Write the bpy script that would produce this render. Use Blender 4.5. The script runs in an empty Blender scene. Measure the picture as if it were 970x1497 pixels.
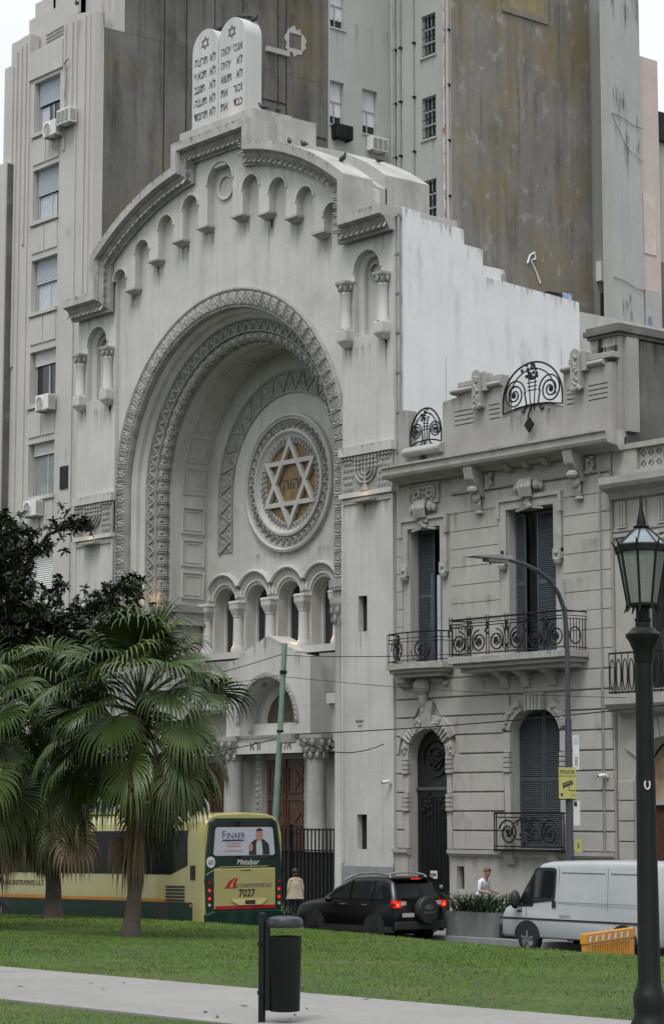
import bpy, bmesh, math, random
from mathutils import Vector, Matrix, noise
from mathutils.geometry import tessellate_polygon
random.seed(7)
R = math.radians
PI = math.pi
sc = bpy.context.scene
COL = sc.collection

# ------------------------------------------------------------------ camera
cam = bpy.data.cameras.new('camera')
cam.sensor_fit = 'VERTICAL'; cam.sensor_height = 24.0; cam.lens = 53.61
cam.clip_start = 0.5; cam.clip_end = 3000
camo = bpy.data.objects.new('camera', cam); COL.objects.link(camo)
_psi, _pit = R(39.8), math.atan(437 / 3344.0)
_f = Vector((-math.cos(_psi) * math.cos(_pit), math.sin(_psi) * math.cos(_pit), math.sin(_pit)))
camo.location = (49.3206, -43.4251, 3.3)
camo.rotation_euler = _f.to_track_quat('-Z', 'Y').to_euler()
sc.camera = camo

# ------------------------------------------------------------------ overcast sky and soft sun
SUN_EL, SUN_AZ = 62.0, 150.0          # azimuth of the sun, degrees from +Y clockwise
world = bpy.data.worlds.new('World'); sc.world = world; world.use_nodes = True
wt = world.node_tree; wt.nodes.clear()
w_out = wt.nodes.new('ShaderNodeOutputWorld'); w_bg = wt.nodes.new('ShaderNodeBackground')
w_sky = wt.nodes.new('ShaderNodeTexSky'); w_sky.sky_type = 'NISHITA'; w_sky.sun_disc = False
w_sky.sun_elevation = R(SUN_EL); w_sky.sun_rotation = R(SUN_AZ); w_sky.dust_density = 6.0; w_sky.air_density = 1.0
w_hs = wt.nodes.new('ShaderNodeHueSaturation'); w_hs.inputs['Saturation'].default_value = 0.12
w_mix = wt.nodes.new('ShaderNodeMix'); w_mix.data_type = 'RGBA'; w_mix.inputs['Factor'].default_value = 0.72
w_tc = wt.nodes.new('ShaderNodeTexCoord'); w_nz = wt.nodes.new('ShaderNodeTexNoise')
w_nz.inputs['Scale'].default_value = 2.2; w_nz.inputs['Detail'].default_value = 4
w_rp = wt.nodes.new('ShaderNodeValToRGB')
w_rp.color_ramp.elements[0].position = 0.3; w_rp.color_ramp.elements[0].color = (7.9, 8.25, 8.7, 1)
w_rp.color_ramp.elements[1].position = 0.7; w_rp.color_ramp.elements[1].color = (9.0, 9.3, 9.7, 1)
wt.links.new(w_tc.outputs['Generated'], w_nz.inputs['Vector']); wt.links.new(w_nz.outputs['Fac'], w_rp.inputs['Fac'])
wt.links.new(w_sky.outputs['Color'], w_hs.inputs['Color'])
wt.links.new(w_hs.outputs['Color'], w_mix.inputs['A']); wt.links.new(w_rp.outputs['Color'], w_mix.inputs['B'])
# overcast luminance: the cloud deck is brighter overhead than at the horizon
w_sp = wt.nodes.new('ShaderNodeSeparateXYZ'); wt.links.new(w_tc.outputs['Generated'], w_sp.inputs[0])
w_mr = wt.nodes.new('ShaderNodeMapRange'); w_mr.inputs['From Min'].default_value = 0.0; w_mr.inputs['From Max'].default_value = 1.0
w_mr.inputs['To Min'].default_value = 0.84; w_mr.inputs['To Max'].default_value = 1.5; wt.links.new(w_sp.outputs['Z'], w_mr.inputs['Value'])
w_mu = wt.nodes.new('ShaderNodeVectorMath'); w_mu.operation = 'SCALE'; wt.links.new(w_mix.outputs['Result'], w_mu.inputs[0]); wt.links.new(w_mr.outputs['Result'], w_mu.inputs['Scale'])
wt.links.new(w_mu.outputs['Vector'], w_bg.inputs['Color']); wt.links.new(w_bg.outputs['Background'], w_out.inputs['Surface'])
w_bg.inputs['Strength'].default_value = 0.10
sun = bpy.data.lights.new('sun', 'SUN'); sun.energy = 1.4; sun.angle = R(20); sun.color = (1.0, 0.985, 0.96)
suno = bpy.data.objects.new('sun', sun); COL.objects.link(suno); suno.location = (20, -60, 60)
_sd = Vector((math.sin(R(SUN_AZ)) * math.cos(R(SUN_EL)), math.cos(R(SUN_AZ)) * math.cos(R(SUN_EL)), math.sin(R(SUN_EL))))
suno.rotation_euler = (-_sd).to_track_quat('-Z', 'Y').to_euler()
sc.view_settings.view_transform = 'Standard'; sc.view_settings.look = 'None'
sc.view_settings.exposure = 0.42; sc.view_settings.gamma = 1.0; sc.view_settings.use_curve_mapping = False
sc.cycles.max_bounces = 6

# ------------------------------------------------------------------ helpers
def tag(o, label=None, cat=None, group=None, kind=None):
    if label: o['label'] = label
    if cat: o['category'] = cat
    if group: o['group'] = group
    if kind: o['kind'] = kind
    return o

WORLD = set()
def thing(name, label, cat, loc=(0, 0, 0), rz=0.0, group=None, local=False):
    o = bpy.data.objects.new(name, None); COL.objects.link(o)
    o.empty_display_size = 0.3; o.location = loc; o.rotation_euler = (0, 0, rz)
    if not local: WORLD.add(o.name)
    return tag(o, label, cat, group)

def adopt(o, parent):
    if parent is not None:
        o.parent = parent
        if parent.name in WORLD: o.matrix_parent_inverse = Matrix.Translation(-parent.location)

def link(name, me, parent=None, loc=None, rot=None, scale=None, mat=None):
    o = bpy.data.objects.new(name, me); COL.objects.link(o); adopt(o, parent)
    if loc is not None: o.location = loc
    if rot is not None: o.rotation_euler = rot
    if scale is not None: o.scale = scale if hasattr(scale, '__len__') else (scale,) * 3
    return o

def copy_tree(o, parent=None):
    c = o.copy(); COL.objects.link(c); c.parent = parent
    for ch in list(o.children): copy_tree(ch, c)
    return c

def arc_pts(cx, cz, r, a0, a1, n):
    return [(cx + r * math.cos(a0 + (a1 - a0) * i / n), cz + r * math.sin(a0 + (a1 - a0) * i / n)) for i in range(n + 1)]

def arch_poly(cx, hw, z0, zs, rise=None, n=16):
    """arched opening outline: bottom z0, spring line zs, half width hw, rise of the arch"""
    rise = hw if rise is None else rise
    p = [(cx - hw, z0)]
    for i in range(n + 1):
        a = PI - PI * i / n
        p.append((cx + hw * math.cos(a), zs + rise * math.sin(a)))
    p.append((cx + hw, z0))
    return p

def rect(x0, x1, z0, z1): return [(x0, z0), (x0, z1), (x1, z1), (x1, z0)]

class MB:
    def __init__(s): s.v = []; s.f = []; s.mi = []; s.cur = 0
    def add(s, vs, fs):
        b = len(s.v); s.v += [tuple(p) for p in vs]
        for f in fs: s.f.append([b + i for i in f]); s.mi.append(s.cur)
        return s
    def box(s, x0, x1, y0, y1, z0, z1):
        return s.add([(x0, y0, z0), (x1, y0, z0), (x1, y1, z0), (x0, y1, z0), (x0, y0, z1), (x1, y0, z1), (x1, y1, z1), (x0, y1, z1)],
                     [(0, 3, 2, 1), (4, 5, 6, 7), (0, 1, 5, 4), (1, 2, 6, 5), (2, 3, 7, 6), (3, 0, 4, 7)])
    def obox(s, c, dx, dy, dz):
        """box by centre and three half vectors"""
        c, dx, dy, dz = Vector(c), Vector(dx), Vector(dy), Vector(dz)
        vs = [c + dx * a + dy * b + dz * g for g in (-1, 1) for a, b in ((-1, -1), (1, -1), (1, 1), (-1, 1))]
        return s.add(vs, [(0, 3, 2, 1), (4, 5, 6, 7), (0, 1, 5, 4), (1, 2, 6, 5), (2, 3, 7, 6), (3, 0, 4, 7)])
    def _prism(s, loops, a0, a1, mk):
        flat = [p for l in loops for p in l]
        tris = tessellate_polygon([[Vector((p[0], p[1], 0)) for p in l] for l in loops]) if (len(loops) > 1 or len(loops[0]) > 4) else None
        n = len(flat)
        vs = [mk(p, a0) for p in flat] + [mk(p, a1) for p in flat]
        fs = []
        if tris is None: fs += [tuple(range(len(flat))), tuple(range(2 * n - 1, n - 1, -1))]
        else: fs += [tuple(t) for t in tris] + [tuple(i + n for i in reversed(t)) for t in tris]
        b = 0
        for l in loops:
            m = len(l)
            for i in range(m):
                j = (i + 1) % m; fs.append((b + i, b + j, b + j + n, b + i + n))
            b += m
        return s.add(vs, fs)
    def prism(s, poly, y0, y1, holes=()): return s._prism([poly] + list(holes), y0, y1, lambda p, a: (p[0], a, p[1]))
    def prismx(s, poly, x0, x1, holes=()): return s._prism([poly] + list(holes), x0, x1, lambda p, a: (a, p[0], p[1]))
    def prismz(s, poly, z0, z1, holes=()): return s._prism([poly] + list(holes), z0, z1, lambda p, a: (p[0], p[1], a))
    def tube(s, path, r, n=8, caps=True):
        path = [Vector(p) for p in path]; m = len(path)
        rs = r if hasattr(r, '__len__') else [r] * m
        up = None; rings = []
        for i, p in enumerate(path):
            t = (path[min(i + 1, m - 1)] - path[max(i - 1, 0)])
            if t.length < 1e-9: t = Vector((0, 0, 1))
            t.normalize()
            if up is None:
                a = Vector((0, 0, 1)) if abs(t.z) < 0.9 else Vector((1, 0, 0))
                up = (a - t * a.dot(t)).normalized()
            else:
                up = up - t * up.dot(t)
                up = up.normalized() if up.length > 1e-6 else t.orthogonal().normalized()
            sd = t.cross(up)
            rings.append([p + (up * math.cos(2 * PI * k / n) + sd * math.sin(2 * PI * k / n)) * rs[i] for k in range(n)])
        vs = [q for rg in rings for q in rg]; fs = []
        for i in range(m - 1):
            for k in range(n):
                k2 = (k + 1) % n
                fs.append((i * n + k, i * n + k2, (i + 1) * n + k2, (i + 1) * n + k))
        if caps: fs += [tuple(range(n - 1, -1, -1)), tuple(range((m - 1) * n, m * n))]
        return s.add(vs, fs)
    def lathe(s, prof, c=(0, 0), n=16, a0=0.0, sq=False):
        """profile of (radius, z); closed with caps"""
        vs = []; fs = []
        for r, z in prof:
            for k in range(n):
                a = a0 + 2 * PI * k / n
                vs.append((c[0] + r * math.cos(a), c[1] + r * math.sin(a), z))
        m = len(prof)
        for i in range(m - 1):
            for k in range(n):
                k2 = (k + 1) % n; fs.append((i * n + k, i * n + k2, (i + 1) * n + k2, (i + 1) * n + k))
        fs += [tuple(range(n - 1, -1, -1)), tuple(range((m - 1) * n, m * n))]
        return s.add(vs, fs)
    def sweep(s, prof, st, closed=True, caps=True):
        """prof of (r, y) over stations: each station a function (r) -> (x, z)"""
        m = len(prof); vs = []; fs = []
        for g in st:
            for r, y in prof:
                x, z = g(r); vs.append((x, y, z))
        for i in range(len(st) - 1):
            for k in range(m if closed else m - 1):
                k2 = (k + 1) % m; fs.append((i * m + k, i * m + k2, (i + 1) * m + k2, (i + 1) * m + k))
        if closed and caps: fs += [tuple(range(m - 1, -1, -1)), tuple(range((len(st) - 1) * m, len(st) * m))]
        return s.add(vs, fs)
    def ball(s, c, rx, ry, rz, nu=10, nv=7):
        vs = [(c[0], c[1], c[2] - rz)]; fs = []
        for j in range(1, nv):
            b = -PI / 2 + PI * j / nv
            for i in range(nu):
                a = 2 * PI * i / nu; vs.append((c[0] + rx * math.cos(b) * math.cos(a), c[1] + ry * math.cos(b) * math.sin(a), c[2] + rz * math.sin(b)))
        vs.append((c[0], c[1], c[2] + rz)); L = len(vs) - 1
        for i in range(nu):
            i2 = (i + 1) % nu
            fs.append((0, 1 + i2, 1 + i)); fs.append((L, L - nu + i, L - nu + i2))
            for j in range(nv - 2): fs.append((1 + j * nu + i, 1 + j * nu + i2, 1 + (j + 1) * nu + i2, 1 + (j + 1) * nu + i))
        return s.add(vs, fs)
    def patch(s, fn, nx, ny):
        """grid of fn(u, v) -> point, u, v in 0..1"""
        vs = [fn(i / nx, j / ny) for j in range(ny + 1) for i in range(nx + 1)]
        return s.add(vs, [(j * (nx + 1) + i, j * (nx + 1) + i + 1, (j + 1) * (nx + 1) + i + 1, (j + 1) * (nx + 1) + i) for j in range(ny) for i in range(nx)])
    def mesh(s, name, mats, smooth=False, fix=True, angle=38):
        me = bpy.data.meshes.new(name); me.from_pydata(s.v, [], s.f)
        mats = mats if isinstance(mats, (list, tuple)) else [mats]
        for m in mats: me.materials.append(m)
        if len(mats) > 1: me.polygons.foreach_set('material_index', s.mi)
        if fix:
            bm = bmesh.new(); bm.from_mesh(me); bmesh.ops.recalc_face_normals(bm, faces=bm.faces); bm.to_mesh(me); bm.free()
        if smooth:
            me.polygons.foreach_set('use_smooth', [True] * len(me.polygons))
            if angle < 180: me.set_sharp_from_angle(angle=R(angle))
        me.update(); return me
    def build(s, name, mats, parent=None, smooth=False, fix=True, angle=38, loc=None, rot=None, bevel=0):
        o = link(name, s.mesh(name, mats, smooth, fix, angle), parent, loc, rot)
        if bevel:
            b = o.modifiers.new('bevel', 'BEVEL'); b.width = bevel; b.segments = 2; b.limit_method = 'ANGLE'; b.angle_limit = R(40)
        return o

def arch_stations(cx, cz, z0, n=40, nj=1):
    """jamb up the left, semicircle, jamb down the right"""
    st = []
    for i in range(nj): st.append(lambda r, z=z0 + (cz - z0) * i / nj: (cx - r, z))
    for i in range(n + 1):
        a = PI - PI * i / n
        st.append(lambda r, a=a: (cx + r * math.cos(a), cz + r * math.sin(a)))
    for i in range(nj - 1, -1, -1): st.append(lambda r, z=z0 + (cz - z0) * i / nj: (cx + r, z))
    return st
def ring_stations(cx, cz, n=64, a0=0, a1=2 * PI):
    return [(lambda r, a=a0 + (a1 - a0) * i / n: (cx + r * math.cos(a), cz + r * math.sin(a))) for i in range(n + 1)]

def text_mesh(body, size, mat, extrude=0.004, align='CENTER', spacing=1.0, shear=0.0, sx=1.0, bold=0.0):
    cu = bpy.data.curves.new('lettering', 'FONT'); cu.body = body; cu.size = size; cu.extrude = extrude
    cu.align_x = align; cu.space_character = spacing; cu.shear = shear; cu.offset = bold
    cu.resolution_u = 3
    o = bpy.data.objects.new('lettering', cu); COL.objects.link(o)
    dg = bpy.context.evaluated_depsgraph_get(); dg.update()
    me = bpy.data.meshes.new_from_object(o.evaluated_get(dg)); me.name = 'lettering'
    bpy.data.objects.remove(o); bpy.data.curves.remove(cu)
    me.materials.clear(); me.materials.append(mat)
    if sx != 1.0: me.transform(Matrix.Diagonal((sx, 1, 1, 1)))
    return me
def write(name, body, size, mat, parent, loc, rot=(PI / 2, 0, 0), **k):
    return link(name, text_mesh(body, size, mat, **k), parent, loc, rot)

# ------------------------------------------------------------------ materials
def mat(name, col, rough=0.85, var=0.18, scale=1.5, streak=0.0, streak_col=None, patch=None, bump=0.12, bscale=60, metal=0.0,
        local=False, ashlar=None, coat=0.0, fine=0.08, spec=None, alpha=None, trans=0.0, emis=None, grime=None):
    m = bpy.data.materials.new(name); m.use_nodes = True
    t = m.node_tree; N = t.nodes; L = t.links; b = N['Principled BSDF']
    b.inputs['Roughness'].default_value = rough; b.inputs['Metallic'].default_value = metal
    if coat: b.inputs['Coat Weight'].default_value = coat; b.inputs['Coat Roughness'].default_value = 0.06
    if spec is not None: b.inputs['Specular IOR Level'].default_value = spec
    if trans: b.inputs['Transmission Weight'].default_value = trans
    if emis: b.inputs['Emission Color'].default_value = (*emis[0], 1); b.inputs['Emission Strength'].default_value = emis[1]
    if local: src = N.new('ShaderNodeTexCoord').outputs['Object']
    else: src = N.new('ShaderNodeNewGeometry').outputs['Position']
    def mapped(sx, sy, sz):
        mp = N.new('ShaderNodeMapping'); mp.inputs['Scale'].default_value = (sx, sy, sz); L.new(src, mp.inputs['Vector']); return mp.outputs['Vector']
    def nz(vec, sc_, det=5, ro=0.6):
        n = N.new('ShaderNodeTexNoise'); n.inputs['Scale'].default_value = sc_; n.inputs['Detail'].default_value = det; n.inputs['Roughness'].default_value = ro
        L.new(vec, n.inputs['Vector']); return n.outputs['Fac']
    def rmp(fac, lo, hi, a=0.0, c=1.0):
        r = N.new('ShaderNodeMapRange'); r.inputs['From Min'].default_value = lo; r.inputs['From Max'].default_value = hi
        r.inputs['To Min'].default_value = a; r.inputs['To Max'].default_value = c; L.new(fac, r.inputs['Value']); return r.outputs['Result']
    def mixc(fac, a, c):
        x = N.new('ShaderNodeMix'); x.data_type = 'RGBA'
        if isinstance(fac, float): x.inputs['Factor'].default_value = fac
        else: L.new(fac, x.inputs['Factor'])
        if isinstance(a, tuple): x.inputs['A'].default_value = (*a, 1)
        else: L.new(a, x.inputs['A'])
        if isinstance(c, tuple): x.inputs['B'].default_value = (*c, 1)
        else: L.new(c, x.inputs['B'])
        return x.outputs['Result']
    dk = tuple(c * (1 - var) for c in col); lt = tuple(min(1, c * (1 + var)) for c in col)
    c = mixc(rmp(nz(src, scale), 0.3, 0.7), dk, lt)
    if fine: c = mixc(rmp(nz(src, scale * 14, 3), 0.35, 0.75, 0.0, fine * 4), c, tuple(x * 0.6 for x in col))
    if patch:
        for pc, psc, lo, hi, amt in patch: c = mixc(rmp(nz(src, psc, 6, 0.65), lo, hi, 0.0, amt), c, pc)
    if streak:
        sc2 = streak_col or tuple(x * 0.45 for x in col)
        f1 = rmp(nz(mapped(5, 5, 0.22), 1.0, 5, 0.62), 0.5, 0.78, 0.0, streak)
        c = mixc(f1, c, sc2)
        f2 = rmp(nz(mapped(1.3, 1.3, 0.1), 1.0, 3, 0.6), 0.5, 0.75, 0.0, streak * 0.7)
        c = mixc(f2, c, sc2)
    if grime:
        c = mixc(rmp(nz(src, grime[1], 8, 0.7), grime[2], grime[2] + 0.12, 0.0, grime[3]), c, grime[0])
    h = nz(src, bscale, 4)
    if ashlar:
        sp = N.new('ShaderNodeSeparateXYZ'); L.new(src, sp.inputs[0]); ad = N.new('ShaderNodeMath'); L.new(sp.outputs['X'], ad.inputs[0]); L.new(sp.outputs['Y'], ad.inputs[1])
        cb = N.new('ShaderNodeCombineXYZ'); L.new(ad.outputs[0], cb.inputs['X']); L.new(sp.outputs['Z'], cb.inputs['Y'])
        bk = N.new('ShaderNodeTexBrick'); L.new(cb.outputs[0], bk.inputs['Vector']); bk.inputs['Scale'].default_value = 1.0
        bk.inputs['Brick Width'].default_value = ashlar[0]; bk.inputs['Row Height'].default_value = ashlar[1]; bk.inputs['Mortar Size'].default_value = 0.008; bk.inputs['Mortar Smooth'].default_value = 0.3
        bk.inputs['Color1'].default_value = (0.95, 0.95, 0.95, 1); bk.inputs['Color2'].default_value = (1, 1, 1, 1); bk.inputs['Mortar'].default_value = (0.72, 0.71, 0.7, 1)
        mu = N.new('ShaderNodeMix'); mu.data_type = 'RGBA'; mu.blend_type = 'MULTIPLY'; mu.inputs['Factor'].default_value = ashlar[2]
        L.new(c, mu.inputs['A']); L.new(bk.outputs['Color'], mu.inputs['B']); c = mu.outputs['Result']
    L.new(c, b.inputs['Base Color'])
    if bump:
        bp = N.new('ShaderNodeBump'); bp.inputs['Strength'].default_value = bump; bp.inputs['Distance'].default_value = 0.02
        L.new(h, bp.inputs['Height']); L.new(bp.outputs['Normal'], b.inputs['Normal'])
    if alpha is not None: b.inputs['Alpha'].default_value = alpha
    return m

DIRT = (0.10, 0.095, 0.085)
M = {}
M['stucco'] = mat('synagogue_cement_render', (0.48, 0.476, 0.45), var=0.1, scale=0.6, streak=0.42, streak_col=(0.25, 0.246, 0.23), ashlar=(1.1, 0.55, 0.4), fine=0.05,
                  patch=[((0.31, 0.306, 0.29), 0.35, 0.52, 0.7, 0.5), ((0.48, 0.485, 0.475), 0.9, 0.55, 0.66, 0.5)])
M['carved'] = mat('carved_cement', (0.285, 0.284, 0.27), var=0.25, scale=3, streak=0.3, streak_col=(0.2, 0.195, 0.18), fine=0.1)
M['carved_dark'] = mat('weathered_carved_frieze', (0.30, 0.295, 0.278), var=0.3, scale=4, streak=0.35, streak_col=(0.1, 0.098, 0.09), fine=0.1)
M['weathered'] = mat('weathered_cement_coping', (0.37, 0.366, 0.35), var=0.18, scale=1.2, streak=0.5, streak_col=(0.2, 0.195, 0.18), fine=0.08,
                     patch=[((0.25, 0.24, 0.22), 0.9, 0.53, 0.68, 0.6)])
M['recess'] = M['stucco']
M['white_wall'] = mat('white_painted_wall', (0.68, 0.695, 0.69), var=0.04, scale=0.8, streak=0.3, streak_col=(0.5, 0.505, 0.5), fine=0.04,
                      patch=[((0.54, 0.555, 0.555), 0.5, 0.48, 0.7, 0.35)], grime=((0.3, 0.3, 0.28), 2.2, 0.68, 0.5))
M['town'] = mat('townhouse_stone_render', (0.365, 0.356, 0.33), var=0.13, scale=0.7, streak=0.32, streak_col=(0.27, 0.25, 0.22), fine=0.05)
M['town_trim'] = mat('townhouse_carved_trim', (0.335, 0.327, 0.304), var=0.2, scale=3, streak=0.3, streak_col=(0.2, 0.19, 0.17), fine=0.08)
M['parapet'] = mat('parapet_render', (0.31, 0.302, 0.284), var=0.14, scale=0.9, streak=0.4, streak_col=(0.2, 0.185, 0.16), fine=0.06)
M['parapet_dark'] = mat('grimy_side_and_groove_shade', (0.12, 0.117, 0.11), var=0.35, scale=0.9, streak=0.5, streak_col=(0.07, 0.068, 0.06), fine=0.1,
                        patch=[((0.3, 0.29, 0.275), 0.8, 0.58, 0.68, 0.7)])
M['granite'] = mat('grey_granite', (0.24, 0.245, 0.25), var=0.12, scale=4, fine=0.1, rough=0.7)
M['iron'] = mat('black_wrought_iron', (0.009, 0.009, 0.010), rough=0.55, spec=0.25, var=0.2, scale=6, bump=0.05)
M['dark_iron'] = mat('dark_green_iron', (0.009, 0.010, 0.010), rough=0.5, spec=0.25, var=0.25, scale=5, bump=0.05, local=True)
M['shutter'] = mat('slate_blue_shutter_paint', (0.055, 0.068, 0.08), rough=0.55, var=0.15, scale=4, bump=0.05)
M['void'] = mat('dark_room_interior', (0.012, 0.012, 0.014), rough=0.9, var=0.1, bump=0)
M['glass'] = mat('dark_window_glass', (0.02, 0.022, 0.025), rough=0.08, var=0.1, bump=0, fine=0, spec=0.6)
M['gold'] = mat('amber_glass', (0.2, 0.13, 0.045), rough=0.4, var=0.4, scale=4, bump=0.1, bscale=12)
M['ink'] = mat('black_lettering', (0.02, 0.02, 0.02), rough=0.6, var=0.1, bump=0, fine=0)
M['wood'] = mat('brown_panelled_wood', (0.07, 0.032, 0.016), rough=0.5, var=0.3, scale=5, streak=0.4, streak_col=(0.06, 0.022, 0.01))
M['apt'] = mat('apartment_cream_render', (0.43, 0.418, 0.393), var=0.06, scale=0.5, streak=0.28, streak_col=(0.3, 0.285, 0.26), fine=0.04)
M['apt_side'] = mat('stained_dark_party_wall', (0.12, 0.116, 0.108), var=0.4, scale=0.35, streak=0.6, streak_col=(0.04, 0.04, 0.04), fine=0.08,
                    patch=[((0.15, 0.115, 0.045), 0.2, 0.5, 0.6, 0.75), ((0.17, 0.168, 0.16), 0.5, 0.54, 0.66, 0.5), ((0.25, 0.245, 0.235), 2.6, 0.66, 0.72, 0.6)])
M['grey_wall'] = mat('blank_grey_party_wall', (0.19, 0.18, 0.16), var=0.3, scale=0.4, streak=0.5, streak_col=(0.1, 0.098, 0.09), fine=0.06,
                     patch=[((0.185, 0.145, 0.062), 0.22, 0.46, 0.6, 0.75), ((0.15, 0.145, 0.135), 0.6, 0.52, 0.6, 0.5), ((0.33, 0.325, 0.31), 1.3, 0.58, 0.66, 0.55), ((0.4, 0.39, 0.38), 3.4, 0.64, 0.7, 0.6)])
M['court'] = mat('pale_court_render', (0.36, 0.37, 0.352), var=0.06, scale=0.5, streak=0.2, streak_col=(0.27, 0.27, 0.25), fine=0.03)
M['pale'] = mat('pale_stained_render', (0.37, 0.38, 0.362), var=0.08, scale=0.5, streak=0.3, streak_col=(0.2, 0.2, 0.18), fine=0.04,
                grime=((0.08, 0.08, 0.075), 1.2, 0.62, 0.7))
M['pink'] = mat('pinkish_render', (0.5, 0.42, 0.375), var=0.06, scale=0.6, streak=0.15, fine=0.03)
M['blind'] = mat('blue_grey_roller_blind', (0.42, 0.47, 0.52), rough=0.5, var=0.06, scale=2, bump=0.05)
M['white_blind'] = mat('white_roller_blind', (0.62, 0.63, 0.63), rough=0.5, var=0.06, scale=2, bump=0.05)
M['curtain'] = mat('pale_curtain', (0.42, 0.46, 0.5), rough=0.9, var=0.15, scale=6)
M['frame_grey'] = mat('grey_window_frame', (0.35, 0.36, 0.37), rough=0.5, var=0.05, bump=0)
M['white_metal'] = mat('white_enamel', (0.62, 0.62, 0.60), rough=0.4, var=0.08, scale=5, streak=0.15, bump=0.03)
M['rust'] = mat('rusty_white_pipe', (0.5, 0.47, 0.42), rough=0.7, var=0.2, scale=1.5, grime=((0.28, 0.1, 0.03), 2.0, 0.5, 0.9))
M['grey_pipe'] = mat('grey_drain_pipe', (0.25, 0.25, 0.245), rough=0.6, var=0.2, scale=1.5)
M['asphalt'] = mat('asphalt', (0.05, 0.05, 0.052), rough=0.9, var=0.2, scale=0.8, bump=0.3, bscale=90)
M['pavement'] = mat('pavement_slabs', (0.2, 0.195, 0.185), rough=0.9, var=0.15, scale=1.5, bump=0.2)
M['path'] = mat('pale_concrete_path', (0.25, 0.245, 0.235), rough=0.9, var=0.1, scale=0.8, bump=0.25, bscale=80, patch=[((0.2, 0.195, 0.18), 0.6, 0.55, 0.75, 0.5), ((0.28, 0.272, 0.255), 2.5, 0.5, 0.7, 0.45)])
# ------------------------------------------------------------------ setting: ground, street, pavement, lawn, path
def street_z(x): return -0.012 * (6 - x) if x < 6 else 0.0
def lawn_z(x, y):
    if y < -24: z = 1.1
    elif y < -13: z = 1.1 + (0.87 - 1.1) * (y + 24) / 11.0
    else:
        t = min(1, (y + 13) / 1.2); z = 0.87 - 0.72 * t * t
    if y > -20:
        k = min(1, (y + 20) / 6.0)
        z -= k * 0.10 * min(1, max(0, (x - 12) / 6.0)) + k * 0.13 * min(1, max(0, (6 - x) / 8.0))
    return z + 0.02 * math.sin(x * 0.7 + y * 0.4) * math.sin(y * 0.5)

def sheet(name, xs, ys, zf, m, kind='structure'):
    b = MB(); nx = len(xs)
    for y in ys:
        for x in xs: b.v.append((x, y, zf(x, y)))
    for j in range(len(ys) - 1):
        for i in range(nx - 1):
            b.f.append([j * nx + i, j * nx + i + 1, (j + 1) * nx + i + 1, (j + 1) * nx + i]); b.mi.append(0)
    return tag(b.build(name, m, smooth=True, angle=180), kind=kind)

sheet('ground', [-900, 900], [-900, 900], lambda x, y: -1.6, M['asphalt'])
sheet('street', [-120, -60, 6, 60, 120], [-12.1, -3.25], lambda x, y: street_z(x), M['asphalt'])
pv = sheet('pavement', [-120, -60, 6, 60, 120], [-3.3, 6.0], lambda x, y: street_z(x) + 0.15, M['pavement'])
kb = MB()
for x0, x1 in ((-60, -30), (-30, 6), (6, 60)):
    kb.add([(x, y, street_z(x) + z) for x in (x0, x1) for y, z in ((-3.42, -0.1), (-3.42, 0.146), (-3.28, 0.156), (-3.28, -0.1))],
           [(0, 1, 5, 4), (1, 2, 6, 5), (2, 3, 7, 6), (3, 0, 4, 7), (0, 3, 2, 1), (4, 5, 6, 7)])
kb.build('kerb', M['granite'], pv)
pj = MB()                                            # pavement slab joints, near the planter where the slabs show
for i in range(14): pj.box(0 + i * 0.9, 0.015 + i * 0.9, -3.25, -0.3, 0.152, 0.156) if i > 7 else None
pj.build('slab_joint', M['asphalt'], pv)
M['lawn'] = mat('lawn_soil_and_grass', (0.045, 0.08, 0.010), rough=0.95, var=0.3, scale=0.9, bump=0.5, bscale=50, fine=0.12,
                patch=[((0.085, 0.105, 0.025), 0.35, 0.5, 0.66, 0.6), ((0.025, 0.05, 0.012), 3.0, 0.5, 0.65, 0.6)])
lawn = sheet('lawn', [-40 + i * 1.0 for i in range(111)], [-70, -60, -50, -40, -34, -30, -28, -26] + [-25 + i * 0.5 for i in range(24)] + [-13, -12.8, -12.6, -12.4, -12.2, -12.0, -11.8],
             lawn_z, M['lawn'])
pk = MB()
for x0, x1 in ((-40, -30), (-30, 6), (6, 70)):
    pk.add([(x, y, max(street_z(x), -0.4) + z) for x in (x0, x1) for y, z in ((-11.9, -0.3), (-11.9, 0.16), (-11.72, 0.15), (-11.72, -0.3))],
           [(0, 1, 5, 4), (1, 2, 6, 5), (2, 3, 7, 6), (3, 0, 4, 7), (0, 3, 2, 1), (4, 5, 6, 7)])
pk.build('kerb', M['granite'], lawn)
# park path, cast in bays of concrete
path = tag(bpy.data.objects.new('path', None), kind='structure'); COL.objects.link(path); WORLD.add('path')
def path_edge(x): return (-25.62 + 0.05 * (x - 27), -28.85 + 0.03 * (x - 27))
for i in range(20):
    x0, x1 = -8 + i * 3.0, -8 + (i + 1) * 3.0 - 0.012
    a, c = path_edge(x0); a2, c2 = path_edge(x1)
    dz = random.uniform(-0.003, 0.003)
    MB().prismz([(x0, c), (x1, c2), (x1, a2), (x0, a)], 0.9, 1.118 + dz).build('concrete_bay', M['path'], path)

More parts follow.
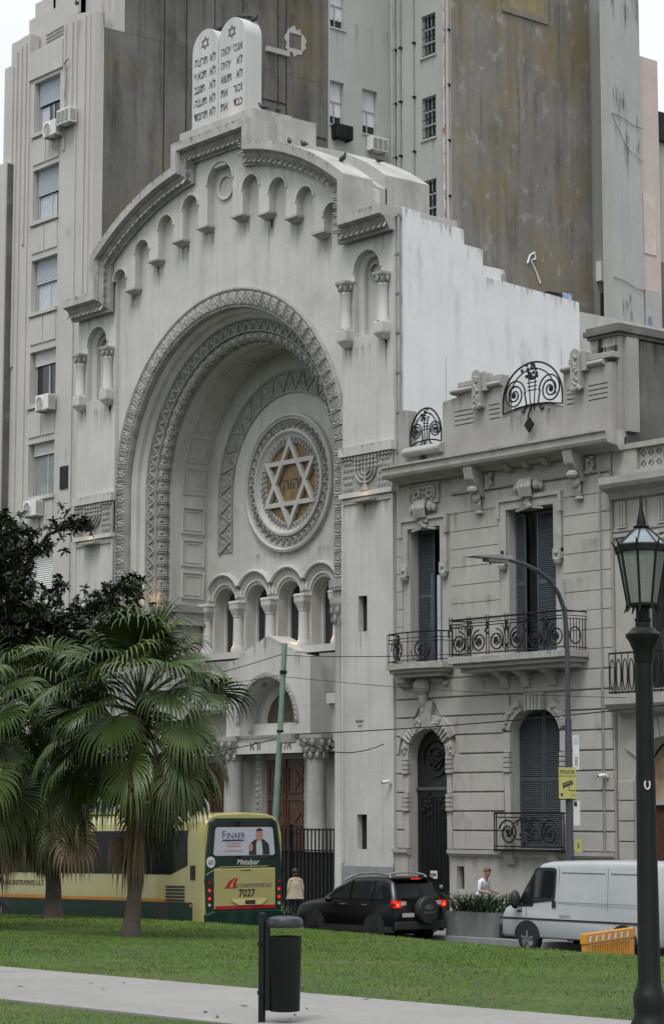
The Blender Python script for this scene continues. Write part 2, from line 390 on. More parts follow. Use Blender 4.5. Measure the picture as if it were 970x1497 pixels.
M['blade'] = mat('grass_blade', (0.088, 0.165, 0.007), rough=0.8, var=0.35, scale=0.6, bump=0, fine=0.15, patch=[((0.115, 0.15, 0.022), 0.35, 0.5, 0.64, 0.7), ((0.16, 0.12, 0.05), 1.6, 0.62, 0.7, 0.6)])
def grass():
    import numpy as np
    rng = np.random.default_rng(3)
    n = 420000
    C = np.array([49.3206, -43.4251]); fw = np.array([-math.cos(_psi), math.sin(_psi)]); rt = np.array([math.sin(_psi), math.cos(_psi)])
    x = rng.uniform(-14, 40, n); y = rng.uniform(-36, -12.3, n)
    d = (x - C[0]) * fw[0] + (y - C[1]) * fw[1]; l = (x - C[0]) * rt[0] + (y - C[1]) * rt[1]
    e0 = -25.62 + 0.05 * (x - 27) + rng.normal(0, 0.03, n); e1 = -28.85 + 0.03 * (x - 27) + rng.normal(0, 0.05, n)
    keep = (d > 14) & (np.abs(l) < 0.16 * d + 1.0) & ((y > e0) | (y < e1))
    x, y, d = x[keep], y[keep], d[keep]; n = len(x)
    z = np.array([lawn_z(a, b) for a, b in zip(x, y)])
    h = rng.uniform(0.015, 0.045, n) * (0.8 + 0.25 * np.sin(x * 1.3) * np.sin(y * 1.1)); a = rng.uniform(0, 2 * PI, n)
    tall = rng.random(n) < 0.015; h[tall] *= 1.6
    w = rng.uniform(0.004, 0.009, n) * np.clip(d / 26, 1, 2.2)
    lx, ly = rng.normal(0, 0.6, n) * h, rng.normal(0, 0.6, n) * h
    v = np.empty((n, 3, 3), 'f4')
    v[:, 0] = np.stack([x - np.cos(a) * w, y - np.sin(a) * w, z - 0.01], 1)
    v[:, 1] = np.stack([x + np.cos(a) * w, y + np.sin(a) * w, z - 0.01], 1)
    v[:, 2] = np.stack([x + lx, y + ly, z + h], 1)
    me = bpy.data.meshes.new('grass'); me.vertices.add(n * 3); me.vertices.foreach_set('co', v.ravel())
    me.loops.add(n * 3); me.loops.foreach_set('vertex_index', np.arange(n * 3, dtype='i4'))
    me.polygons.add(n); me.polygons.foreach_set('loop_start', np.arange(0, n * 3, 3, dtype='i4'))
    me.polygons.foreach_set('loop_total', np.full(n, 3, 'i4')); me.update(); me.validate()
    me.materials.append(M['blade'])
    tag(link('grass', me), 'short green mown grass covering the park lawn', 'grass', kind='stuff')
grass()
rngl = random.Random(77); lt = MB()
for k in range(90):           # dry leaves and twigs blown over lawn and path
    x = rngl.uniform(16, 34); y = rngl.uniform(-31, -14); z = (1.125 if -28.9 < y < -25.4 else lawn_z(x, y) + 0.035); a = rngl.uniform(0, 6.28); L_ = rngl.uniform(0.03, 0.07)
    d_ = Vector((math.cos(a), math.sin(a), 0)) * L_; s_ = Vector((-math.sin(a), math.cos(a), 0.3)) * L_ * 0.4; c_ = Vector((x, y, z))
    lt.add([c_ - d_, c_ + s_, c_ + d_ + Vector((0, 0, 0.02)), c_ - s_ * 0.6], [(0, 1, 2, 3)])
tag(lt.build('leaf_litter', mat('dry_leaf', (0.1, 0.06, 0.03), var=0.4, scale=5, bump=0), fix=False), 'few dry brown leaves scattered on path and lawn', 'leaves', kind='stuff')

# ------------------------------------------------------------------ synagogue
CX, AZ = -8.3, 13.85
syn = thing('synagogue', 'pale synagogue front with huge round arch, star rose window and stone tablets', 'synagogue', (CX, 0, 0.1))
ST, CV, CD, WE = M['stucco'], M['carved'], M['carved_dark'], M['weathered']
def gz(s, r=11.1): return 13.4 + math.sqrt(max(0, r * r - s * s))
def garc(s0, s1, r, n=16): return [(CX + s0 + (s1 - s0) * i / n, gz(s0 + (s1 - s0) * i / n, r)) for i in range(n + 1)]
# wall above the great arch
MB().prism([(CX - 6.2, AZ)] + garc(-6.2, 6.2, 10.9, 24) + [(CX + 6.2, AZ)] + arc_pts(CX, AZ, 6.06, 0, PI, 48), 0.15, 0.9).build('wall', ST, syn)
for g in (-1, 1):
    # flanking piers with colonnette niche, slit windows
    X = lambda s: CX + g * s
    holes = [arch_poly(X(7.13), 0.6, 17.32, 19.28)]
    holes += [rect(X(6.9) - 0.2, X(6.9) + 0.2, 8.5, 9.55), rect(X(6.85) - 0.22, X(6.85) + 0.22, 2.2, 3.2)]
    pl = [(X(6.0), 0), (X(6.0), 22.25), (X(6.7), 21.95), (X(6.7), 20.85), (X(8.3), 20.85), (X(8.3), 0)]
    pier = MB().prism(pl, 0, 0.9, holes).build('pier', ST, syn)
    b = MB().box(X(7.13) - 0.8, X(7.13) + 0.8, 0.42, 0.6, 17.0, 20.1)
    b.build('niche_back', ST, pier)
    b = MB(); ns = arch_stations(X(7.13), 19.28, 17.32, 16)
    b.sweep([(0.6, 0.2), (0.6, 0.42), (0.44, 0.42), (0.44, 0.28), (0.5, 0.2)], ns); b.build('niche_order', ST, pier)
    b = MB(); b.sweep([(0.6, -0.03), (0.68, -0.03), (0.68, 0.01), (0.6, 0.01)], ring_stations(X(7.13), 19.28, 16, 0, PI)); b.build('niche_hood', ST, pier)
    b = MB(); b.sweep([(0.2, 0.3), (0.27, 0.3), (0.27, 0.42), (0.2, 0.42)], ring_stations(X(7.13), 19.3, 20)); b.build('niche_ring', CV, pier)
    for zz in (8.4, 2.1): MB().box(X(6.88) - 0.3, X(6.88) + 0.3, 0.2, 0.7, zz, zz + 1.25).build('slit_window', M['void'], pier)
    for s in (6.3, 7.97):
        col = MB(); col.lathe([(0.2, 17.55), (0.2, 17.6), (0.165, 17.66), (0.16, 18.6), (0.18, 18.64), (0.16, 18.68)], (X(s), -0.12), 14)
        sh = col.build('colonnette', ST, syn, smooth=True)
        cp = MB(); q = 4
        cp.lathe([(0.17, 18.66), (0.19, 18.7), (0.22, 18.8), (0.31, 18.92), (0.33, 18.94), (0.33, 19.02), (0.3, 19.03)], (X(s), -0.12), 4, PI / 4)
        for k in range(8):
            a = k * PI / 4
            cp.ball((X(s) + 0.21 * math.cos(a), -0.12 + 0.21 * math.sin(a), 18.82), 0.05, 0.05, 0.1, 6, 4)
        cp.build('capital', CV, sh)
        bs = MB(); bs.lathe([(0.12, 17.02), (0.29, 17.2), (0.3, 17.25), (0.3, 17.5), (0.27, 17.56)], (X(s), -0.1), 4, PI / 4); bs.build('corbel', ST, sh)
    # lower pier: frieze with menorah, inset panel, plinth
    fr = MB().box(X(6.0), X(8.3), -0.07, 0.05, 12.62, 13.72).build('menorah_frieze', CV, pier)
    MB().box(min(X(5.97), X(8.36)), max(X(5.97), X(8.36)), -0.16, 0.05, 13.72, 14.0).build('frieze_cap', ST, fr)
    MB().box(min(X(5.97), X(8.36)), max(X(5.97), X(8.36)), -0.14, 0.05, 12.48, 12.62).build('frieze_sill', ST, fr)
    mx, mz = X(7.15), 12.9
    m = MB()
    for k in (0.16, 0.31, 0.46):
        m.tube([(mx + k * math.cos(a), -0.11, mz + 0.36 + k * math.sin(a) * 0.85) for a in [PI + PI * i / 12 for i in range(13)]], 0.035, 6)
    for k in range(-3, 4):
        m.tube([(mx + k * 0.155, -0.11, mz + 0.36), (mx + k * 0.155, -0.11, mz + 0.72)], 0.034, 6)
        for zz in (0.42, 0.55, 0.68): m.ball((mx + k * 0.155, -0.11, mz + zz), 0.06, 0.05, 0.05, 6, 4)
    m.tube([(mx, -0.11, mz - 0.25), (mx, -0.11, mz + 0.4)], 0.045, 6); m.box(mx - 0.18, mx + 0.18, -0.16, -0.05, mz - 0.27, mz - 0.18); m.box(mx - 0.1, mx + 0.1, -0.15, -0.05, mz - 0.18, mz - 0.1)
    m.build('menorah', CV, fr, smooth=True)
    for k in range(8):          # foliage carved either side of the lamp stand
        fx = X(6.18) + g * (0.115 * (k % 4)) if k < 4 else X(7.75) + g * (0.13 * (k % 4))
        lf = MB()
        for q in range(5):
            zq = 12.7 + q * 0.19
            lf.ball((fx + 0.03 * math.sin(q * 2 + k), -0.075, zq + 0.06), 0.05, 0.045, 0.1 - 0.008 * q, 6, 4)
        lf.build('palm_leaf_relief', CV, fr)
    e = MB()
    for k in range(15): e.ball((X(6.1) + g * k * 0.152, -0.09, 13.64), 0.06, 0.06, 0.06, 6, 4)
    e.build('egg_moulding', CV, fr)
    pnl = MB()
    pnl.box(min(X(6.0), X(6.07)), max(X(6.0), X(6.07)), -0.05, 0.02, 1.8, 12.45); pnl.box(min(X(8.23), X(8.3)), max(X(8.23), X(8.3)), -0.05, 0.02, 1.8, 12.45)
    pnl.box(min(X(6.07), X(8.23)), max(X(6.07), X(8.23)), -0.05, 0.02, 12.3, 12.45); pnl.build('panel_border', ST, pier)
    xs = [6.0 + 2.3 * k / 3 for k in range(4)]
    for k in range(3):
        a, c = sorted((X(xs[k]), X(xs[k + 1]))); MB().box(a + 0.006, c - 0.006, -0.06, 0.02, 0.0, 1.72).build('plinth_slab', M['granite'], pier)
    MB().box(min(X(7.6), X(6.75)), max(X(7.6), X(6.75)), -0.32, -0.08, 12.3, 12.38).build('floodlight', M['grey_pipe'], pier)

# arcaded upper layer with hanging legs
legs = [(-5.0, 20.84), (-3.67, 21.6), (-2.3, 22.0), (-0.93, 22.2), (0.93, 22.2), (2.3, 22.0), (3.67, 21.6), (5.0, 20.84)]
tops = [22.4, 22.98, 23.37, 24.15, 23.37, 22.98, 22.4]
HL = 0.26
pl = [(CX - 6.0, 20.3)]
pl += garc(-6.0, 6.0, 10.85, 24)
pl += [(CX + 6.0, 20.3)]
low = []
def opening(a, b, top, zl, zr):
    hw = (b - a) / 2; cxo = CX + (a + b) / 2; zs = top - hw
    p = [] if zl is None else [(cxo - hw, zl)]
    p += [(cxo + hw * math.cos(PI - PI * i / 14), zs + hw * math.sin(PI - PI * i / 14)) for i in range(15)]
    if zr is not None: p.append((cxo + hw, zr))
    return p, (cxo, hw, zs)
arches = []
p, q = opening(-6.0 + 0.001, -5.0 - HL, 21.62, None, legs[0][1]); low += p; arches.append(q)
for i in range(7):
    p, q = opening(legs[i][0] + HL, legs[i + 1][0] - HL, tops[i], legs[i][1], legs[i + 1][1]); low += p; arches.append(q)
p, q = opening(5.0 + HL, 6.0 - 0.001, 21.62, legs[7][1], None); low += p; arches.append(q)
poly = garc(-6.0, 6.0, 10.85, 24) + list(reversed(low))
arcade = MB().prism(poly, -0.12, 0.15).build('arcade_layer', ST, syn)
for (ax, hw, zs) in arches:
    MB().sweep([(hw + 0.0, -0.16), (hw + 0.07, -0.16), (hw + 0.07, -0.11), (hw, -0.11)], ring_stations(ax, zs, 16, 0, PI)).build('hood_roll', ST, arcade)
for s, zb in legs:
    b = MB(); x = CX + s
    b.box(x - HL - 0.05, x + HL + 0.05, -0.17, 0.15, zb - 0.07, zb + 0.004)
    b.add([(x - HL - 0.02, -0.14, zb - 0.07), (x + HL + 0.02, -0.14, zb - 0.07), (x + HL + 0.02, 0.16, zb - 0.07), (x - HL - 0.02, 0.16, zb - 0.07),
           (x - HL + 0.08, 0.1, zb - 0.2), (x + HL - 0.08, 0.1, zb - 0.2), (x + HL - 0.08, 0.16, zb - 0.2), (x - HL + 0.08, 0.16, zb - 0.2)],
          [(0, 1, 5, 4), (1, 2, 6, 5), (2, 3, 7, 6), (3, 0, 4, 7), (4, 5, 6, 7)])
    b.build('corbel', WE, arcade)
MB().sweep([(0.34, 0.09), (0.42, 0.07), (0.44, 0.15), (0.34, 0.15)], ring_stations(CX, 23.35, 24)).build('medallion', ST, arcade)
MB().prism(rect(CX - 2.0, CX + 2.0, 24.0, 25.05), -0.114, 0.9).build('pediment_wall', ST, syn)

# stepped and curved gable cornice
def off_line(t):
    r = 11.1 - t
    L = [(-8.4, 20.94 - t), (-6.76 + t, 20.94 - t)]
    a, c = -6.76 + t, -2.05 + t
    L += [(a + (c - a) * i / 18, gz(a + (c - a) * i / 18, r)) for i in range(19)]
    L += [(-2.05 + t, 25.1 - t), (2.05 - t, 25.1 - t)]
    a, c = 2.05 - t, 6.76 - t
    L += [(a + (c - a) * i / 18, gz(a + (c - a) * i / 18, r)) for i in range(19)]
    L += [(6.76 - t, 20.94 - t), (8.4, 20.94 - t)]
    return [(CX + x, z) for x, z in L]
o0, o1, o2, o3 = off_line(0), off_line(0.28), off_line(0.34), off_line(0.66)
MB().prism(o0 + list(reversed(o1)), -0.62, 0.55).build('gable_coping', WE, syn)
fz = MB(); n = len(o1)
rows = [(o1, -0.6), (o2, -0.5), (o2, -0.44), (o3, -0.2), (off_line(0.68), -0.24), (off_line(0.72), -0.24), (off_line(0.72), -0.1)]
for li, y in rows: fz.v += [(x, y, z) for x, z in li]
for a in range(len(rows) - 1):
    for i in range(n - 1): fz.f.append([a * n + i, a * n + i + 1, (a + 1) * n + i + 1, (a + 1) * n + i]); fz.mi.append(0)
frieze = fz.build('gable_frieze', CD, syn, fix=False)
for g in (-1, 1):
    x0, x1 = sorted((CX + g * 8.4, CX + g * 8.38)); MB().prismx([(-0.6, 20.66), (-0.5, 20.6), (-0.44, 20.6), (-0.22, 20.24), (0.0, 20.24), (0.0, 20.66)], x0, x1).build('cornice_end', CD, frieze)
leaf = MB()
leaf.add([(-0.05, 0, 0.17), (0.0, -0.045, 0.17), (0.05, 0, 0.17), (-0.1, 0, -0.17), (-0.05, -0.045, -0.17), (0.0, 0, -0.17)], [(0, 1, 4, 3), (1, 2, 5, 4), (0, 2, 1), (3, 4, 5)])
leaf_me = leaf.mesh('frieze_leaf', CD); 
mid = [((a[0] + c[0]) / 2, (a[1] + c[1]) / 2) for a, c in zip(o2, o3)]
cnt = 0
for i in range(len(mid) - 1):
    a, c = Vector((mid[i][0], 0, mid[i][1])), Vector((mid[i + 1][0], 0, mid[i + 1][1])); ln = (c - a).length
    k = max(1, int(ln / 0.125)); ang = -math.atan2(c.z - a.z, c.x - a.x)
    for j in range(k):
        p = a.lerp(c, (j + 0.5) / k)
        o = link('frieze_leaf', leaf_me, frieze, (p.x, -0.345, p.z)); cnt += 1
        o.matrix_basis = Matrix.Translation((p.x, -0.325, p.z)) @ Matrix.Rotation(ang, 4, 'Y') @ Matrix.Rotation(R(-37), 4, 'X') @ Matrix.Rotation(0 if cnt % 2 else PI, 4, 'Y') @ Matrix.Diagonal((0.7, 0.7, 1.25, 1)) if cnt % 2 else Matrix.Translation((p.x, -0.325, p.z)) @ Matrix.Rotation(ang, 4, 'Y') @ Matrix.Rotation(R(-37), 4, 'X') @ Matrix.Diagonal((-0.7, 0.7, 1.25, 1))
# rear vault, pier heads, tablet base
ra = garc(-6.6, 6.6, 11.25, 28); rb = garc(-6.6, 6.6, 10.4, 28)
MB().prism(ra + list(reversed(rb)), 1.2, 3.0).build('roof_vault', WE, syn)
MB().prism(garc(-6.6, 6.6, 10.9, 28) + [(CX + 6.6, 20.3), (CX - 6.6, 20.3)], 0.9, 1.25).build('gutter_wall', WE, syn)
MB().box(CX - 1.95, CX + 1.95, -0.35, 1.3, 25.1, 25.48).build('tablet_base', WE, syn, bevel=0.03)
MB().box(CX - 2.3, CX + 2.3, 0.56, 2.0, 23.9, 25.3).build('pediment_rear', WE, syn)
for g in (-1, 1):
    x0, x1 = sorted((CX + g * 6.77, CX + g * 8.3)); MB().box(x0, x1, 0.02, 2.6, 20.2, 20.96).build('pier_head', WE, syn, bevel=0.03)

# tablets of the law
heb_r = ['אנכי יהוה', 'לא יהיה', 'לא תשא', 'זכור את', 'כבד את']
heb_l = ['לא תרצח', 'לא תנאף', 'לא תגנב', 'לא תענה', 'לא תחמד']
M['engraved'] = mat('engraved_grey_lettering', (0.055, 0.055, 0.055), rough=0.8, var=0.2, bump=0)
M['tablet'] = mat('tablet_stone', (0.47, 0.47, 0.46), var=0.07, scale=1.0, streak=0.4, streak_col=(0.28, 0.275, 0.26), fine=0.03)
def star(mb, cx, cz, r, w, y0, y1, in_loc=None):
    for k in range(2):
        pts = [(cx + r * math.cos(PI / 2 + k * PI + j * 2 * PI / 3), cz + r * math.sin(PI / 2 + k * PI + j * 2 * PI / 3)) for j in range(3)]
        ri = r - 2 * w
        inn = [(cx + ri * math.cos(PI / 2 + k * PI + j * 2 * PI / 3), cz + ri * math.sin(PI / 2 + k * PI + j * 2 * PI / 3)) for j in range(3)]
        yy = y0 - 0.0 if k == 0 else y0 + 0.003
        for j in range(3):
            j2 = (j + 1) % 3; mb.prism([pts[j], pts[j2], inn[j2], inn[j]], yy, y1)
for i, (tx, lines) in enumerate(((CX - 0.72, heb_l), (CX + 0.72, heb_r))):
    tb = MB().prism(arch_poly(tx, 0.705, 25.46, 28.06, n=20), -0.22, 0.45).build('stone_tablet', M['tablet'], syn, bevel=0.025)
    b = MB(); star(b, tx, 28.3, 0.24, 0.03, -0.228, -0.215); b.build('star', M['engraved'], tb)
    for j, ln in enumerate(lines):
        wd = ln.split(' ')
        for body, al, xx in ((wd[0], 'RIGHT', tx + 0.58), (wd[1], 'LEFT', tx - 0.58)):
            o = write('inscription', body[::-1], 0.40, M['engraved'], tb, (xx, -0.222, 27.6 - j * 0.46), align=al, bold=0.006, sx=0.74)
            w_ = o.dimensions.x
    MB().box(tx - 0.71, tx + 0.71, -0.26, 0.47, 25.46, 25.52).build('tablet_foot', M['tablet'], tb)

# great arch: three carved orders
Z0 = 10.1
st = arch_stations(CX, AZ, Z0, 60)
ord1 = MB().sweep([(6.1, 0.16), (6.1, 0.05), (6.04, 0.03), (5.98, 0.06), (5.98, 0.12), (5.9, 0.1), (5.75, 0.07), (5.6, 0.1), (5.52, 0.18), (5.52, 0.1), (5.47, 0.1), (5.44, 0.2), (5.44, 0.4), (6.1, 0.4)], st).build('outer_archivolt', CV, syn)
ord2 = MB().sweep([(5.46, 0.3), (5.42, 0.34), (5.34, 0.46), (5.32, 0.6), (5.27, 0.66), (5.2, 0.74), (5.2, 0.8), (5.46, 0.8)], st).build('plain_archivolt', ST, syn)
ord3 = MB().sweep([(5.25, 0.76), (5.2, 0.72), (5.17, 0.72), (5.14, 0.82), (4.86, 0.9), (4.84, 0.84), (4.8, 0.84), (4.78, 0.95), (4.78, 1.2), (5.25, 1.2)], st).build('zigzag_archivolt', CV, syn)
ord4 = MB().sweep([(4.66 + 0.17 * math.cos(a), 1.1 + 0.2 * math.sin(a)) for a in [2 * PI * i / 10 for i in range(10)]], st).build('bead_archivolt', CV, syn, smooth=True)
sof = MB().sweep([(4.66, 1.2), (4.5, 1.3), (4.5, 2.95), (5.2, 2.95), (5.2, 1.0)], arch_stations(CX, AZ, 10.13, 60)).build('arch_soffit', ST, syn)
# carved acanthus block for the outer order
def acan(u, v):
    x = (u - 0.5) * 0.46; z = (v - 0.5) * 0.42
    if v < 0.42: rib = 0.04 * abs(math.sin(v / 0.42 * PI * 3)) ** 0.6
    else: rib = 0.02 + 0.032 * abs(math.sin((v - 0.42) / 0.58 * PI * 2.5 + 3.0 * abs(u - 0.5))) + 0.02 * math.sin(u * PI * 5) * math.sin(v * 14)
    e = min(1, 10 * min(u, 1 - u, v + 0.03, 1.03 - v))
    return (x, -(rib + 0.022 * math.sin(u * PI)) * e, z)
ac_me = MB().patch(acan, 10, 22).mesh('acanthus_block', CV, smooth=True)
chev = MB()
for sg in (-1, 1):      # V bars
    for off, w, h in ((0, 0.03, 0.05), (0.055, 0.012, 0.03)):
        a = Vector((-0.14 - 0.0, 0, sg * (0.2 - off))); c = Vector((0.14 - off * 1.1, 0, 0.0))
        d = (c - a).normalized(); nrm = Vector((-d.z, 0, d.x))
        chev.obox((a + c) / 2 + Vector((0, -h / 2, 0)), (c - a) / 2, nrm * w, Vector((0, h / 2, 0)))
for k in range(3):
    chev.ball((-0.11 + k * 0.055, -0.01, 0), 0.024, 0.03, 0.05 - 0.012 * k, 5, 4)
for sg in (-1, 1):
    chev.ball((0.1, -0.01, sg * 0.13), 0.03, 0.03, 0.045, 5, 4); chev.ball((0.04, -0.01, sg * 0.17), 0.022, 0.025, 0.03, 5, 4)
ch_me = chev.mesh('chevron', CV)
bead = MB()
for k, (dz, rr) in enumerate(((-0.1, 0.2), (-0.03, 0.2), (0.04, 0.2))):
    pts = [(0.19 * math.cos(PI + PI * i / 8 + 0.0), 0.215 * math.sin(PI + PI * i / 8), dz) for i in range(9)]
    bead.tube(pts, 0.022, 5)
for i in range(7):
    a = PI + PI * (i + 0.5) / 7
    bead.ball((0.2 * math.cos(a), 0.225 * math.sin(a), -0.03), 0.03, 0.03, 0.05, 5, 4)
bead.box(-0.05, 0.05, -0.245, -0.19, 0.14, 0.2)
bd_me = bead.mesh('bead_band', CV)
def along_arch(r, pitch, name, me, par, y, tilt=0.0):
    nj = max(1, round((AZ - Z0) / pitch)); nc = max(2, round(PI * r / pitch))
    for g in (-1, 1):
        for i in range(nj):
            z = Z0 + (AZ - Z0) * (i + 0.5) / nj
            o = link(name, me, par)
            # local +x points to the arch centre
            o.matrix_basis = Matrix.Translation((CX + g * r, y, z)) @ Matrix.Rotation(0 if g < 0 else PI, 4, 'Y') @ Matrix.Rotation(tilt, 4, 'Z')
    for i in range(nc):
        a = PI - PI * (i + 0.5) / nc
        o = link(name, me, par)
        o.matrix_basis = Matrix.Translation((CX + r * math.cos(a), y, AZ + r * math.sin(a))) @ Matrix.Rotation(PI - a, 4, 'Y') @ Matrix.Rotation(tilt, 4, 'Z')
along_arch(5.75, 0.44, 'acanthus_block', ac_me, ord1, 0.09)
along_arch(5.0, 0.40, 'chevron', ch_me, ord3, 0.86, R(14))
along_arch(4.66, 0.40, 'bead_band', bd_me, ord4, 1.1, R(35))
# coffers on the soffit
cf = MB()
for x0, x1, z0, z1 in ((0.0, 0.95, -0.46, -0.4), (0.0, 0.95, 0.4, 0.46), (0.0, 0.07, -0.4, 0.4), (0.88, 0.95, -0.4, 0.4)): cf.box(-0.005, 0.05, x0, x1, z0, z1)
for x0, x1, z0, z1 in ((0.13, 0.82, -0.34, -0.3), (0.13, 0.82, 0.3, 0.34), (0.13, 0.17, -0.3, 0.3), (0.78, 0.82, -0.3, 0.3)): cf.box(-0.005, 0.025, x0, x1, z0, z1)
cf_me = cf.mesh('coffer', ST)
for g in (-1, 1):
    for i in range(3):
        o = link('coffer', cf_me, sof); o.matrix_basis = Matrix.Translation((CX + g * 4.5, 1.72, 10.85 + i * 1.1)) @ (Matrix.Identity(4) if g < 0 else Matrix.Diagonal((-1, 1, 1, 1)))
for i in range(13):
    a = PI - PI * (i + 0.5) / 13
    o = link('coffer', cf_me, sof); o.matrix_basis = Matrix.Translation((CX + 4.5 * math.cos(a), 1.72, AZ + 4.5 * math.sin(a))) @ Matrix.Rotation(PI - a, 4, 'Y')

# back wall of the niche with five arched windows and the rose
YB = 2.8
asp = [-3.44, -1.72, 0, 1.72, 3.44]
holes = [arch_poly(CX + s, 0.6, 8.55, 10.12, n=14) for s in asp] + [arc_pts(CX, 13.92, 1.5, 0, 2 * PI * 47 / 48, 47)]
bw = MB().prism([(CX - 4.6, 0)] + arc_pts(CX, AZ, 4.6, PI, 0, 40) + [(CX + 4.6, 0)], YB, YB + 0.75, holes).build('niche_wall', ST, syn)
MB().box(CX - 4.6, CX + 4.6, YB + 0.74, YB + 0.9, 8.3, 11.2).build('window_void', M['void'], bw)
for s in asp:
    w = MB().prism(arch_poly(CX + s, 0.585, 8.56, 10.12, n=14), YB + 0.5, YB + 0.53).build('window_pane', M['glass'], bw)
    f = MB(); f.sweep([(0.6, YB + 0.42), (0.52, YB + 0.42), (0.52, YB + 0.52), (0.6, YB + 0.52)], arch_stations(CX + s, 10.12, 8.56, 14)); f.box(CX + s - 0.025, CX + s + 0.025, YB + 0.44, YB + 0.51, 8.56, 10.7); f.build('window_frame', ST, w)
    am = math.asin(0.86 / 1.02); a0 = PI / 2 - am
    h = MB()
    h.sweep([(1.02, YB - 0.16), (0.95, YB - 0.2), (0.9, YB - 0.16), (0.9, YB + 0.01), (1.02, YB + 0.01)], ring_stations(CX + s, 10.2, 18, a0, PI - a0))
    h.sweep([(0.9, YB - 0.09), (0.74, YB - 0.09), (0.74, YB - 0.06), (0.62, YB - 0.06), (0.62, YB + 0.01), (0.9, YB + 0.01)], ring_stations(CX + s, 10.2, 18, 0.18, PI - 0.18))
    hm = h.build('window_hood', ST, bw)
    hb = MB()
    for k in range(20):
        a = 0.5 + (PI - 1.0) * (k + 0.5) / 20
        hb.ball((CX + s + 0.82 * math.cos(a), YB - 0.1, 10.2 + 0.82 * math.sin(a)), 0.045, 0.03, 0.045, 5, 4)
    hb.build('hood_carving', CV, hm)
for s in (-4.3, -2.58, -0.86, 0.86, 2.58, 4.3):
    c = MB().lathe([(0.24, 8.5), (0.24, 8.6), (0.2, 8.68), (0.17, 8.74), (0.155, 9.65), (0.18, 9.68), (0.18, 9.72)], (CX + s, YB - 0.12), 16).build('window_column', ST, syn, smooth=True)
    MB().lathe([(0.2, 9.7), (0.24, 9.76), (0.34, 9.95), (0.35, 10.1), (0.37, 10.12), (0.37, 10.2), (0.3, 10.21)], (CX + s, YB - 0.1), 4, PI / 4).build('cushion_capital', ST, c, bevel=0.04)
MB().box(CX - 4.6, CX + 4.6, YB - 0.5, YB + 0.02, 8.28, 8.5).build('window_sill', ST, bw)
# lunette zigzag band
lst = arch_stations(CX, AZ, 11.9, 40)
lb = MB().sweep([(3.82, YB - 0.06), (3.72, YB - 0.08), (3.7, YB - 0.03), (3.12, YB - 0.03), (3.1, YB - 0.06), (3.04, YB - 0.06), (3.04, YB + 0.01), (3.82, YB + 0.01)], lst).build('lunette_band', CV, bw)
tri = MB()
for sg in (-1, 1):
    a = Vector((-0.28, 0, sg * 0.33)); c = Vector((0.28, 0, 0)); d = (c - a).normalized(); nr = Vector((-d.z, 0, d.x))
    tri.obox((a + c) / 2 + Vector((0, -0.025, 0)), (c - a) / 2, nr * 0.022, Vector((0, 0.025, 0)))
for sg in (-1, 1):
    tri.ball((0.18, 0, sg * 0.2), 0.09, 0.035, 0.09, 6, 4); tri.ball((0.08, 0, sg * 0.27), 0.05, 0.03, 0.04, 6, 4)
tri.ball((-0.17, 0, 0), 0.07, 0.03, 0.1, 6, 4); tri.ball((-0.06, 0, 0), 0.04, 0.03, 0.06, 6, 4)
tri_me = tri.mesh('lunette_triangle', CV)
for g in (-1, 1):
    for i in range(3):
        o = link('lunette_triangle', tri_me, lb); o.matrix_basis = Matrix.Translation((CX + g * 3.41, YB - 0.03, 12.24 + i * 0.66)) @ Matrix.Rotation(0 if g < 0 else PI, 4, 'Y')
for i in range(16):
    a = PI - PI * (i + 0.5) / 16
    o = link('lunette_triangle', tri_me, lb); o.matrix_basis = Matrix.Translation((CX + 3.41 * math.cos(a), YB - 0.03, AZ + 3.41 * math.sin(a))) @ Matrix.Rotation(PI - a, 4, 'Y')
# rose window
RZ = 13.92
rose = MB(); rs = ring_stations(CX, RZ, 72)
rose.sweep([(2.3, YB + 0.0), (2.28, YB - 0.14), (2.2, YB - 0.17), (2.14, YB - 0.1), (2.1, YB - 0.12), (2.1, YB - 0.03), (1.76, YB - 0.03), (1.76, YB - 0.12), (1.68, YB - 0.14), (1.62, YB - 0.06), (1.58, YB - 0.02), (1.5, YB + 0.02), (1.32, YB + 0.03), (1.31, YB + 0.06), (1.31, YB + 0.3), (2.3, YB + 0.3)], rs, caps=False)
rose = rose.build('rose_window', ST, syn)
ro = MB(); ro.sweep([(0.13, -0.05), (0.1, -0.07), (0.075, -0.02), (0.13, 0.0)], ring_stations(0, 0, 12), caps=False); ro.ball((0, -0.02, 0), 0.04, 0.04, 0.04, 6, 4)
ro_me = ro.mesh('rosette', CV)
for i in range(40):
    a = 2 * PI * i / 40; link('rosette', ro_me, rose, (CX + 1.93 * math.cos(a), YB - 0.03, RZ + 1.93 * math.sin(a)))
zg = MB()
for sg in (-1, 1): zg.obox((0, -0.015, sg * 0.045), Vector((0.12, 0, sg * -0.045)), Vector((0, 0.02, 0)), Vector((0.012, 0, 0.02)))
zg.ball((0.05, 0, 0.085), 0.025, 0.02, 0.025, 5, 4)
zg_me = zg.mesh('zigzag_tooth', CV)
for i in range(48):
    a = 2 * PI * i / 48; o = link('zigzag_tooth', zg_me, rose)
    o.matrix_basis = Matrix.Translation((CX + 1.42 * math.cos(a), YB + 0.02, RZ + 1.42 * math.sin(a))) @ Matrix.Rotation(PI - a, 4, 'Y')
b = MB(); star(b, CX, RZ, 1.52, 0.15, YB - 0.05, YB + 0.08); b.build('star_tracery', ST, rose)
MB().prism(arc_pts(CX, RZ, 1.4, 0, 2 * PI * 35 / 36, 35), YB + 0.1, YB + 0.14).build('amber_pane', M['gold'], rose)
write('inscription', 'יהוה'[::-1], 0.55, M['engraved'], rose, (CX, YB + 0.094, RZ - 0.2), bold=0.008)

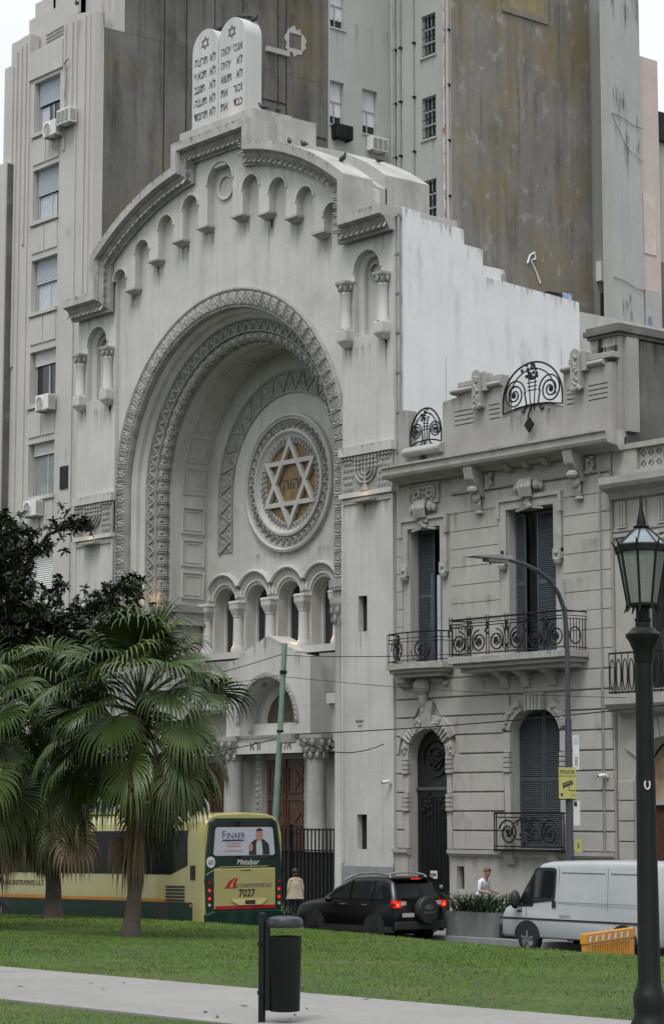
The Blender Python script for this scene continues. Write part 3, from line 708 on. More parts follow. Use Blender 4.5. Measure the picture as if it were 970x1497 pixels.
# entablature and columns below the archivolts, projecting side blocks
for g in (-1, 1):
    X = lambda s: CX + g * s
    stp = [(6.0, 0.1), (5.5, 0.35), (5.2, 0.75), (4.85, 1.05), (4.5, 1.4)]
    en = MB(); 
    for (a, y), (c, y2) in zip(stp, stp[1:] + [(4.3, 1.4)]):
        x0, x1 = sorted((X(a + 0.03), X(c - 0.1))); en.box(x0, x1, y - 0.14, 2.9, 9.9, 10.12); en.box(x0 + (0.04 if g > 0 else 0), x1 - (0.04 if g < 0 else 0), y - 0.05, 2.9, 9.55, 9.9); en.box(x0, x1, y - 0.1, 2.9, 9.47, 9.55)
    en.box(*sorted((X(4.6), X(4.36))), 1.4, 2.75, 9.84, 10.1); en = en.build('jamb_entablature', CV, syn)
    jb = MB()
    for (a, y), (c, y2) in zip(stp[:-1], stp[1:]):
        x0, x1 = sorted((X(a + 0.02), X(c))); jb.box(x0, x1, y + 0.12 + 0.004 * a, 2.9 + 0.004 * a, 0.0, 9.5 - 0.004 * a)
    jb.build('jamb', ST, syn)
    for s, y, rr in ((5.72, 0.22, 0.24), (5.3, 0.55, 0.2), (4.98, 0.9, 0.2), (4.66, 1.25, 0.2)):
        c = MB().lathe([(rr + 0.08, 0.6), (rr + 0.08, 0.9), (rr + 0.03, 1.0), (rr, 1.1), (rr * 0.92, 8.7), (rr + 0.03, 8.78)], (X(s), y), 18).build('jamb_column', ST, syn, smooth=True)
        cp = MB().lathe([(rr, 8.75), (rr + 0.04, 9.0), (rr + 0.16, 9.4), (rr + 0.16, 9.5)], (X(s), y), 8, PI / 8)
        for k in range(8):
            for zz, dr in ((8.95, 0.05), (9.2, 0.1)):
                a = k * PI / 4 + (zz > 9) * PI / 8; cp.ball((X(s) + (rr + dr) * math.cos(a), y + (rr + dr) * math.sin(a), zz), 0.06, 0.06, 0.12, 5, 4)
        cp.build('leaf_capital', CV, c)
    dn = MB()
    for k in range(26):
        a = 4.55 + 1.45 * k / 26; yy = [y for s_, y in stp if s_ >= a - 0.02][-1]; dn.box(*sorted((X(a), X(a + 0.03))), yy - 0.13, yy, 9.8, 9.89)
    dn.build('dentil_course', CV, en)

# portal: gabled porch with arch, inscription, columns and doors
por = MB()
YP = 1.9
gab = [(CX - 2.16, 5.7), (CX - 2.16, 8.1), (CX - 1.45, 8.22), (CX - 1.45, 8.32), (CX, 8.88), (CX + 1.45, 8.32), (CX + 1.45, 8.22), (CX + 2.16, 8.1), (CX + 2.16, 5.7)]
ar = arc_pts(CX, 6.1, 1.45, 0, PI, 24)
por.prism(gab + [(CX + 1.45, 5.7)] + ar + [(CX - 1.45, 5.7)], YP, YB)
porch = por.build('porch_gable', ST, syn)
cb = MB(); cb.sweep([(1.6, YP - 0.05), (1.45, YP - 0.07), (1.42, YP + 0.02), (1.6, YP + 0.02)], ring_stations(CX, 6.1, 24, 0, PI)); 
for k in range(30):
    a = PI * (k + 0.5) / 30; cb.ball((CX + 1.52 * math.cos(a), YP - 0.06, 6.1 + 1.52 * math.sin(a)), 0.05, 0.03, 0.06, 5, 4)
cb.build('porch_archivolt', CV, porch)
rc = MB()
for (a, zc) in [(PI * k / 6, 0) for k in range(1, 6)]:
    c = (CX + 1.44 * math.cos(a), YP + 0.42, 6.1 + 1.44 * math.sin(a)); rc.ball(c, 0.09, 0.12, 0.09, 8, 5)
for g in (-1, 1): rc.ball((CX + g * 1.44, YP + 0.42, 5.9), 0.05, 0.1, 0.1, 8, 5)
rc.build('soffit_rosette', CV, porch)
tym = MB().prism(arch_poly(CX, 0.98, 6.1, 6.1, n=18), YB - 0.12, YB - 0.06).build('tympanum', mat('dull_mosaic', (0.085, 0.062, 0.035), rough=0.5, var=0.4, scale=6), porch)
MB().sweep([(1.46, YB - 0.18), (1.2, YB - 0.2), (1.0, YB - 0.12), (0.98, YB - 0.02), (1.46, YB - 0.02)], arch_stations(CX, 6.1, 5.72, 20)).build('tympanum_ring', ST, porch)
MB().box(CX - 1.46, CX + 1.46, YB - 0.34, YB - 0.01, 5.72, 6.1).build('tympanum_sill', ST, porch)
fr = MB().box(CX - 2.4, CX + 2.4, YP + 0.1, YB, 5.12, 5.69).build('inscription_frieze', ST, porch)
MB().box(CX - 4.5, CX + 4.5, YB - 0.35, YB + 0.01, 5.12, 5.66).build('inscription_frieze', ST, porch)
for body, xx in (('בית אלהים', CX + 3.35), ('ורא', CX - 0.75), ('אלה', CX + 0.75)):
    write('inscription', body[::-1], 0.42, M['engraved'], porch, (xx, (YP + 0.095) if abs(xx - CX) < 2 else YB - 0.355, 5.24), bold=0.004)
dn = MB()
for k in range(46): dn.box(CX - 2.4 + k * 0.105, CX - 2.34 + k * 0.105, YP + 0.03, YP + 0.11, 5.62, 5.7)
tag(dn.build('dentil_course', CV, porch), kind='stuff')
for g in (-1, 1):
    s = g * 2.12
    c = MB().lathe([(0.42, 0.6), (0.42, 0.85), (0.36, 0.95), (0.34, 1.0), (0.3, 4.85), (0.33, 4.9)], (CX + s, YP + 0.28), 20).build('porch_column', ST, porch, smooth=True)
    cp = MB().lathe([(0.3, 4.88), (0.36, 5.1), (0.5, 5.45), (0.54, 5.55), (0.54, 5.69)], (CX + s, YP + 0.28), 8, PI / 8)
    for k in range(10):
        for zz, dr in ((5.02, 0.04), (5.22, 0.1), (5.42, 0.18)):
            a = k * PI / 5 + (zz > 5.1) * 0.3; cp.ball((CX + s + (0.3 + dr) * math.cos(a), YP + 0.28 + (0.3 + dr) * math.sin(a), zz), 0.08, 0.08, 0.13, 5, 4)
    cp.build('leaf_capital', CV, c)
    MB().box(*sorted((CX + g * 2.6, CX + g * 4.5)), YB - 0.5, YB, 6.5, 6.62).build('side_ledge', ST, porch)
    MB().box(*sorted((CX + g * 2.6, CX + g * 4.5)), YB - 0.62, YB, 6.62, 6.95).build('side_cornice', ST, porch)
    MB().prismx([(YB, 8.28), (YB - 0.55, 8.2), (YB - 0.3, 7.0), (YB, 6.95)], *sorted((CX + g * 2.17, CX + g * 4.5))).build('side_roof', WE, porch)
    for q in (1.25, 2.75):
        MB().box(*sorted((CX + g * (q - 0.13), CX + g * (q + 0.13))), YB - 0.28, YB, 0.3, 5.12).build('door_pilaster', ST, porch)
        kt = MB()
        for k in range(22): kt.box(*sorted((CX + g * (q - 0.1), CX + g * (q + 0.1))), YB - 0.33, YB - 0.27, 0.9 + k * 0.19, 1.02 + k * 0.19)
        kt.build('knotted_strip', CV, porch)
def panelled_door(par, x0, x1, z0, z1, y):
    d = MB().box(x0, x1, y, y + 0.08, z0, z1).build('door', M['wood'], par)
    xm = (x0 + x1) / 2
    for a, c in ((x0, xm), (xm, x1)):
        for k in range(4):
            za = z0 + 0.15 + k * (z1 - z0 - 0.2) / 4; zb = za + (z1 - z0 - 0.2) / 4 - 0.18
            p = MB(); 
            for bx in ((a + 0.1, c - 0.1, za, za + 0.05), (a + 0.1, c - 0.1, zb - 0.05, zb), (a + 0.1, a + 0.15, za + 0.05, zb - 0.05), (c - 0.15, c - 0.1, za + 0.05, zb - 0.05)): p.box(bx[0], bx[1], y - 0.035, y, bx[2], bx[3])
            p.prism([(a + (c - a) / 2, za + 0.12), (a + 0.22, (za + zb) / 2), (a + (c - a) / 2, zb - 0.12), (c - 0.22, (za + zb) / 2)], y - 0.025, y); p.build('door_panel', M['wood'], d)
    MB().box(xm - 0.025, xm + 0.025, y - 0.05, y, z0, z1).build('door_astragal', M['wood'], d)
panelled_door(porch, CX - 0.98, CX + 0.98, 0.6, 4.95, YB - 0.12)
for g in (-1, 1): panelled_door(porch, min(CX + g * 3.1, CX + g * 4.1), max(CX + g * 3.1, CX + g * 4.1), 0.6, 4.9, YB - 0.1)
MB().box(CX - 4.6, CX + 4.6, 0.6, YB, -0.2, 0.6).build('entrance_step', M['granite'], syn)

# nave mass and white party wall
MB().box(CX - 8.2, CX + 8.0, 3.6, 14.0, 0, 19.0).build('nave', ST, syn)
ww = MB().prismx([(0.28, 12.0), (0.28, 20.98), (0.95, 20.92), (0.95, 20.75), (2.72, 20.7), (2.72, 20.24), (3.5, 20.2), (3.5, 19.38), (7.65, 19.16), (7.65, 12.0)], -0.45, 0.14).build('party_wall', M['white_wall'], syn)
MB().box(-0.3, 0.1, 3.52, 4.3, 19.36, 19.72).build('parapet_stub', M['white_wall'], ww)
MB().box(-0.25, 0.05, 6.4, 7.0, 19.22, 19.36).build('loose_board', M['iron'], ww)
gp = MB().tube([(0.07, 0.14, 2.0), (0.07, 0.14, 20.8), (0.0, 0.14, 21.0), (-0.5, 0.3, 21.05), (-1.4, 0.9, 21.02)], 0.05, 8)
for k in range(16): gp.box(-0.01, 0.13, 0.07, 0.2, 3 + k * 1.18, 3.08 + k * 1.18)
gp.build('drain_pipe', M['grey_pipe'], syn, smooth=True)
MB().prismx([(0.0, 0.0), (0.02, 13.0), (0.02, 20.9), (0.3, 20.9), (0.3, 0.0)], -0.2, 0.02).build('corner_return', ST, syn)
# paint cans on the wall top
for y, lb_ in ((7.25, 'nearer'), (7.45, 'farther')): tag(MB().lathe([(0.09, 19.18), (0.09, 19.42), (0.07, 19.43)], (-0.1, y), 12).build('paint_can', mat('blue_white_tin', (0.25, 0.35, 0.55), rough=0.4, var=0.5, scale=9)), lb_ + ' of two small blue cans at the end of the white wall top', 'can', 'cans on the white wall')
tag(MB().lathe([(0.11, 19.34), (0.11, 19.62), (0.06, 19.74), (0.05, 19.76)], (-0.1, 4.55), 12).build('roof_vent', M['grey_pipe']), 'small grey metal vent cap on top of the white wall step', 'vent')
# warm floodlights at the foot of the arch and columns, under tablets and friezes
def warm(x, y, z, w, nm='floodlight_lamp', dz=1):
    l = bpy.data.lights.new(nm, 'POINT'); l.energy = w; l.color = (1.0, 0.60, 0.24); l.shadow_soft_size = 0.03
    o = bpy.data.objects.new(nm, l); COL.objects.link(o); o.location = (x, y, z); o.rotation_euler = (PI, 0, 0) if dz > 0 else (0, 0, 0); return o
for g in (-1, 1):
    MB().box(CX + g * 4.66 - 0.13, CX + g * 4.66 + 0.13, 0.6, 0.74, 10.13, 10.2).build('floodlight', M['iron'], syn)
    warm(CX + g * 4.66 , 0.62, 10.36, 3.0)
    warm(CX + g * 7.17, -0.36, 12.52, 1.0)
for s in (-2.58, 0.86, 2.58): warm(CX + s - 0.16, YB - 0.34, 8.72, 0.9)
warm(CX + 0.9, -0.42, 25.6, 0.5)
# ------------------------------------------------------------------ ironwork helpers
def spiral(cx, cz, r0, r1, a0, turns, n=28):
    out = []
    for i in range(n + 1):
        t = i / n; r = r0 + (r1 - r0) * t; a = a0 + turns * 2 * PI * t
        out.append((cx + r * math.cos(a), cz + r * math.sin(a)))
    return out
def iron(par, name, pts2, y, r=0.014, m=None, n=5):
    return MB().tube([(x, y, z) for x, z in pts2], r * 1.3, n).build(name, m or M['iron'], par, smooth=True)
def railing(par, x0, x1, y, z0, z1, motifs, posts=2, ends=(True, True)):
    """scrolled wrought iron railing in the plane y"""
    for z, r in ((z1, 0.022), (z1 - 0.12, 0.012), (z1 - 0.2, 0.012), (z0 + 0.06, 0.014)): iron(par, 'rail', [(x0, z), (x1, z)], y, r)
    w = (x1 - x0) / motifs; h = z1 - z0 - 0.26
    for i in range(motifs + 1):
        xx = x0 + i * w
        if (i == 0 and not ends[0]) or (i == motifs and not ends[1]): continue
        for dx in (-0.05, 0.05): iron(par, 'bar', [(xx + dx, z0), (xx + dx, z1)], y, 0.011)
        b = MB()
        for k in range(5): b.ball((xx + random.uniform(-0.06, 0.06), y - 0.02, z1 - 0.2 - 0.07 * k + 0.06), 0.05, 0.03, 0.05, 6, 4)
        b.build('flower_boss', M['iron'], par)
        b = MB()
        for sg in (-1, 1):
            b.tube([(xx + sg * 0.04, y, z1 - 0.01), (xx + sg * 0.07, y - 0.01, z1 + 0.05), (xx + sg * 0.03, y - 0.01, z1 + 0.07)], 0.012, 5)
        b.build('finial_scroll', M['iron'], par)
    for i in range(motifs):
        c = x0 + (i + 0.5) * w; zc = z0 + 0.06 + h * 0.42; rr = min(h * 0.5, w * 0.42)
        sg = 1 if i % 2 else -1
        iron(par, 'scroll', spiral(c + sg * rr * 0.1, zc, rr, rr * 0.2, PI / 2, sg * 1.9, 40), y, 0.016)
        iron(par, 'scroll', spiral(c + sg * rr * 0.1, zc, rr * 0.8, rr * 0.55, -PI / 2, -sg * 0.6, 20), y, 0.012)
        b = MB()
        for k in range(7): b.ball((c + sg * rr * 0.1 + 0.05 * math.cos(k), y - 0.015, zc + 0.05 * math.sin(k * 1.7)), 0.05, 0.03, 0.05, 6, 4)
        b.build('scroll_boss', M['iron'], par)
        iron(par, 'scroll', [(c - sg * w * 0.45, z0 + 0.08), (c - sg * w * 0.44, zc), (c - sg * w * 0.36, z1 - 0.3), (c - sg * w * 0.28, z1 - 0.22)], y, 0.013)
        iron(par, 'scroll', spiral(c - sg * w * 0.38, z0 + 0.2, 0.09, 0.03, PI / 2, sg * 1.4, 16), y, 0.011)
def fan_grille(par, cx, z0, hw, hz, y, pend=0.0):
    """arched iron fan with two volutes, a flower stem and a hanging diamond"""
    for k in (1.0, 0.78): iron(par, 'fan_arc', [(cx + hw * k * math.cos(a), z0 + hz * 0.25 + (hz * 0.75 * (1 if k == 1 else 0.82)) * math.sin(a)) for a in [PI * i / 22 for i in range(23)]], y, 0.022 if k == 1 else 0.016)
    iron(par, 'fan_base', [(cx - hw, z0 + hz * 0.02), (cx - hw * 0.5, z0 + hz * 0.1), (cx, z0 + hz * 0.12), (cx + hw * 0.5, z0 + hz * 0.1), (cx + hw, z0 + hz * 0.02)], y, 0.018)
    for sg in (-1, 1):
        iron(par, 'fan_side', [(cx + sg * hw, z0 + hz * 0.02), (cx + sg * hw, z0 + hz * 0.25)], y, 0.018)
        iron(par, 'volute', [(cx + sg * x, z) for x, z in spiral(hw * 0.6, z0 + hz * 0.38, hw * 0.37, hw * 0.07, PI, -2.4, 56)], y, 0.018)
        iron(par, 'volute', [(cx + sg * x, z) for x, z in spiral(hw * 0.58, z0 + hz * 0.36, hw * 0.24, hw * 0.18, PI * 0.9, -0.6, 20)], y, 0.012)
        b = MB().ball((cx + sg * hw * 0.63, y, z0 + hz * 0.38), hw * 0.075, 0.04, hw * 0.085, 10, 6); b.build('volute_eye', M['iron'], par)
        iron(par, 'stem', [(cx + sg * hw * 0.26, z0 + hz * 0.4), (cx + sg * hw * 0.2, z0 + hz * 0.15), (cx + sg * hw * 0.3, z0 - hz * 0.02), (cx + sg * hw * 0.38, z0 + hz * 0.02)], y, 0.018)
    for dx in (-0.05, 0.05): iron(par, 'stem', [(cx + dx * hw, z0), (cx + dx * hw * 2.4, z0 + hz * 0.75)], y, 0.013)
    for zz in (0.42, 0.5, 0.58): iron(par, 'collar', [(cx - hw * 0.16, z0 + hz * zz), (cx + hw * 0.16, z0 + hz * zz)], y, 0.013)
    b = MB()
    for k in range(22): b.ball((cx + random.gauss(0, 0.13) * hw, y - 0.02, z0 + hz * random.uniform(0.66, 0.97)), 0.05 * hw, 0.03, 0.05 * hw, 6, 4)
    tag(b.build('flower_cluster', M['iron'], par), kind='stuff')
    zz = z0 - pend
    iron(par, 'pendant_stem', [(cx + 0.02, z0 + 0.1), (cx - 0.1 * hw, z0 - pend * 0.4), (cx - 0.06 * hw, zz + 0.1)], y - 0.06, 0.02)
    d = 0.15 * max(hw, 0.8)
    MB().prism([(cx - d, zz), (cx, zz + d * 1.25), (cx + d, zz), (cx, zz - d * 1.25)], y - 0.16, y - 0.1).build('pendant_diamond', M['iron'], par)
def shutter(par, x0, x1, z0, z1, y, ang=0.0):
    f = MB(); t = 0.05
    for bx in ((x0, x0 + t, z0, z1), (x1 - t, x1, z0, z1), (x0 + t, x1 - t, z0, z0 + 0.1), (x0 + t, x1 - t, z1 - 0.08, z1), (x0 + t, x1 - t, (z0 + z1) / 2 - 0.05, (z0 + z1) / 2 + 0.05)): f.box(bx[0], bx[1], y, y + 0.04, bx[2], bx[3])
    sh = f.build('shutter', M['shutter'], par)
    l = MB(); n = int((z1 - z0 - 0.2) / 0.052)
    for k in range(n):
        z = z0 + 0.11 + k * 0.052
        l.add([(x0 + t, y + 0.0, z), (x1 - t, y + 0.0, z), (x1 - t, y + 0.035, z + 0.04), (x0 + t, y + 0.035, z + 0.04), (x0 + t, y + 0.008, z - 0.006), (x1 - t, y + 0.008, z - 0.006), (x1 - t, y + 0.043, z + 0.034), (x0 + t, y + 0.043, z + 0.034)],
              [(0, 1, 2, 3), (7, 6, 5, 4), (0, 4, 5, 1)])
    tag(l.build('louvres', M['shutter'], sh), kind='stuff')
    return sh

# ------------------------------------------------------------------ townhouse
TW, TT, PR = M['town'], M['town_trim'], M['parapet']
tw = thing('townhouse', 'two storey stone townhouse with iron balconies, slate shutters and dark arched door', 'townhouse', (4.3, 0, 0.1))
DX, DH, DS = 1.42, 0.79, 4.79
BX, BH = 5.68, 0.94
door_hole = arch_poly(DX, DH, -0.1, DS)
win_hole = arch_poly(BX, BH, 2.3, 5.35, 0.68)
twall = MB().prism(rect(0.06, 8.5, -0.2, 13.0), 0.05, 0.55, [door_hole, win_hole, rect(0.64, 1.98, 7.5, 11.28), rect(4.68, 6.46, 7.5, 11.44), rect(2.6, 2.86, 1.17, 1.78)]).build('wall', TW, tw)
MB().box(0.1, 8.45, 0.9, 1.0, 0, 12.9).build('dark_interior', M['void'], tw)
# stone courses, ground floor rustication
zs = [2.24 + 0.525 * k for k in range(10)]
for k in range(9):
    z0, z1 = zs[k] + 0.022, zs[k + 1] - 0.022
    def cl(z, r, c, s0): return math.sqrt(max(0, r * r - (z - s0) ** 2)) if z > s0 else r
    segs = []
    if z1 < 6.45:
        a0, a1 = cl(z0, DH + 0.48, DX, DS) if z0 < DS + DH + 0.46 else 0.26, cl(z1, DH + 0.48, DX, DS) if z1 < DS + DH + 0.46 else 0.2
        if z0 < DS: a0 = DH + 0.22; a1 = DH + 0.22 if z1 < DS + 0.3 else max(a1, DH + 0.2)
        segs.append([(0.08, z0), (0.08, z1), (DX - max(a1, 0.22), z1), (DX - max(a0, 0.24), z0)])
        b0 = 1.22 if z0 < 5.5 else (0.9 if z0 < 5.95 else 0.3)
        right = BX - b0 - (0.0 if z0 < 5.5 else 0.1)
        segs.append([(DX + max(a0, 0.24), z0), (DX + max(a1, 0.22), z1), (right, z1), (right, z0)])
        segs.append([(BX + b0, z0), (BX + b0, z1), (8.1, z1), (8.1, z0)])
    else: segs.append([(0.08, z0), (0.08, z1), (8.1, z1), (8.1, z0)])
    for sg in segs:
        if sg[2][0] - sg[0][0] > 0.1: MB().prism(sg, -0.02, 0.06).build('stone_course', TW, twall, bevel=0.012)
    MB().prism(rect(8.14, 8.48, z0, z1), -0.01, 0.06).build('quoin', TW, twall, bevel=0.012)
for k in range(10):
    z0, z1 = 6.99 + 0.51 * k + 0.01, 6.99 + 0.51 * (k + 1) - 0.01
    rg = [(0.08, 8.1)] if z0 > 11.5 or z1 < 7.51 else [(0.08, 0.33), (2.38, 4.34), (6.78, 8.1)]
    for a, c in rg: MB().box(a, c, 0.018, 0.06, z0, z1).build('stone_course', TW, twall, bevel=0.006)
    MB().box(8.14, 8.48, 0.005, 0.06, z0, z1).build('quoin', TW, twall, bevel=0.006)
# base course
for a, c in ((2.36, 2.58), (2.88, 8.48)):
    MB().box(a, c, -0.02, 0.06, 1.0, 2.06).build('base_course', TW, twall)
MB().box(2.58, 2.88, -0.02, 0.06, 1.79, 2.06).build('base_course', TW, twall); MB().box(2.58, 2.88, -0.02, 0.06, 1.0, 1.16).build('base_course', TW, twall)
MB().box(2.34, 8.5, -0.06, 0.06, 0.92, 0.99).build('base_moulding', TW, twall); MB().box(2.34, 8.5, -0.045, 0.06, 0.82, 0.89).build('base_moulding', TW, twall)
MB().box(2.34, 8.5, -0.06, 0.06, 0.1, 0.79).build('base_course', TW, twall)
MB().box(0.06, 0.6, -0.06, 0.06, 0.1, 2.06).build('base_course', TW, twall)
MB().prismx([(0.06, 2.06), (-0.06, 2.06), (-0.1, 2.12), (-0.14, 2.14), (-0.14, 2.24), (0.06, 2.24)], 2.3, 8.55).build('sill_course', TT, twall)
MB().prismx([(0.06, 2.06), (-0.06, 2.06), (-0.1, 2.12), (-0.14, 2.14), (-0.14, 2.24), (0.06, 2.24)], 0.02, 0.63).build('sill_course', TT, twall)
for x in (4.75, 6.4): MB().prismx([(0.0, 1.85), (-0.1, 1.87), (-0.14, 1.95), (-0.2, 2.1), (-0.2, 2.235), (0.0, 2.235)], x - 0.17, x + 0.17).build('sill_bracket', TT, twall, bevel=0.01)
MB().box(2.55, 2.9, 0.18, 0.56, 1.1, 1.85).build('basement_slit', M['void'], twall)
# arched door surround
for a0, a1, r1, nm in ((62, 80, 1.2, 'carved_voussoir'), (80, 100, 1.58, 'keystone'), (100, 118, 1.2, 'carved_voussoir'), (28, 60, 1.3, 'voussoir'), (120, 152, 1.3, 'voussoir'), (2, 26, 1.1, 'carved_voussoir'), (154, 178, 1.1, 'carved_voussoir')):
    pts = arc_pts(DX, DS, DH + 0.0, R(a0), R(a1), 4) + list(reversed(arc_pts(DX, DS, r1, R(a0), R(a1), 4)))
    v = MB().prism(pts, -0.07 if nm != 'keystone' else -0.1, 0.06).build(nm, TT, twall, bevel=0.012)
    if nm == 'carved_voussoir':
        c = MB(); am = R((a0 + a1) / 2)
        for k in range(9):
            a = am + R(random.uniform(-7, 7)); r_ = random.uniform(DH + 0.08, r1 - 0.05); c.ball((DX + r_ * math.cos(a), -0.08, DS + r_ * math.sin(a)), 0.06, 0.05, 0.06, 6, 4)
        c.build('leaf_carving', TT, v)
    else:
        g = MB(); am = (a0 + a1) / 2; wd = (a1 - a0)
        for k in range(4):
            a = R(a0 + wd * (k + 0.5) / 4); g.tube([(DX + (DH + 0.02) * math.cos(a), -0.1, DS + (DH + 0.02) * math.sin(a)), (DX + (DH + 0.3) * math.cos(a), -0.1, DS + (DH + 0.3) * math.sin(a))], 0.035, 6)
        g.build('fluting', TT, v)
def grooved_block(x0, x1, z0, z1, n=4):
    b = MB(); h = (z1 - z0) / n
    for k in range(n): b.box(x0, x1, -0.09, 0.06, z0 + k * h + 0.012, z0 + (k + 1) * h - 0.012)
    b.box(x0 + 0.02, x1 - 0.02, -0.04, 0.06, z0, z1)
    b.build('grooved_block', TT, twall, bevel=0.008)
for sg in (-1, 1):
    x0, x1 = sorted((DX + sg * DH, DX + sg * (DH + 0.25))); 
    grooved_block(x0, x1, 4.33, 4.83); grooved_block(x0, x1, 3.28, 3.78)
    MB().box(*sorted((DX + sg * (DH + 0.004), DX + sg * (DH + 0.2))), -0.03, 0.06, 3.8, 4.31).build('jamb_block', TW, twall); MB().box(*sorted((DX + sg * (DH + 0.004), DX + sg * (DH + 0.2))), -0.03, 0.06, 2.26, 3.26).build('jamb_block', TW, twall)
    x0, x1 = sorted((BX + sg * (BH), BX + sg * 1.2)); grooved_block(x0, x1, 4.32, 4.85)
    MB().prism([(BX + sg * BH, 2.3), (BX + sg * BH, 4.3), (BX + sg * 1.18, 4.3), (BX + sg * 1.14, 3.3), (BX + sg * 1.0, 2.3)], -0.05, 0.06).build('jamb_block', TW, twall)
    MB().prism([(BX + sg * BH, 4.87), (BX + sg * BH, 5.4), (BX + sg * 1.25, 5.4), (BX + sg * 1.2, 4.87)], -0.05, 0.06).build('jamb_block', TW, twall)
    pts = [(BX + sg * BH * math.cos(a), 5.38 + 0.68 * math.sin(a)) for a in [R(6 + 54 * i / 8) for i in range(9)]] + [(BX + sg * 1.28 * math.cos(a), 5.4 + 0.98 * math.sin(a)) for a in [R(60 - 54 * i / 8) for i in range(9)]]
    c = MB().prism(pts, -0.07, 0.06).build('carved_shoulder', TT, twall)
    l = MB()
    for k in range(16):
        a = R(random.uniform(10, 58)); l.ball((BX + sg * 1.12 * math.cos(a) * random.uniform(0.95, 1.1), -0.08, 5.4 + 0.84 * math.sin(a)), 0.07, 0.06, 0.06, 6, 4)
    l.build('leaf_carving', TT, c)
k = MB()
for i in range(5): k.tube([(BX - 0.26 + i * 0.13, -0.11, 5.98), (BX - 0.28 + i * 0.14, -0.11, 6.4)], 0.05, 6)
k.box(BX - 0.36, BX + 0.36, -0.08, 0.06, 5.98, 6.44); k.build('fluted_keystone', TT, twall)
# ground floor window: closed louvred shutters and small railing
for a, c in ((BX - BH + 0.02, BX - 0.01), (BX + 0.01, BX + BH - 0.02)): shutter(tw, a, c, 2.3, 6.0, 0.3)
rl = MB().box(BX - 1.3, BX + 1.3, -0.34, -0.1, 2.25, 2.29).build('railing_shelf', M['iron'], tw)
for z, r in ((3.24, 0.022), (3.13, 0.013), (2.36, 0.016), (2.26, 0.016)): iron(rl, 'rail', [(BX - 1.3, z), (BX + 1.3, z)], -0.3, r)
for x in (-1.3, -1.22, 1.22, 1.3): iron(rl, 'bar', [(BX + x, 2.2), (BX + x, 3.24)], -0.3, 0.016)
for sg in (-1, 1):
    iron(rl, 'rail', [(BX + sg * 1.3, 3.24), (BX + sg * 1.3, 3.24)], -0.3, 0.02) if False else None
    MB().tube([(BX + sg * 1.3, -0.3, 3.24), (BX + sg * 1.3, 0.0, 3.24)], 0.018, 5).build('return_rail', M['iron'], rl)
    iron(rl, 'scroll', [(BX + sg * x, z) for x, z in spiral(0.78, 2.72, 0.36, 0.08, 0.3, 1.8, 40)], -0.3, 0.02)
    iron(rl, 'scroll', [(BX + sg * x, z) for x, z in spiral(0.36, 2.75, 0.36, 0.2, PI, -0.8, 24)], -0.3, 0.016)
    iron(rl, 'scroll', [(BX + sg * x, z) for x, z in spiral(0.18, 2.9, 0.26, 0.1, 0.0, 0.9, 24)], -0.3, 0.016)
    b = MB()
    for k in range(8): b.ball((BX + sg * (0.78 + random.uniform(-0.06, 0.06)), -0.3, 2.72 + random.uniform(-0.07, 0.07)), 0.05, 0.03, 0.05, 6, 4)
    b.build('scroll_boss', M['iron'], rl)
b = MB()
for k in range(26): b.ball((BX + random.gauss(0, 0.13), -0.3, 2.75 + random.gauss(0, 0.2)), 0.055, 0.03, 0.055, 6, 4)
tag(b.build('leaf_spray', M['iron'], rl), kind='stuff')
# street door
M['door_dark'] = mat('black_iron_door', (0.008, 0.009, 0.010), rough=0.45, var=0.3, scale=4, bump=0.08)
dr = MB().prism(arch_poly(DX, DH + 0.02, -0.1, DS), 0.30, 0.36).build('street_door', M['door_dark'], tw)
MB().box(DX - DH, DX + DH, 0.24, 0.31, 3.88, 3.97).build('transom_bar', M['shutter'], dr)
for r_ in (0.5, 0.3): iron(dr, 'transom_scroll', arc_pts(DX, 4.75, r_, 0, 2 * PI, 28), 0.27, 0.022, M['iron'])
b = MB()
for k in range(24): b.ball((DX + random.gauss(0, 0.12), 0.27, 4.75 + random.gauss(0, 0.12)), 0.06, 0.04, 0.06, 6, 4)
tag(b.build('transom_boss', M['iron'], dr), kind='stuff')
for k in range(9): iron(dr, 'door_bar', [(DX - 0.6 + k * 0.15, 0.9), (DX - 0.6 + k * 0.15, 3.7)], 0.27, 0.016)
for sg in (-1, 1):
    b = MB()
    for k in range(14): b.ball((DX + sg * 0.35 + random.gauss(0, 0.08), 0.26, 3.45 + random.gauss(0, 0.14)), 0.06, 0.03, 0.06, 6, 4)
    tag(b.build('leaf_ornament', M['iron'], dr), kind='stuff')
    MB().box(*sorted((DX + sg * 0.02, DX + sg * 0.66)), 0.25, 0.30, 0.15, 0.85).build('kick_panel', M['door_dark'], dr)
MB().ball((DX + 0.25, 0.24, 1.2), 0.06, 0.06, 0.06).build('door_knob', M['grey_pipe'], dr, smooth=True)
sg_ = MB().box(DX - 0.2, DX + 0.08, 0.235, 0.245, 1.42, 1.64).build('door_notice', M['white_metal'], dr)
for k, w_ in enumerate((0.05, 0.06, 0.05)): MB().box(DX - 0.17 + k * 0.08, DX - 0.17 + k * 0.08 + w_, 0.228, 0.235, 1.49, 1.57).build('notice_mark', M['ink'], sg_)
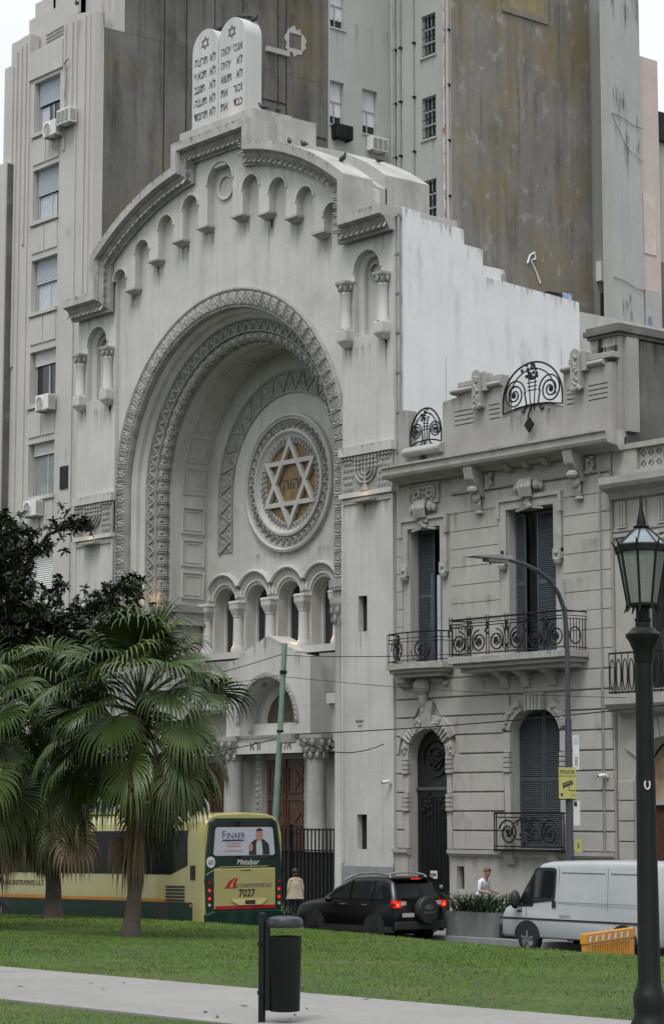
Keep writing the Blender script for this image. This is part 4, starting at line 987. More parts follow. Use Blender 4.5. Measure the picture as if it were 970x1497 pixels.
# upper french windows
for (x0, x1, zt, ml) in ((0.64, 1.98, 11.28, 0.29), (4.68, 6.46, 11.44, 0.3)):
    cxw = (x0 + x1) / 2
    s = MB(); o = ml; zb = 9.85
    s.prism([(x0 - o, zb + 0.3), (x0 - o, zt + o), (x1 + o, zt + o), (x1 + o, zb + 0.3), (x1 + 0.02, zb + 0.3), (x1 + 0.02, zt + 0.02), (x0 - 0.02, zt + 0.02), (x0 - 0.02, zb + 0.3)], -0.05, 0.06)
    s.prism([(x0 - o - 0.04, zt - 0.2), (x0 - o - 0.04, zt + o + 0.05), (x1 + o + 0.04, zt + o + 0.05), (x1 + o + 0.04, zt - 0.2), (x1 + o - 0.06, zt - 0.2), (x1 + o - 0.06, zt + o - 0.05), (x0 - o + 0.06, zt + o - 0.05), (x0 - o + 0.06, zt - 0.2)], -0.1, 0.05)
    sr = s.build('window_surround', TT, twall)
    for xx in (x0 - o / 2 - 0.01, x1 + o / 2 + 0.01):
        d = MB().box(xx - 0.14, xx + 0.14, -0.09, 0.05, zb + 0.12, zb + 0.4)
        d.lathe([(0.03, zb - 0.08), (0.1, zb), (0.13, zb + 0.1), (0.1, zb + 0.13)], (xx, -0.03), 8); d.ball((xx, -0.1, zb + 0.28), 0.07, 0.05, 0.07, 8, 5)
        d.build('surround_drop', TT, sr)
    c = MB().lathe([(0.2, 0), (0.2, 0.5)], (0, 0), 8) if False else MB()
    for k in range(4): c.tube([(cxw - 0.17 + k * 0.11, -0.16, zt + 0.3), (cxw - 0.19 + k * 0.125, -0.24, zt + 0.55), (cxw - 0.17 + k * 0.11, -0.16, zt + 0.78)], 0.065, 6)
    for sg in (-1, 1):
        c.ball((cxw + sg * 0.34, -0.1, zt + 0.6), 0.13, 0.1, 0.15, 8, 5); c.ball((cxw + sg * 0.48, -0.07, zt + 0.56), 0.08, 0.07, 0.12, 8, 5)
    c.build('cartouche', TT, sr)
    c = MB()
    for k in range(10): c.ball((cxw + random.gauss(0, 0.08), -0.1, zt + 0.02 + random.uniform(0, 0.26)), 0.07, 0.06, 0.07, 6, 4)
    for sg in (-1, 1):
        for k in range(6): c.ball((cxw + sg * (0.12 + k * 0.07), -0.03, zt + 0.0 - 0.01 * k), 0.05, 0.05, 0.04, 6, 4)
    c.build('leaf_swag', TT, sr)
shutter(tw, 0.68, 1.36, 7.5, 11.25, 0.33)
MB().box(1.34, 1.98, 0.5, 0.53, 7.5, 11.27).build('window_pane', M['glass'], tw)
MB().box(1.5, 1.56, 0.44, 0.5, 10.2, 10.26).build('window_latch', M['frame_grey'], tw)
MB().box(1.5, 1.64, 0.3, 0.36, 7.5, 9.95).build('open_casement', M['curtain'], tw)
shutter(tw, 4.72, 5.1, 7.5, 11.35, 0.28); MB().box(5.0, 5.6, 0.5, 0.54, 7.5, 11.4).build('window_pane', M['glass'], tw); shutter(tw, 5.55, 6.44, 7.5, 11.35, 0.26)
# downpipe-like awning pole by the small window, cable pipe at the corner
MB().tube([(1.95, -0.28, 7.5), (1.95, -0.28, 9.9)], 0.05, 8).build('awning_pole', M['shutter'], tw, smooth=True)
MB().tube([(8.2, -0.06, 1.6), (8.2, -0.06, 12.9)], 0.022, 6).build('conduit', M['grey_pipe'], tw)
# balconies
def bow(x0, x1, d, n=14): return [(x0 + (x1 - x0) * i / n, -d * (0.62 + 0.38 * math.sin(PI * i / n))) for i in range(n + 1)]
bal = MB().prismz([(0.12, 0.06)] + bow(0.14, 2.5, 0.72) + [(2.52, 0.06)], 7.26, 7.42); bal.prismz([(0.2, 0.06)] + bow(0.22, 2.42, 0.62) + [(2.44, 0.06)], 7.16, 7.26); bal.prismz([(0.3, 0.06)] + bow(0.32, 2.32, 0.5) + [(2.34, 0.06)], 7.04, 7.16)
bal = bal.build('balcony_slab', TT, tw)
bp = bow(0.2, 2.44, 0.66)
for z, r in ((8.28, 0.022), (8.12, 0.012), (8.02, 0.012), (7.5, 0.014)): MB().tube([(x, y, z) for x, y in [(0.2, 0)] + bp + [(2.44, 0)]], r, 5).build('rail', M['iron'], bal)
for i in (0, 3, 7, 11, 14):
    for dx in (-0.035, 0.035): MB().tube([(bp[i][0] + dx, bp[i][1], 7.42), (bp[i][0] + dx, bp[i][1], 8.28)], 0.011, 5).build('bar', M['iron'], bal)
for (i0, i1, sg) in ((7, 13, 1), (1, 6, -1)):
    cc = (bp[i0][0] + bp[i1][0]) / 2; hw = (bp[i1][0] - bp[i0][0]) / 2
    yy = lambda x: -0.66 * (0.62 + 0.38 * math.sin(PI * (x - 0.2) / 2.24))
    for (r0, r1, a0, tn) in ((0.36, 0.08, PI, 1.9 * sg), (0.26, 0.2, 0, -0.7 * sg)):
        MB().tube([(x, yy(x), z) for x, z in spiral(cc, 7.78, min(hw, r0), r1, a0, tn, 36)], 0.016, 5).build('scroll', M['iron'], bal)
    b = MB()
    for k in range(8): b.ball((cc + random.gauss(0, 0.05), yy(cc), 7.78 + random.gauss(0, 0.05)), 0.05, 0.03, 0.05, 6, 4)
    b.build('scroll_boss', M['iron'], bal)
b = MB()
for k in range(14): b.ball((bp[4][0] + random.gauss(0, 0.05), bp[4][1] - 0.01, 7.55 + k * 0.05), 0.045, 0.03, 0.05, 6, 4)
b.build('leaf_stem', M['iron'], bal)
b = MB().prismx([(0.02, 7.04), (-0.36, 7.04), (-0.34, 6.9), (-0.2, 6.8), (0.02, 6.75)], 0.42, 0.8); b.ball((1.3, -0.12, 6.8), 0.3, 0.2, 0.26, 10, 6); b.ball((1.3, -0.08, 6.45), 0.14, 0.12, 0.3, 8, 6); b.ball((1.3, -0.06, 6.15), 0.1, 0.08, 0.16, 8, 6)
for k in range(16): b.ball((1.3 + random.uniform(-0.95, 0.95), -0.06, 6.95 + random.uniform(-0.14, 0.05)), 0.1, 0.1, 0.08, 6, 4)
b.build('balcony_console', TT, bal)
bl = MB().box(3.15, 7.68, -0.84, 0.06, 7.28, 7.46); bl.box(3.25, 7.58, -0.74, 0.06, 7.16, 7.28); bl.box(3.4, 7.45, -0.6, 0.06, 7.04, 7.16)
bl = bl.build('balcony_slab', TT, tw, bevel=0.015)
railing(bl, 3.22, 7.6, -0.78, 7.48, 8.48, 6)
rs_ = MB()
for z, r in ((8.48, 0.022), (8.36, 0.012), (8.28, 0.012), (7.54, 0.014)):
    for xx in (3.22, 7.6): MB().tube([(xx, -0.78, z), (xx, 0.02, z)], r, 5).build('return_rail', M['iron'], bl)
for k in range(7):
    for xx in (3.22, 7.6): MB().tube([(xx, -0.7 + k * 0.11, 7.48), (xx, -0.7 + k * 0.11, 8.3)], 0.011, 5).build('bar', M['iron'], bl)
for k in range(3): MB().tube([(7.6, -0.42 + 0.2 * math.cos(t), 7.85 + 0.22 * math.sin(t)) for t in [2 * PI * i / 18 for i in range(19)]], 0.02 - 0.004 * k, 5).build('scroll', M['iron'], bl)
for xx in (4.6, 5.4, 6.4): MB().prismx([(0.02, 7.04), (-0.5, 7.04), (-0.46, 6.98), (-0.18, 6.86), (-0.08, 6.6), (0.02, 6.55)], xx - 0.14, xx + 0.14).build('balcony_console', TT, bl, bevel=0.01)
# cornice, frieze, consoles
cor = MB().prismx([(0.06, 12.6), (-0.12, 12.62), (-0.2, 12.72), (-0.56, 12.78), (-0.6, 12.86), (-0.6, 13.02), (-0.66, 13.06), (-0.66, 13.12), (0.1, 13.14)], 0.16, 8.98).build('cornice', TT, tw)
MB().prismx([(0.03, 12.1), (-0.05, 12.12), (-0.08, 12.18), (0.03, 12.2)], 2.45, 8.5).build('string_course', TT, twall)
def console(x):
    c = MB().prismx([(0.03, 11.9), (-0.12, 11.95), (-0.24, 12.2), (-0.4, 12.4), (-0.5, 12.66), (-0.5, 12.79), (0.03, 12.79)], x - 0.17, x + 0.17)
    for k in range(4): c.tube([(x - 0.13 + k * 0.087, -0.46, 12.62), (x - 0.13 + k * 0.087, -0.42, 12.42), (x - 0.13 + k * 0.087, -0.26, 12.22)], 0.04, 6)
    c.ball((x, -0.3, 12.12), 0.2, 0.12, 0.12, 8, 5); c.ball((x, -0.16, 11.92), 0.15, 0.1, 0.16, 8, 5)
    for k in range(3): c.tube([(x - 0.08 + k * 0.08, -0.1, 11.85), (x - 0.08 + k * 0.08, -0.12, 11.7), (x - 0.06 + k * 0.06, -0.06, 11.52)], 0.045, 6)
    c.ball((x, -0.06, 11.5), 0.16, 0.08, 0.06, 8, 5)
    for k in range(12): c.ball((x + 0.32 + 0.16 * (k % 2) * random.uniform(0.5, 1.1), -0.05, 12.15 + 0.035 * k), 0.07, 0.06, 0.06, 6, 4)
    c.build('console', TT, cor)
console(3.62); console(7.45)
for x in (4.85, 5.55, 6.3):
    MB().prismx([(0.02, 12.5), (-0.14, 12.52), (-0.3, 12.68), (-0.3, 12.78), (0.02, 12.78)], x - 0.1, x + 0.1).build('modillion', TT, cor, bevel=0.02)
rp = MB().box(0.72, 1.92, -0.02, 0.05, 12.0, 12.56).build('relief_plaque', TT, twall)
c = MB()
for sg in (-1, 1):
    c.tube([(1.32 + sg * x, -0.06, z) for x, z in spiral(0.3, 12.28, 0.2, 0.05, 0, 1.4, 24)], 0.05, 6); c.tube([(1.32 + sg * x, -0.06, z) for x, z in spiral(0.12, 12.4, 0.13, 0.05, PI, 1.0, 16)], 0.035, 6)
for k in range(14): c.ball((1.32 + random.uniform(-0.5, 0.5), -0.04, 12.28 + random.uniform(-0.2, 0.2)), 0.06, 0.05, 0.06, 6, 4)
c.build('relief_scrolls', TT, rp, smooth=True)
MB().prism([(0.7, 11.98), (0.7, 12.58), (1.94, 12.58), (1.94, 11.98)], -0.05, 0.05, [rect(0.75, 1.89, 12.03, 12.53)]).build('plaque_frame', TT, rp)
# parapet
gr = []
for x0, x1 in ((2.5, 3.3), (3.92, 4.35), (6.92, 7.2), (7.72, 8.42)):
    for k in range(4): gr.append(rect(x0, x1, 14.08 + k * 0.13, 14.11 + k * 0.13))
pp = [(0.1, 13.05), (0.1, 14.75), (0.28, 14.85), (0.55, 14.8), (0.55, 13.66), (2.02, 13.66), (2.02, 14.84), (2.6, 14.9), (2.6, 15.0), (4.5, 15.0), (4.5, 14.08)]
pp += [(4.5 + 2.3 * i / 10, 14.08 + 0.24 * math.sin(PI * i / 10)) for i in range(1, 10)] + [(6.8, 14.08), (6.8, 15.02), (8.56, 15.02), (8.56, 13.05)]
par = MB().prism(pp, 0.08, 0.4, gr).build('parapet', PR, tw)
MB().box(2.3, 4.45, 0.16, 0.38, 14.0, 14.6).build('groove_shade_back', M['parapet_dark'], par); MB().box(6.85, 8.5, 0.16, 0.38, 14.0, 14.6).build('groove_shade_back', M['parapet_dark'], par)  # dark backing colour paints the shadow inside the recessed grooves
for x0, x1, px in ((2.45, 4.48, 3.6), (6.8, 8.35, 7.42)):
    MB().prismx([(0.36, 14.97)] + [(0.07 - 0.13 * math.sin(PI * i / 8), 14.97 + 0.085 * (1 - math.cos(PI * i / 8))) for i in range(9)] + [(0.36, 15.14)], x0, x1).build('parapet_roll', PR, par, smooth=True, bevel=0.02)
    MB().box(x0 + 0.25, x1 - 0.02 if px < 5 else x1 + 0.3, 0.02, 0.36, 15.14, 15.3).build('parapet_step', PR, par, bevel=0.02)
    b = MB().prism(arch_poly(px, 0.17, 14.45, 15.35), -0.12, 0.2); b.prism(arch_poly(px + 0.26, 0.1, 14.9, 15.35), -0.06, 0.2); pd = b.build('parapet_pier', PR, par, bevel=0.02)
    b = MB()
    for k in range(20): b.ball((px + random.uniform(-0.07, 0.07), -0.13, 14.55 + k * 0.04), 0.055, 0.05, 0.05, 6, 4)
    for k in range(8): b.ball((px + random.uniform(-0.14, 0.14), -0.1, 14.45 + random.uniform(-0.06, 0.06)), 0.08, 0.07, 0.07, 6, 4)
    b.build('fruit_drop', TT, pd)
MB().prismx([(0.08, 13.4), (-0.1, 13.42), (-0.16, 13.5), (-0.16, 13.56), (-0.04, 13.68), (0.08, 13.68)], 0.5, 2.08).build('parapet_sill', PR, par)
fan_grille(par, 1.28, 13.72, 0.66, 1.05, 0.1, 0.5)
fan_grille(par, 5.65, 14.12, 1.14, 1.32, 0.05, 0.42)
MB().tube([(1.98, 0.25, 13.9), (1.98, 0.25, 16.2)], 0.012, 5).build('aerial_rod', M['frame_grey'], par)
at = MB().box(7.6, 8.62, 0.3, 0.55, 13.05, 15.75).build('attic_front', PR, tw)
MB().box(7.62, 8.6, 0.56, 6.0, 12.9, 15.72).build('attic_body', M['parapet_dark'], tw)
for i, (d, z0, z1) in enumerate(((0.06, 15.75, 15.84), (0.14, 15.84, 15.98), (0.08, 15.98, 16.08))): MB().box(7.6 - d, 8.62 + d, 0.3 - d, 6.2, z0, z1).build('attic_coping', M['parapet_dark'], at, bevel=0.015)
MB().box(8.6, 8.74, 0.5, 0.95, 13.2, 15.72).build('attic_pilaster', PR, at)
MB().box(0.3, 8.4, 0.42, 9.0, 12.6, 12.8).build('roof_slab', M['parapet_dark'], tw)
MB().box(0.16, 8.4, 1.2, 9.0, 0, 12.6).build('rear_mass', M['parapet_dark'], tw)

# ------------------------------------------------------------------ neighbouring stone building at the right edge
nb = thing('stone_house', 'stone house with dentilled cornice, lattice balustrade and arched wooden door at right edge', 'house', (11.5, 0.1, 0.1))
AX, AR, AS = 10.25, 1.12, 4.05
nw = MB().prism(rect(8.54, 15.5, -0.2, 11.6), 0.12, 0.6, [arch_poly(AX, AR, -0.1, AS), rect(9.55, 11.2, 6.4, 9.9), rect(12.3, 13.9, 6.4, 9.9)]).build('wall', TW, nb)
MB().box(8.6, 15.4, 1.0, 1.1, 0, 11.5).build('dark_interior', M['void'], nb)
for k in range(5):
    z0, z1 = 2.0 + k * 0.52 + 0.016, 2.52 + k * 0.52 - 0.016
    if z1 < AS + 0.1: MB().prism([(8.58, z0), (8.58, z1), (AX - AR - 0.03, z1), (AX - AR - 0.03, z0)], 0.06, 0.13).build('stone_course', TW, nw, bevel=0.012)
    MB().prism([(AX + AR + 0.08, z0), (AX + AR + 0.08, z1), (15.4, z1), (15.4, z0)], 0.06, 0.13).build('stone_course', TW, nw, bevel=0.012)
for a0, a1 in ((100, 125), (125, 150), (75, 100), (50, 75), (25, 50)):
    MB().prism(arc_pts(AX, AS, AR + 0.01, R(a0 + 0.7), R(a1 - 0.7), 4) + list(reversed(arc_pts(AX, AS, AR + 0.52, R(a0 + 0.7), R(a1 - 0.7), 4))), 0.05, 0.13).build('voussoir', TW, nw, bevel=0.012)
d = MB().prism(arch_poly(AX, AR - 0.02, 0.0, AS), 0.7, 0.78).build('arched_door', M['wood'], nb)
MB().box(AX - AR, AX + AR, 0.55, 0.72, 3.45, 3.62).build('door_transom', TW, d)
MB().prism(arch_poly(AX, AR - 0.06, 3.62, AS + 0.02), 0.62, 0.66).build('painted_tympanum', mat('faded_fresco', (0.42, 0.3, 0.2), var=0.4, scale=3), d)
for k in range(4): MB().box(AX - 0.9 + k * 0.46, AX - 0.55 + k * 0.46, 0.66, 0.7, 0.4, 3.3).build('door_panel', M['wood'], d)
MB().box(AX + 0.2, AX + 0.5, 0.6, 0.62, 1.45, 1.75).build('door_notice', M['blind'], d)
MB().prismx([(0.13, 5.75), (-0.25, 5.82), (-0.4, 5.95), (-0.45, 6.0), (-0.45, 6.25), (0.13, 6.25)], 8.62, 15.4).build('balcony_slab', TT, nb)
for k in range(12): 
    xx = 8.75 + k * 0.22
    MB().tube([(xx, -0.38, 6.27), (xx, -0.38, 7.3)], 0.014, 5).build('balcony_bar', M['iron'], nb)
    iron(nb, 'balcony_loop', [(xx + 0.11 + 0.08 * math.cos(a), 6.75 + 0.4 * math.sin(a)) for a in [2 * PI * i / 16 for i in range(17)]], -0.38, 0.012)
for z in (6.3, 7.3): iron(nb, 'rail', [(8.75, z), (14.8, z)], -0.38, 0.02)
for x0 in (9.55, 12.3):
    MB().box(x0, x0 + 1.62, 0.4, 0.45, 6.4, 9.9).build('window_pane', M['glass'], nb)
    MB().prism([(x0 - 0.2, 6.3), (x0 - 0.2, 10.1), (x0 + 1.85, 10.1), (x0 + 1.85, 6.3), (x0 + 1.65, 6.3), (x0 + 1.65, 9.9), (x0, 9.9), (x0, 6.3)], 0.03, 0.13).build('window_surround', TT, nb)
nc = MB().prismx([(0.13, 11.3), (0.0, 11.35), (-0.08, 11.5), (-0.34, 11.6), (-0.4, 11.7), (-0.4, 11.88), (0.13, 11.9)], 8.48, 15.5).build('cornice', TT, nb)
MB().box(8.56, 15.4, 0.05, 0.13, 10.35, 10.44).build('string_course', TT, nb); MB().box(8.56, 15.4, 0.07, 0.13, 10.5, 10.56).build('string_course', TT, nb)
for k in range(9):
    xx = 8.72 + k * 0.7
    t = MB()
    for q in range(3): t.box(xx + q * 0.1, xx + 0.07 + q * 0.1, 0.05, 0.13, 10.66, 11.28)
    t.box(xx - 0.03, xx + 0.3, 0.04, 0.13, 10.58, 10.64); t.build('triglyph', TT, nc)
b = MB()
for k in range(24): b.ball((10.3 + random.gauss(0, 0.35), 0.08, 10.1 + random.gauss(0, 0.14)), 0.12, 0.1, 0.1, 6, 4)
b.build('carved_cartouche', TT, nb)
ba = MB().box(8.56, 15.4, 0.06, 0.4, 11.9, 12.05).build('balustrade_base', TT, nb)
MB().box(8.56, 15.4, 0.02, 0.42, 12.62, 12.76).build('balustrade_rail', TT, ba)
for k in range(3):
    x0 = 8.56 + k * 2.4; MB().box(x0, x0 + 0.85, 0.06, 0.38, 12.05, 12.62).build('balustrade_pier', TT, ba)
    for q in range(5):
        for w in range(2):
            xx, zz = x0 + 1.0 + q * 0.27, 12.19 + w * 0.28
            l = MB(); l.prism(rect(xx - 0.135, xx + 0.135, zz - 0.14, zz + 0.14), 0.16, 0.26, [[(xx - 0.11, zz), (xx, zz + 0.11), (xx + 0.11, zz), (xx, zz - 0.11)]])
            l.prism([(xx - 0.05, zz), (xx, zz + 0.05), (xx + 0.05, zz), (xx, zz - 0.05)], 0.17, 0.25); l.box(xx - 0.012, xx + 0.012, 0.18, 0.24, zz - 0.12, zz + 0.12); l.build('lattice_tile', TT, ba)
MB().box(8.7, 15.3, 1.1, 9.0, 0, 11.7).build('rear_mass', M['parapet_dark'], nb)
MB().ball((10.6, 1.5, 12.7), 1.1, 0.8, 0.5, 12, 8).build('roof_dome', M['parapet_dark'], nb, smooth=True)
# ------------------------------------------------------------------ apartment block behind the left flank of the synagogue
AP = M['apt']
ap = thing('apartment_block', 'cream art deco apartment block with blue roller blinds and dark stained side wall', 'building', (-19.7, 1, 0))
WT = [33.35, 30.0, 26.66, 23.26, 19.84, 16.46, 12.55]
WX0, WX1 = -20.66, -18.92
holes = [rect(WX0, WX1, t - 1.95, t) for t in WT[1:]]
af = MB().prism([(-22.76, 0), (-22.76, 31.1), (-22.3, 31.1), (-22.3, 31.95), (-21.0, 32.0), (-21.0, 31.25), (-18.72, 31.3), (-18.72, 32.1), (-16.7, 31.7), (-16.7, 0)], 0.57, 0.97, holes).build('front_wall', AP, ap)
MB().box(-22.7, -16.72, 0.98, 11.4, 0, 31.2).build('side_wall', M['apt_side'], ap)
def ribs(x, z0, z1, w=0.12, d=0.06): MB().box(x, x + w, 0.57 - d, 0.58, z0, min(z1, 31.0 if x < -22.15 else 31.68)).build('rib', AP, ap)
for x, z0, z1 in ((-22.2, 0, 31.3), (-21.92, 19.5, 31.5), (-21.62, 0, 31.9), (-21.3, 24, 31.7), (-21.05, 0, 31.9), (-18.65, 27, 32.2), (-18.2, 28, 32.3), (-17.9, 0, 32.0), (-17.35, 0, 32.0), (-17.05, 0, 32.0)): ribs(x, z0, z1)
MB().box(-21.0, -18.7, 0.5, 0.58, 30.15, 31.2).build('spandrel_panel', AP, ap)
def ac_unit(label, x, y, z, rz=0.0, kind='split', grp='air conditioners on the walls'):
    t = thing('air_conditioner', label, 'air conditioner', (x, y, z), rz, grp, local=True)
    MB().box(-0.42, 0.42, -0.34, 0.0, 0.0, 0.56).build('casing', M['white_metal'], t, bevel=0.02)
    if kind == 'split':
        MB().sweep([(0.24, -0.36), (0.2, -0.37), (0.2, -0.345), (0.24, -0.345)], [(lambda r, a=2 * PI * i / 20: (-0.1 + r * math.cos(a), 0.28 + r * math.sin(a))) for i in range(21)], caps=False).build('fan_ring', M['white_metal'], t)
        MB().prism(arc_pts(-0.1, 0.28, 0.2, 0, 2 * PI * 15 / 16, 15), -0.35, -0.345).build('fan_opening', M['grey_pipe'], t)
        for k in range(3): MB().sweep([(0.14 - k * 0.05, -0.36), (0.125 - k * 0.05, -0.36), (0.125 - k * 0.05, -0.35)], [(lambda r, a=2 * PI * i / 16: (-0.1 + r * math.cos(a), 0.28 + r * math.sin(a))) for i in range(17)], caps=False).build('fan_guard', M['white_metal'], t)
        for k in range(6): MB().box(0.421, 0.424, -0.3 + k * 0.045, -0.275 + k * 0.045, 0.06, 0.5).build('side_louvre', M['grey_pipe'], t)
    else:
        for k in range(3): MB().box(-0.36 + k * 0.26, -0.16 + k * 0.26, -0.36, -0.345, 0.08, 0.48).build('grille', M['grey_pipe'], t)
        for k in range(5): MB().box(0.421, 0.425, -0.3, -0.06, 0.08 + k * 0.085, 0.13 + k * 0.085).build('side_louvre', M['grey_pipe'], t)
    for sx in (-0.3, 0.3): MB().box(sx - 0.02, sx + 0.02, -0.34, 0.02, -0.05, -0.002).build('bracket', M['grey_pipe'], t)
    return t
for i, t in enumerate(WT[1:]):
    bt = (0.95, 1.0, 0.9, 0.55, 0.45, 1.95)[i]
    bm_ = M['blind'] if i < 3 else M['white_blind']
    w = MB().box(WX0 + 0.05, WX1 - 0.02, 0.86, 0.9, t - 1.95, t).build('window', M['glass'], ap)
    bl_ = MB()
    n = int(bt / 0.075)
    for k in range(n): bl_.prismx([(0.78, t - k * 0.075), (0.765, t - k * 0.075 - 0.036), (0.78, t - (k + 1) * 0.075 + 0.008), (0.8, t - (k + 1) * 0.075 + 0.008), (0.8, t - k * 0.075)], WX0 + 0.06, WX1 - 0.02)
    tag(bl_.build('roller_blind', bm_, w), kind='stuff')
    if bt < 1.5:
        f = MB(); z0, z1 = t - 1.95, t - bt
        for bx in ((WX0 + 0.05, WX0 + 0.12, z0, z1), (WX1 - 0.09, WX1 - 0.02, z0, z1), ((WX0 + WX1) / 2 + 0.05, (WX0 + WX1) / 2 + 0.12, z0, z1), (WX0 + 0.12, WX1 - 0.09, z0, z0 + 0.06)): f.box(bx[0], bx[1], 0.82, 0.855, bx[2], bx[3])
        f.build('window_frame', M['frame_grey'], w)
        if i in (0, 1, 2): MB().patch(lambda u, v, z0=z0, z1=z1, i=i: (WX0 + 0.14 + u * ((0.5, 1.1, 1.45)[i]), 0.845 + 0.008 * math.sin(u * 40), z0 + 0.06 + v * (z1 - z0 - 0.06)), 40, 1).build('curtain', M['curtain'], w, smooth=True)
        if i == 4: MB().box(WX0 + 0.14, WX1 - 0.1, 0.84, 0.85, z0 + 0.06, z1).build('curtain', mat('net_curtain', (0.2, 0.24, 0.23), var=0.2, scale=3, streak=0.3), w)
    MB().box(WX0 - 0.08, WX1 + 0.05, 0.47, 0.6, t - 2.1, t - 1.96).build('window_sill', AP, w)
    MB().box(WX0 + 0.02, WX0 + 0.85, 0.53, 0.58, t - 3.15, t - 2.2).build('spandrel_panel', AP, w); MB().box(WX0 + 0.9, WX1 - 0.02, 0.53, 0.58, t - 3.15, t - 2.2).build('spandrel_panel', AP, w)
ac_unit('white air conditioner with round fan under the topmost full window', -19.0, 0.5, 27.55, 0.0)
ac_unit('white air conditioner with slatted grille beside the round-fan unit under the top window', -18.1, 0.5, 27.8, 0.0, 'window')
ac_unit('white air conditioner with yellowed fan below the half open blind', -19.2, 0.5, 17.5)
ac_unit('white air conditioner with grey fan just above the magnolia branch', -19.9, 0.5, 13.75)
MB().box(-18.5, -17.95, 0.53, 0.6, 14.6, 15.4).build('wall_vent', M['void'], ap)
MB().tube([(-18.3, 0.45, 28.4), (-18.45, 0.45, 28.9), (-18.35, 0.45, 29.6), (-18.5, 0.45, 30.2), (-18.2, 0.45, 30.3)], 0.03, 6).build('refrigerant_pipe', M['grey_pipe'], ap)
MB().tube([(-19.1, 0.45, 27.5), (-19.2, 0.45, 27.2), (-19.0, 0.45, 27.1), (-18.9, 0.45, 27.3)], 0.02, 6).build('refrigerant_pipe', M['grey_pipe'], ap)
# stepped upper storeys
for x0, y0, z1 in ((-22.3, 1.02, 32.3), (-21.95, 1.1, 32.9), (-21.7, 1.2, 33.5), (-21.4, 1.3, 34.0), (-20.95, 1.4, 42.0)): MB().box(x0, -18.6, y0, 11.3, 31.0, z1).build('setback_storey', AP, ap)
MB().box(-18.55, -16.715, 1.85, 11.39, 31.2, 43).build('upper_side_wall', M['apt_side'], ap)
MB().box(-18.58, -16.708, 1.4, 1.85, 31.2, 43).build('setback_front', AP, ap)
MB().box(-20.3, -18.9, 1.34, 1.39, 31.7, 34.2).build('window', M['glass'], ap)
MB().box(-20.3, -18.9, 1.26, 1.34, 32.9, 34.6).build('roller_blind', M['blind'], ap)
MB().box(-20.45, -20.3, 1.2, 1.42, 31.6, 34.6).build('window_jamb', AP, ap)
MB().box(-18.9, -18.7, 1.2, 1.42, 31.2, 43).build('setback_pier', AP, ap)
for k in range(3): MB().tube([(-20.6, 1.0, 31.65 + k * 0.14), (-18.8, 1.0, 31.75 + k * 0.14)], 0.02, 5).build('terrace_rail', M['frame_grey'], ap)
# pour joints and patches on the dark wall
for y, z0, z1 in ((3.6, 24, 43), (4.6, 28, 43), (5.9, 30, 43), (7.2, 24, 43), (8.9, 26, 43), (9.3, 24, 43)): MB().box(-16.73, -16.70, y, y + 0.03, z0, z1).build('pour_joint', M['iron'], ap)
for y0, y1, z in ((3.6, 4.6, 33.2), (7.3, 9.3, 30.0), (9.3, 11.3, 29.0)): MB().box(-16.73, -16.695, y0, y1, z, z + 0.04).build('pour_joint', M['iron'], ap)
pt = []
for i in range(22):
    a = 2 * PI * i / 22; pt.append((9.75 + (0.5 + random.uniform(-0.12, 0.1)) * math.cos(a), 32.6 + (0.55 + random.uniform(-0.12, 0.1)) * math.sin(a)))
MB().prismx(pt, -16.72, -16.69, [rect(9.45, 10.05, 32.3, 32.9)]).build('plaster_patch', M['court'], ap)
MB().box(-16.72, -16.6, 8.3, 9.4, 31.9, 32.1).build('ledge_stub', M['weathered'], ap)
# rear wings
rw = thing('rear_tower', 'tall pale rear tower with barred windows and huge blank grey party wall', 'building', (-15, 18, 0))
CT = M['court']
wh = [(11.48, 12.2, 29.7, 31.45), (13.14, 13.92, 29.65, 31.45), (11.5, 12.25, 33.6, 35.4), (13.2, 14.0, 26.3, 27.9)]
cw = MB().prismx([(11.4, 0), (11.4, 44), (14.66, 44), (14.66, 0)], -17.1, -16.71, [rect(*w) for w in wh]).build('court_wall', CT, rw)
MB().box(-17.6, -17.2, 11.3, 14.6, 0, 44).build('dark_interior', M['void'], rw)
for (y0, y1, z0, z1) in wh:
    w = MB().box(-17.0, -16.97, y0, y1, z0, z1).build('window', M['glass'], rw)
    MB().box(-16.97, -16.94, y0, y1, z0 + 0.4, z1).build('white_blind', M['white_blind'], w)
    for (a, c, e, f) in ((y0, y1, z0 + 0.95, z0 + 1.0), (y0 + (y1 - y0) / 2 - 0.02, y0 + (y1 - y0) / 2 + 0.02, z0, z0 + 0.95)): MB().box(-16.95, -16.9, a, c, e, f).build('window_bar', M['frame_grey'], w)
    MB().box(-17.0, -16.66, y0 - 0.05, y1 + 0.05, z0 - 0.07, z0 - 0.004).build('window_sill', CT, w)
ac_unit('white window air conditioner under the narrow court window', -16.68, 13.75, 28.95, PI / 2, 'window')
t = ac_unit('dark rusty window air conditioner box next to the dark wall edge', -16.68, 11.95, 29.1, PI / 2, 'window')
for ch in t.children: ch.data = ch.data.copy(); ch.data.materials.clear(); ch.data.materials.append(M['wood'] if False else M['iron'])
bz = [34.2, 30.88, 27.55, 24.2]
cb_ = MB().prism(rect(-16.7, -13.25, 0, 44), 14.66, 15.0, [rect(-14.92, -14.1, z - 1.66, z) for z in bz]).build('rear_wall', CT, rw)
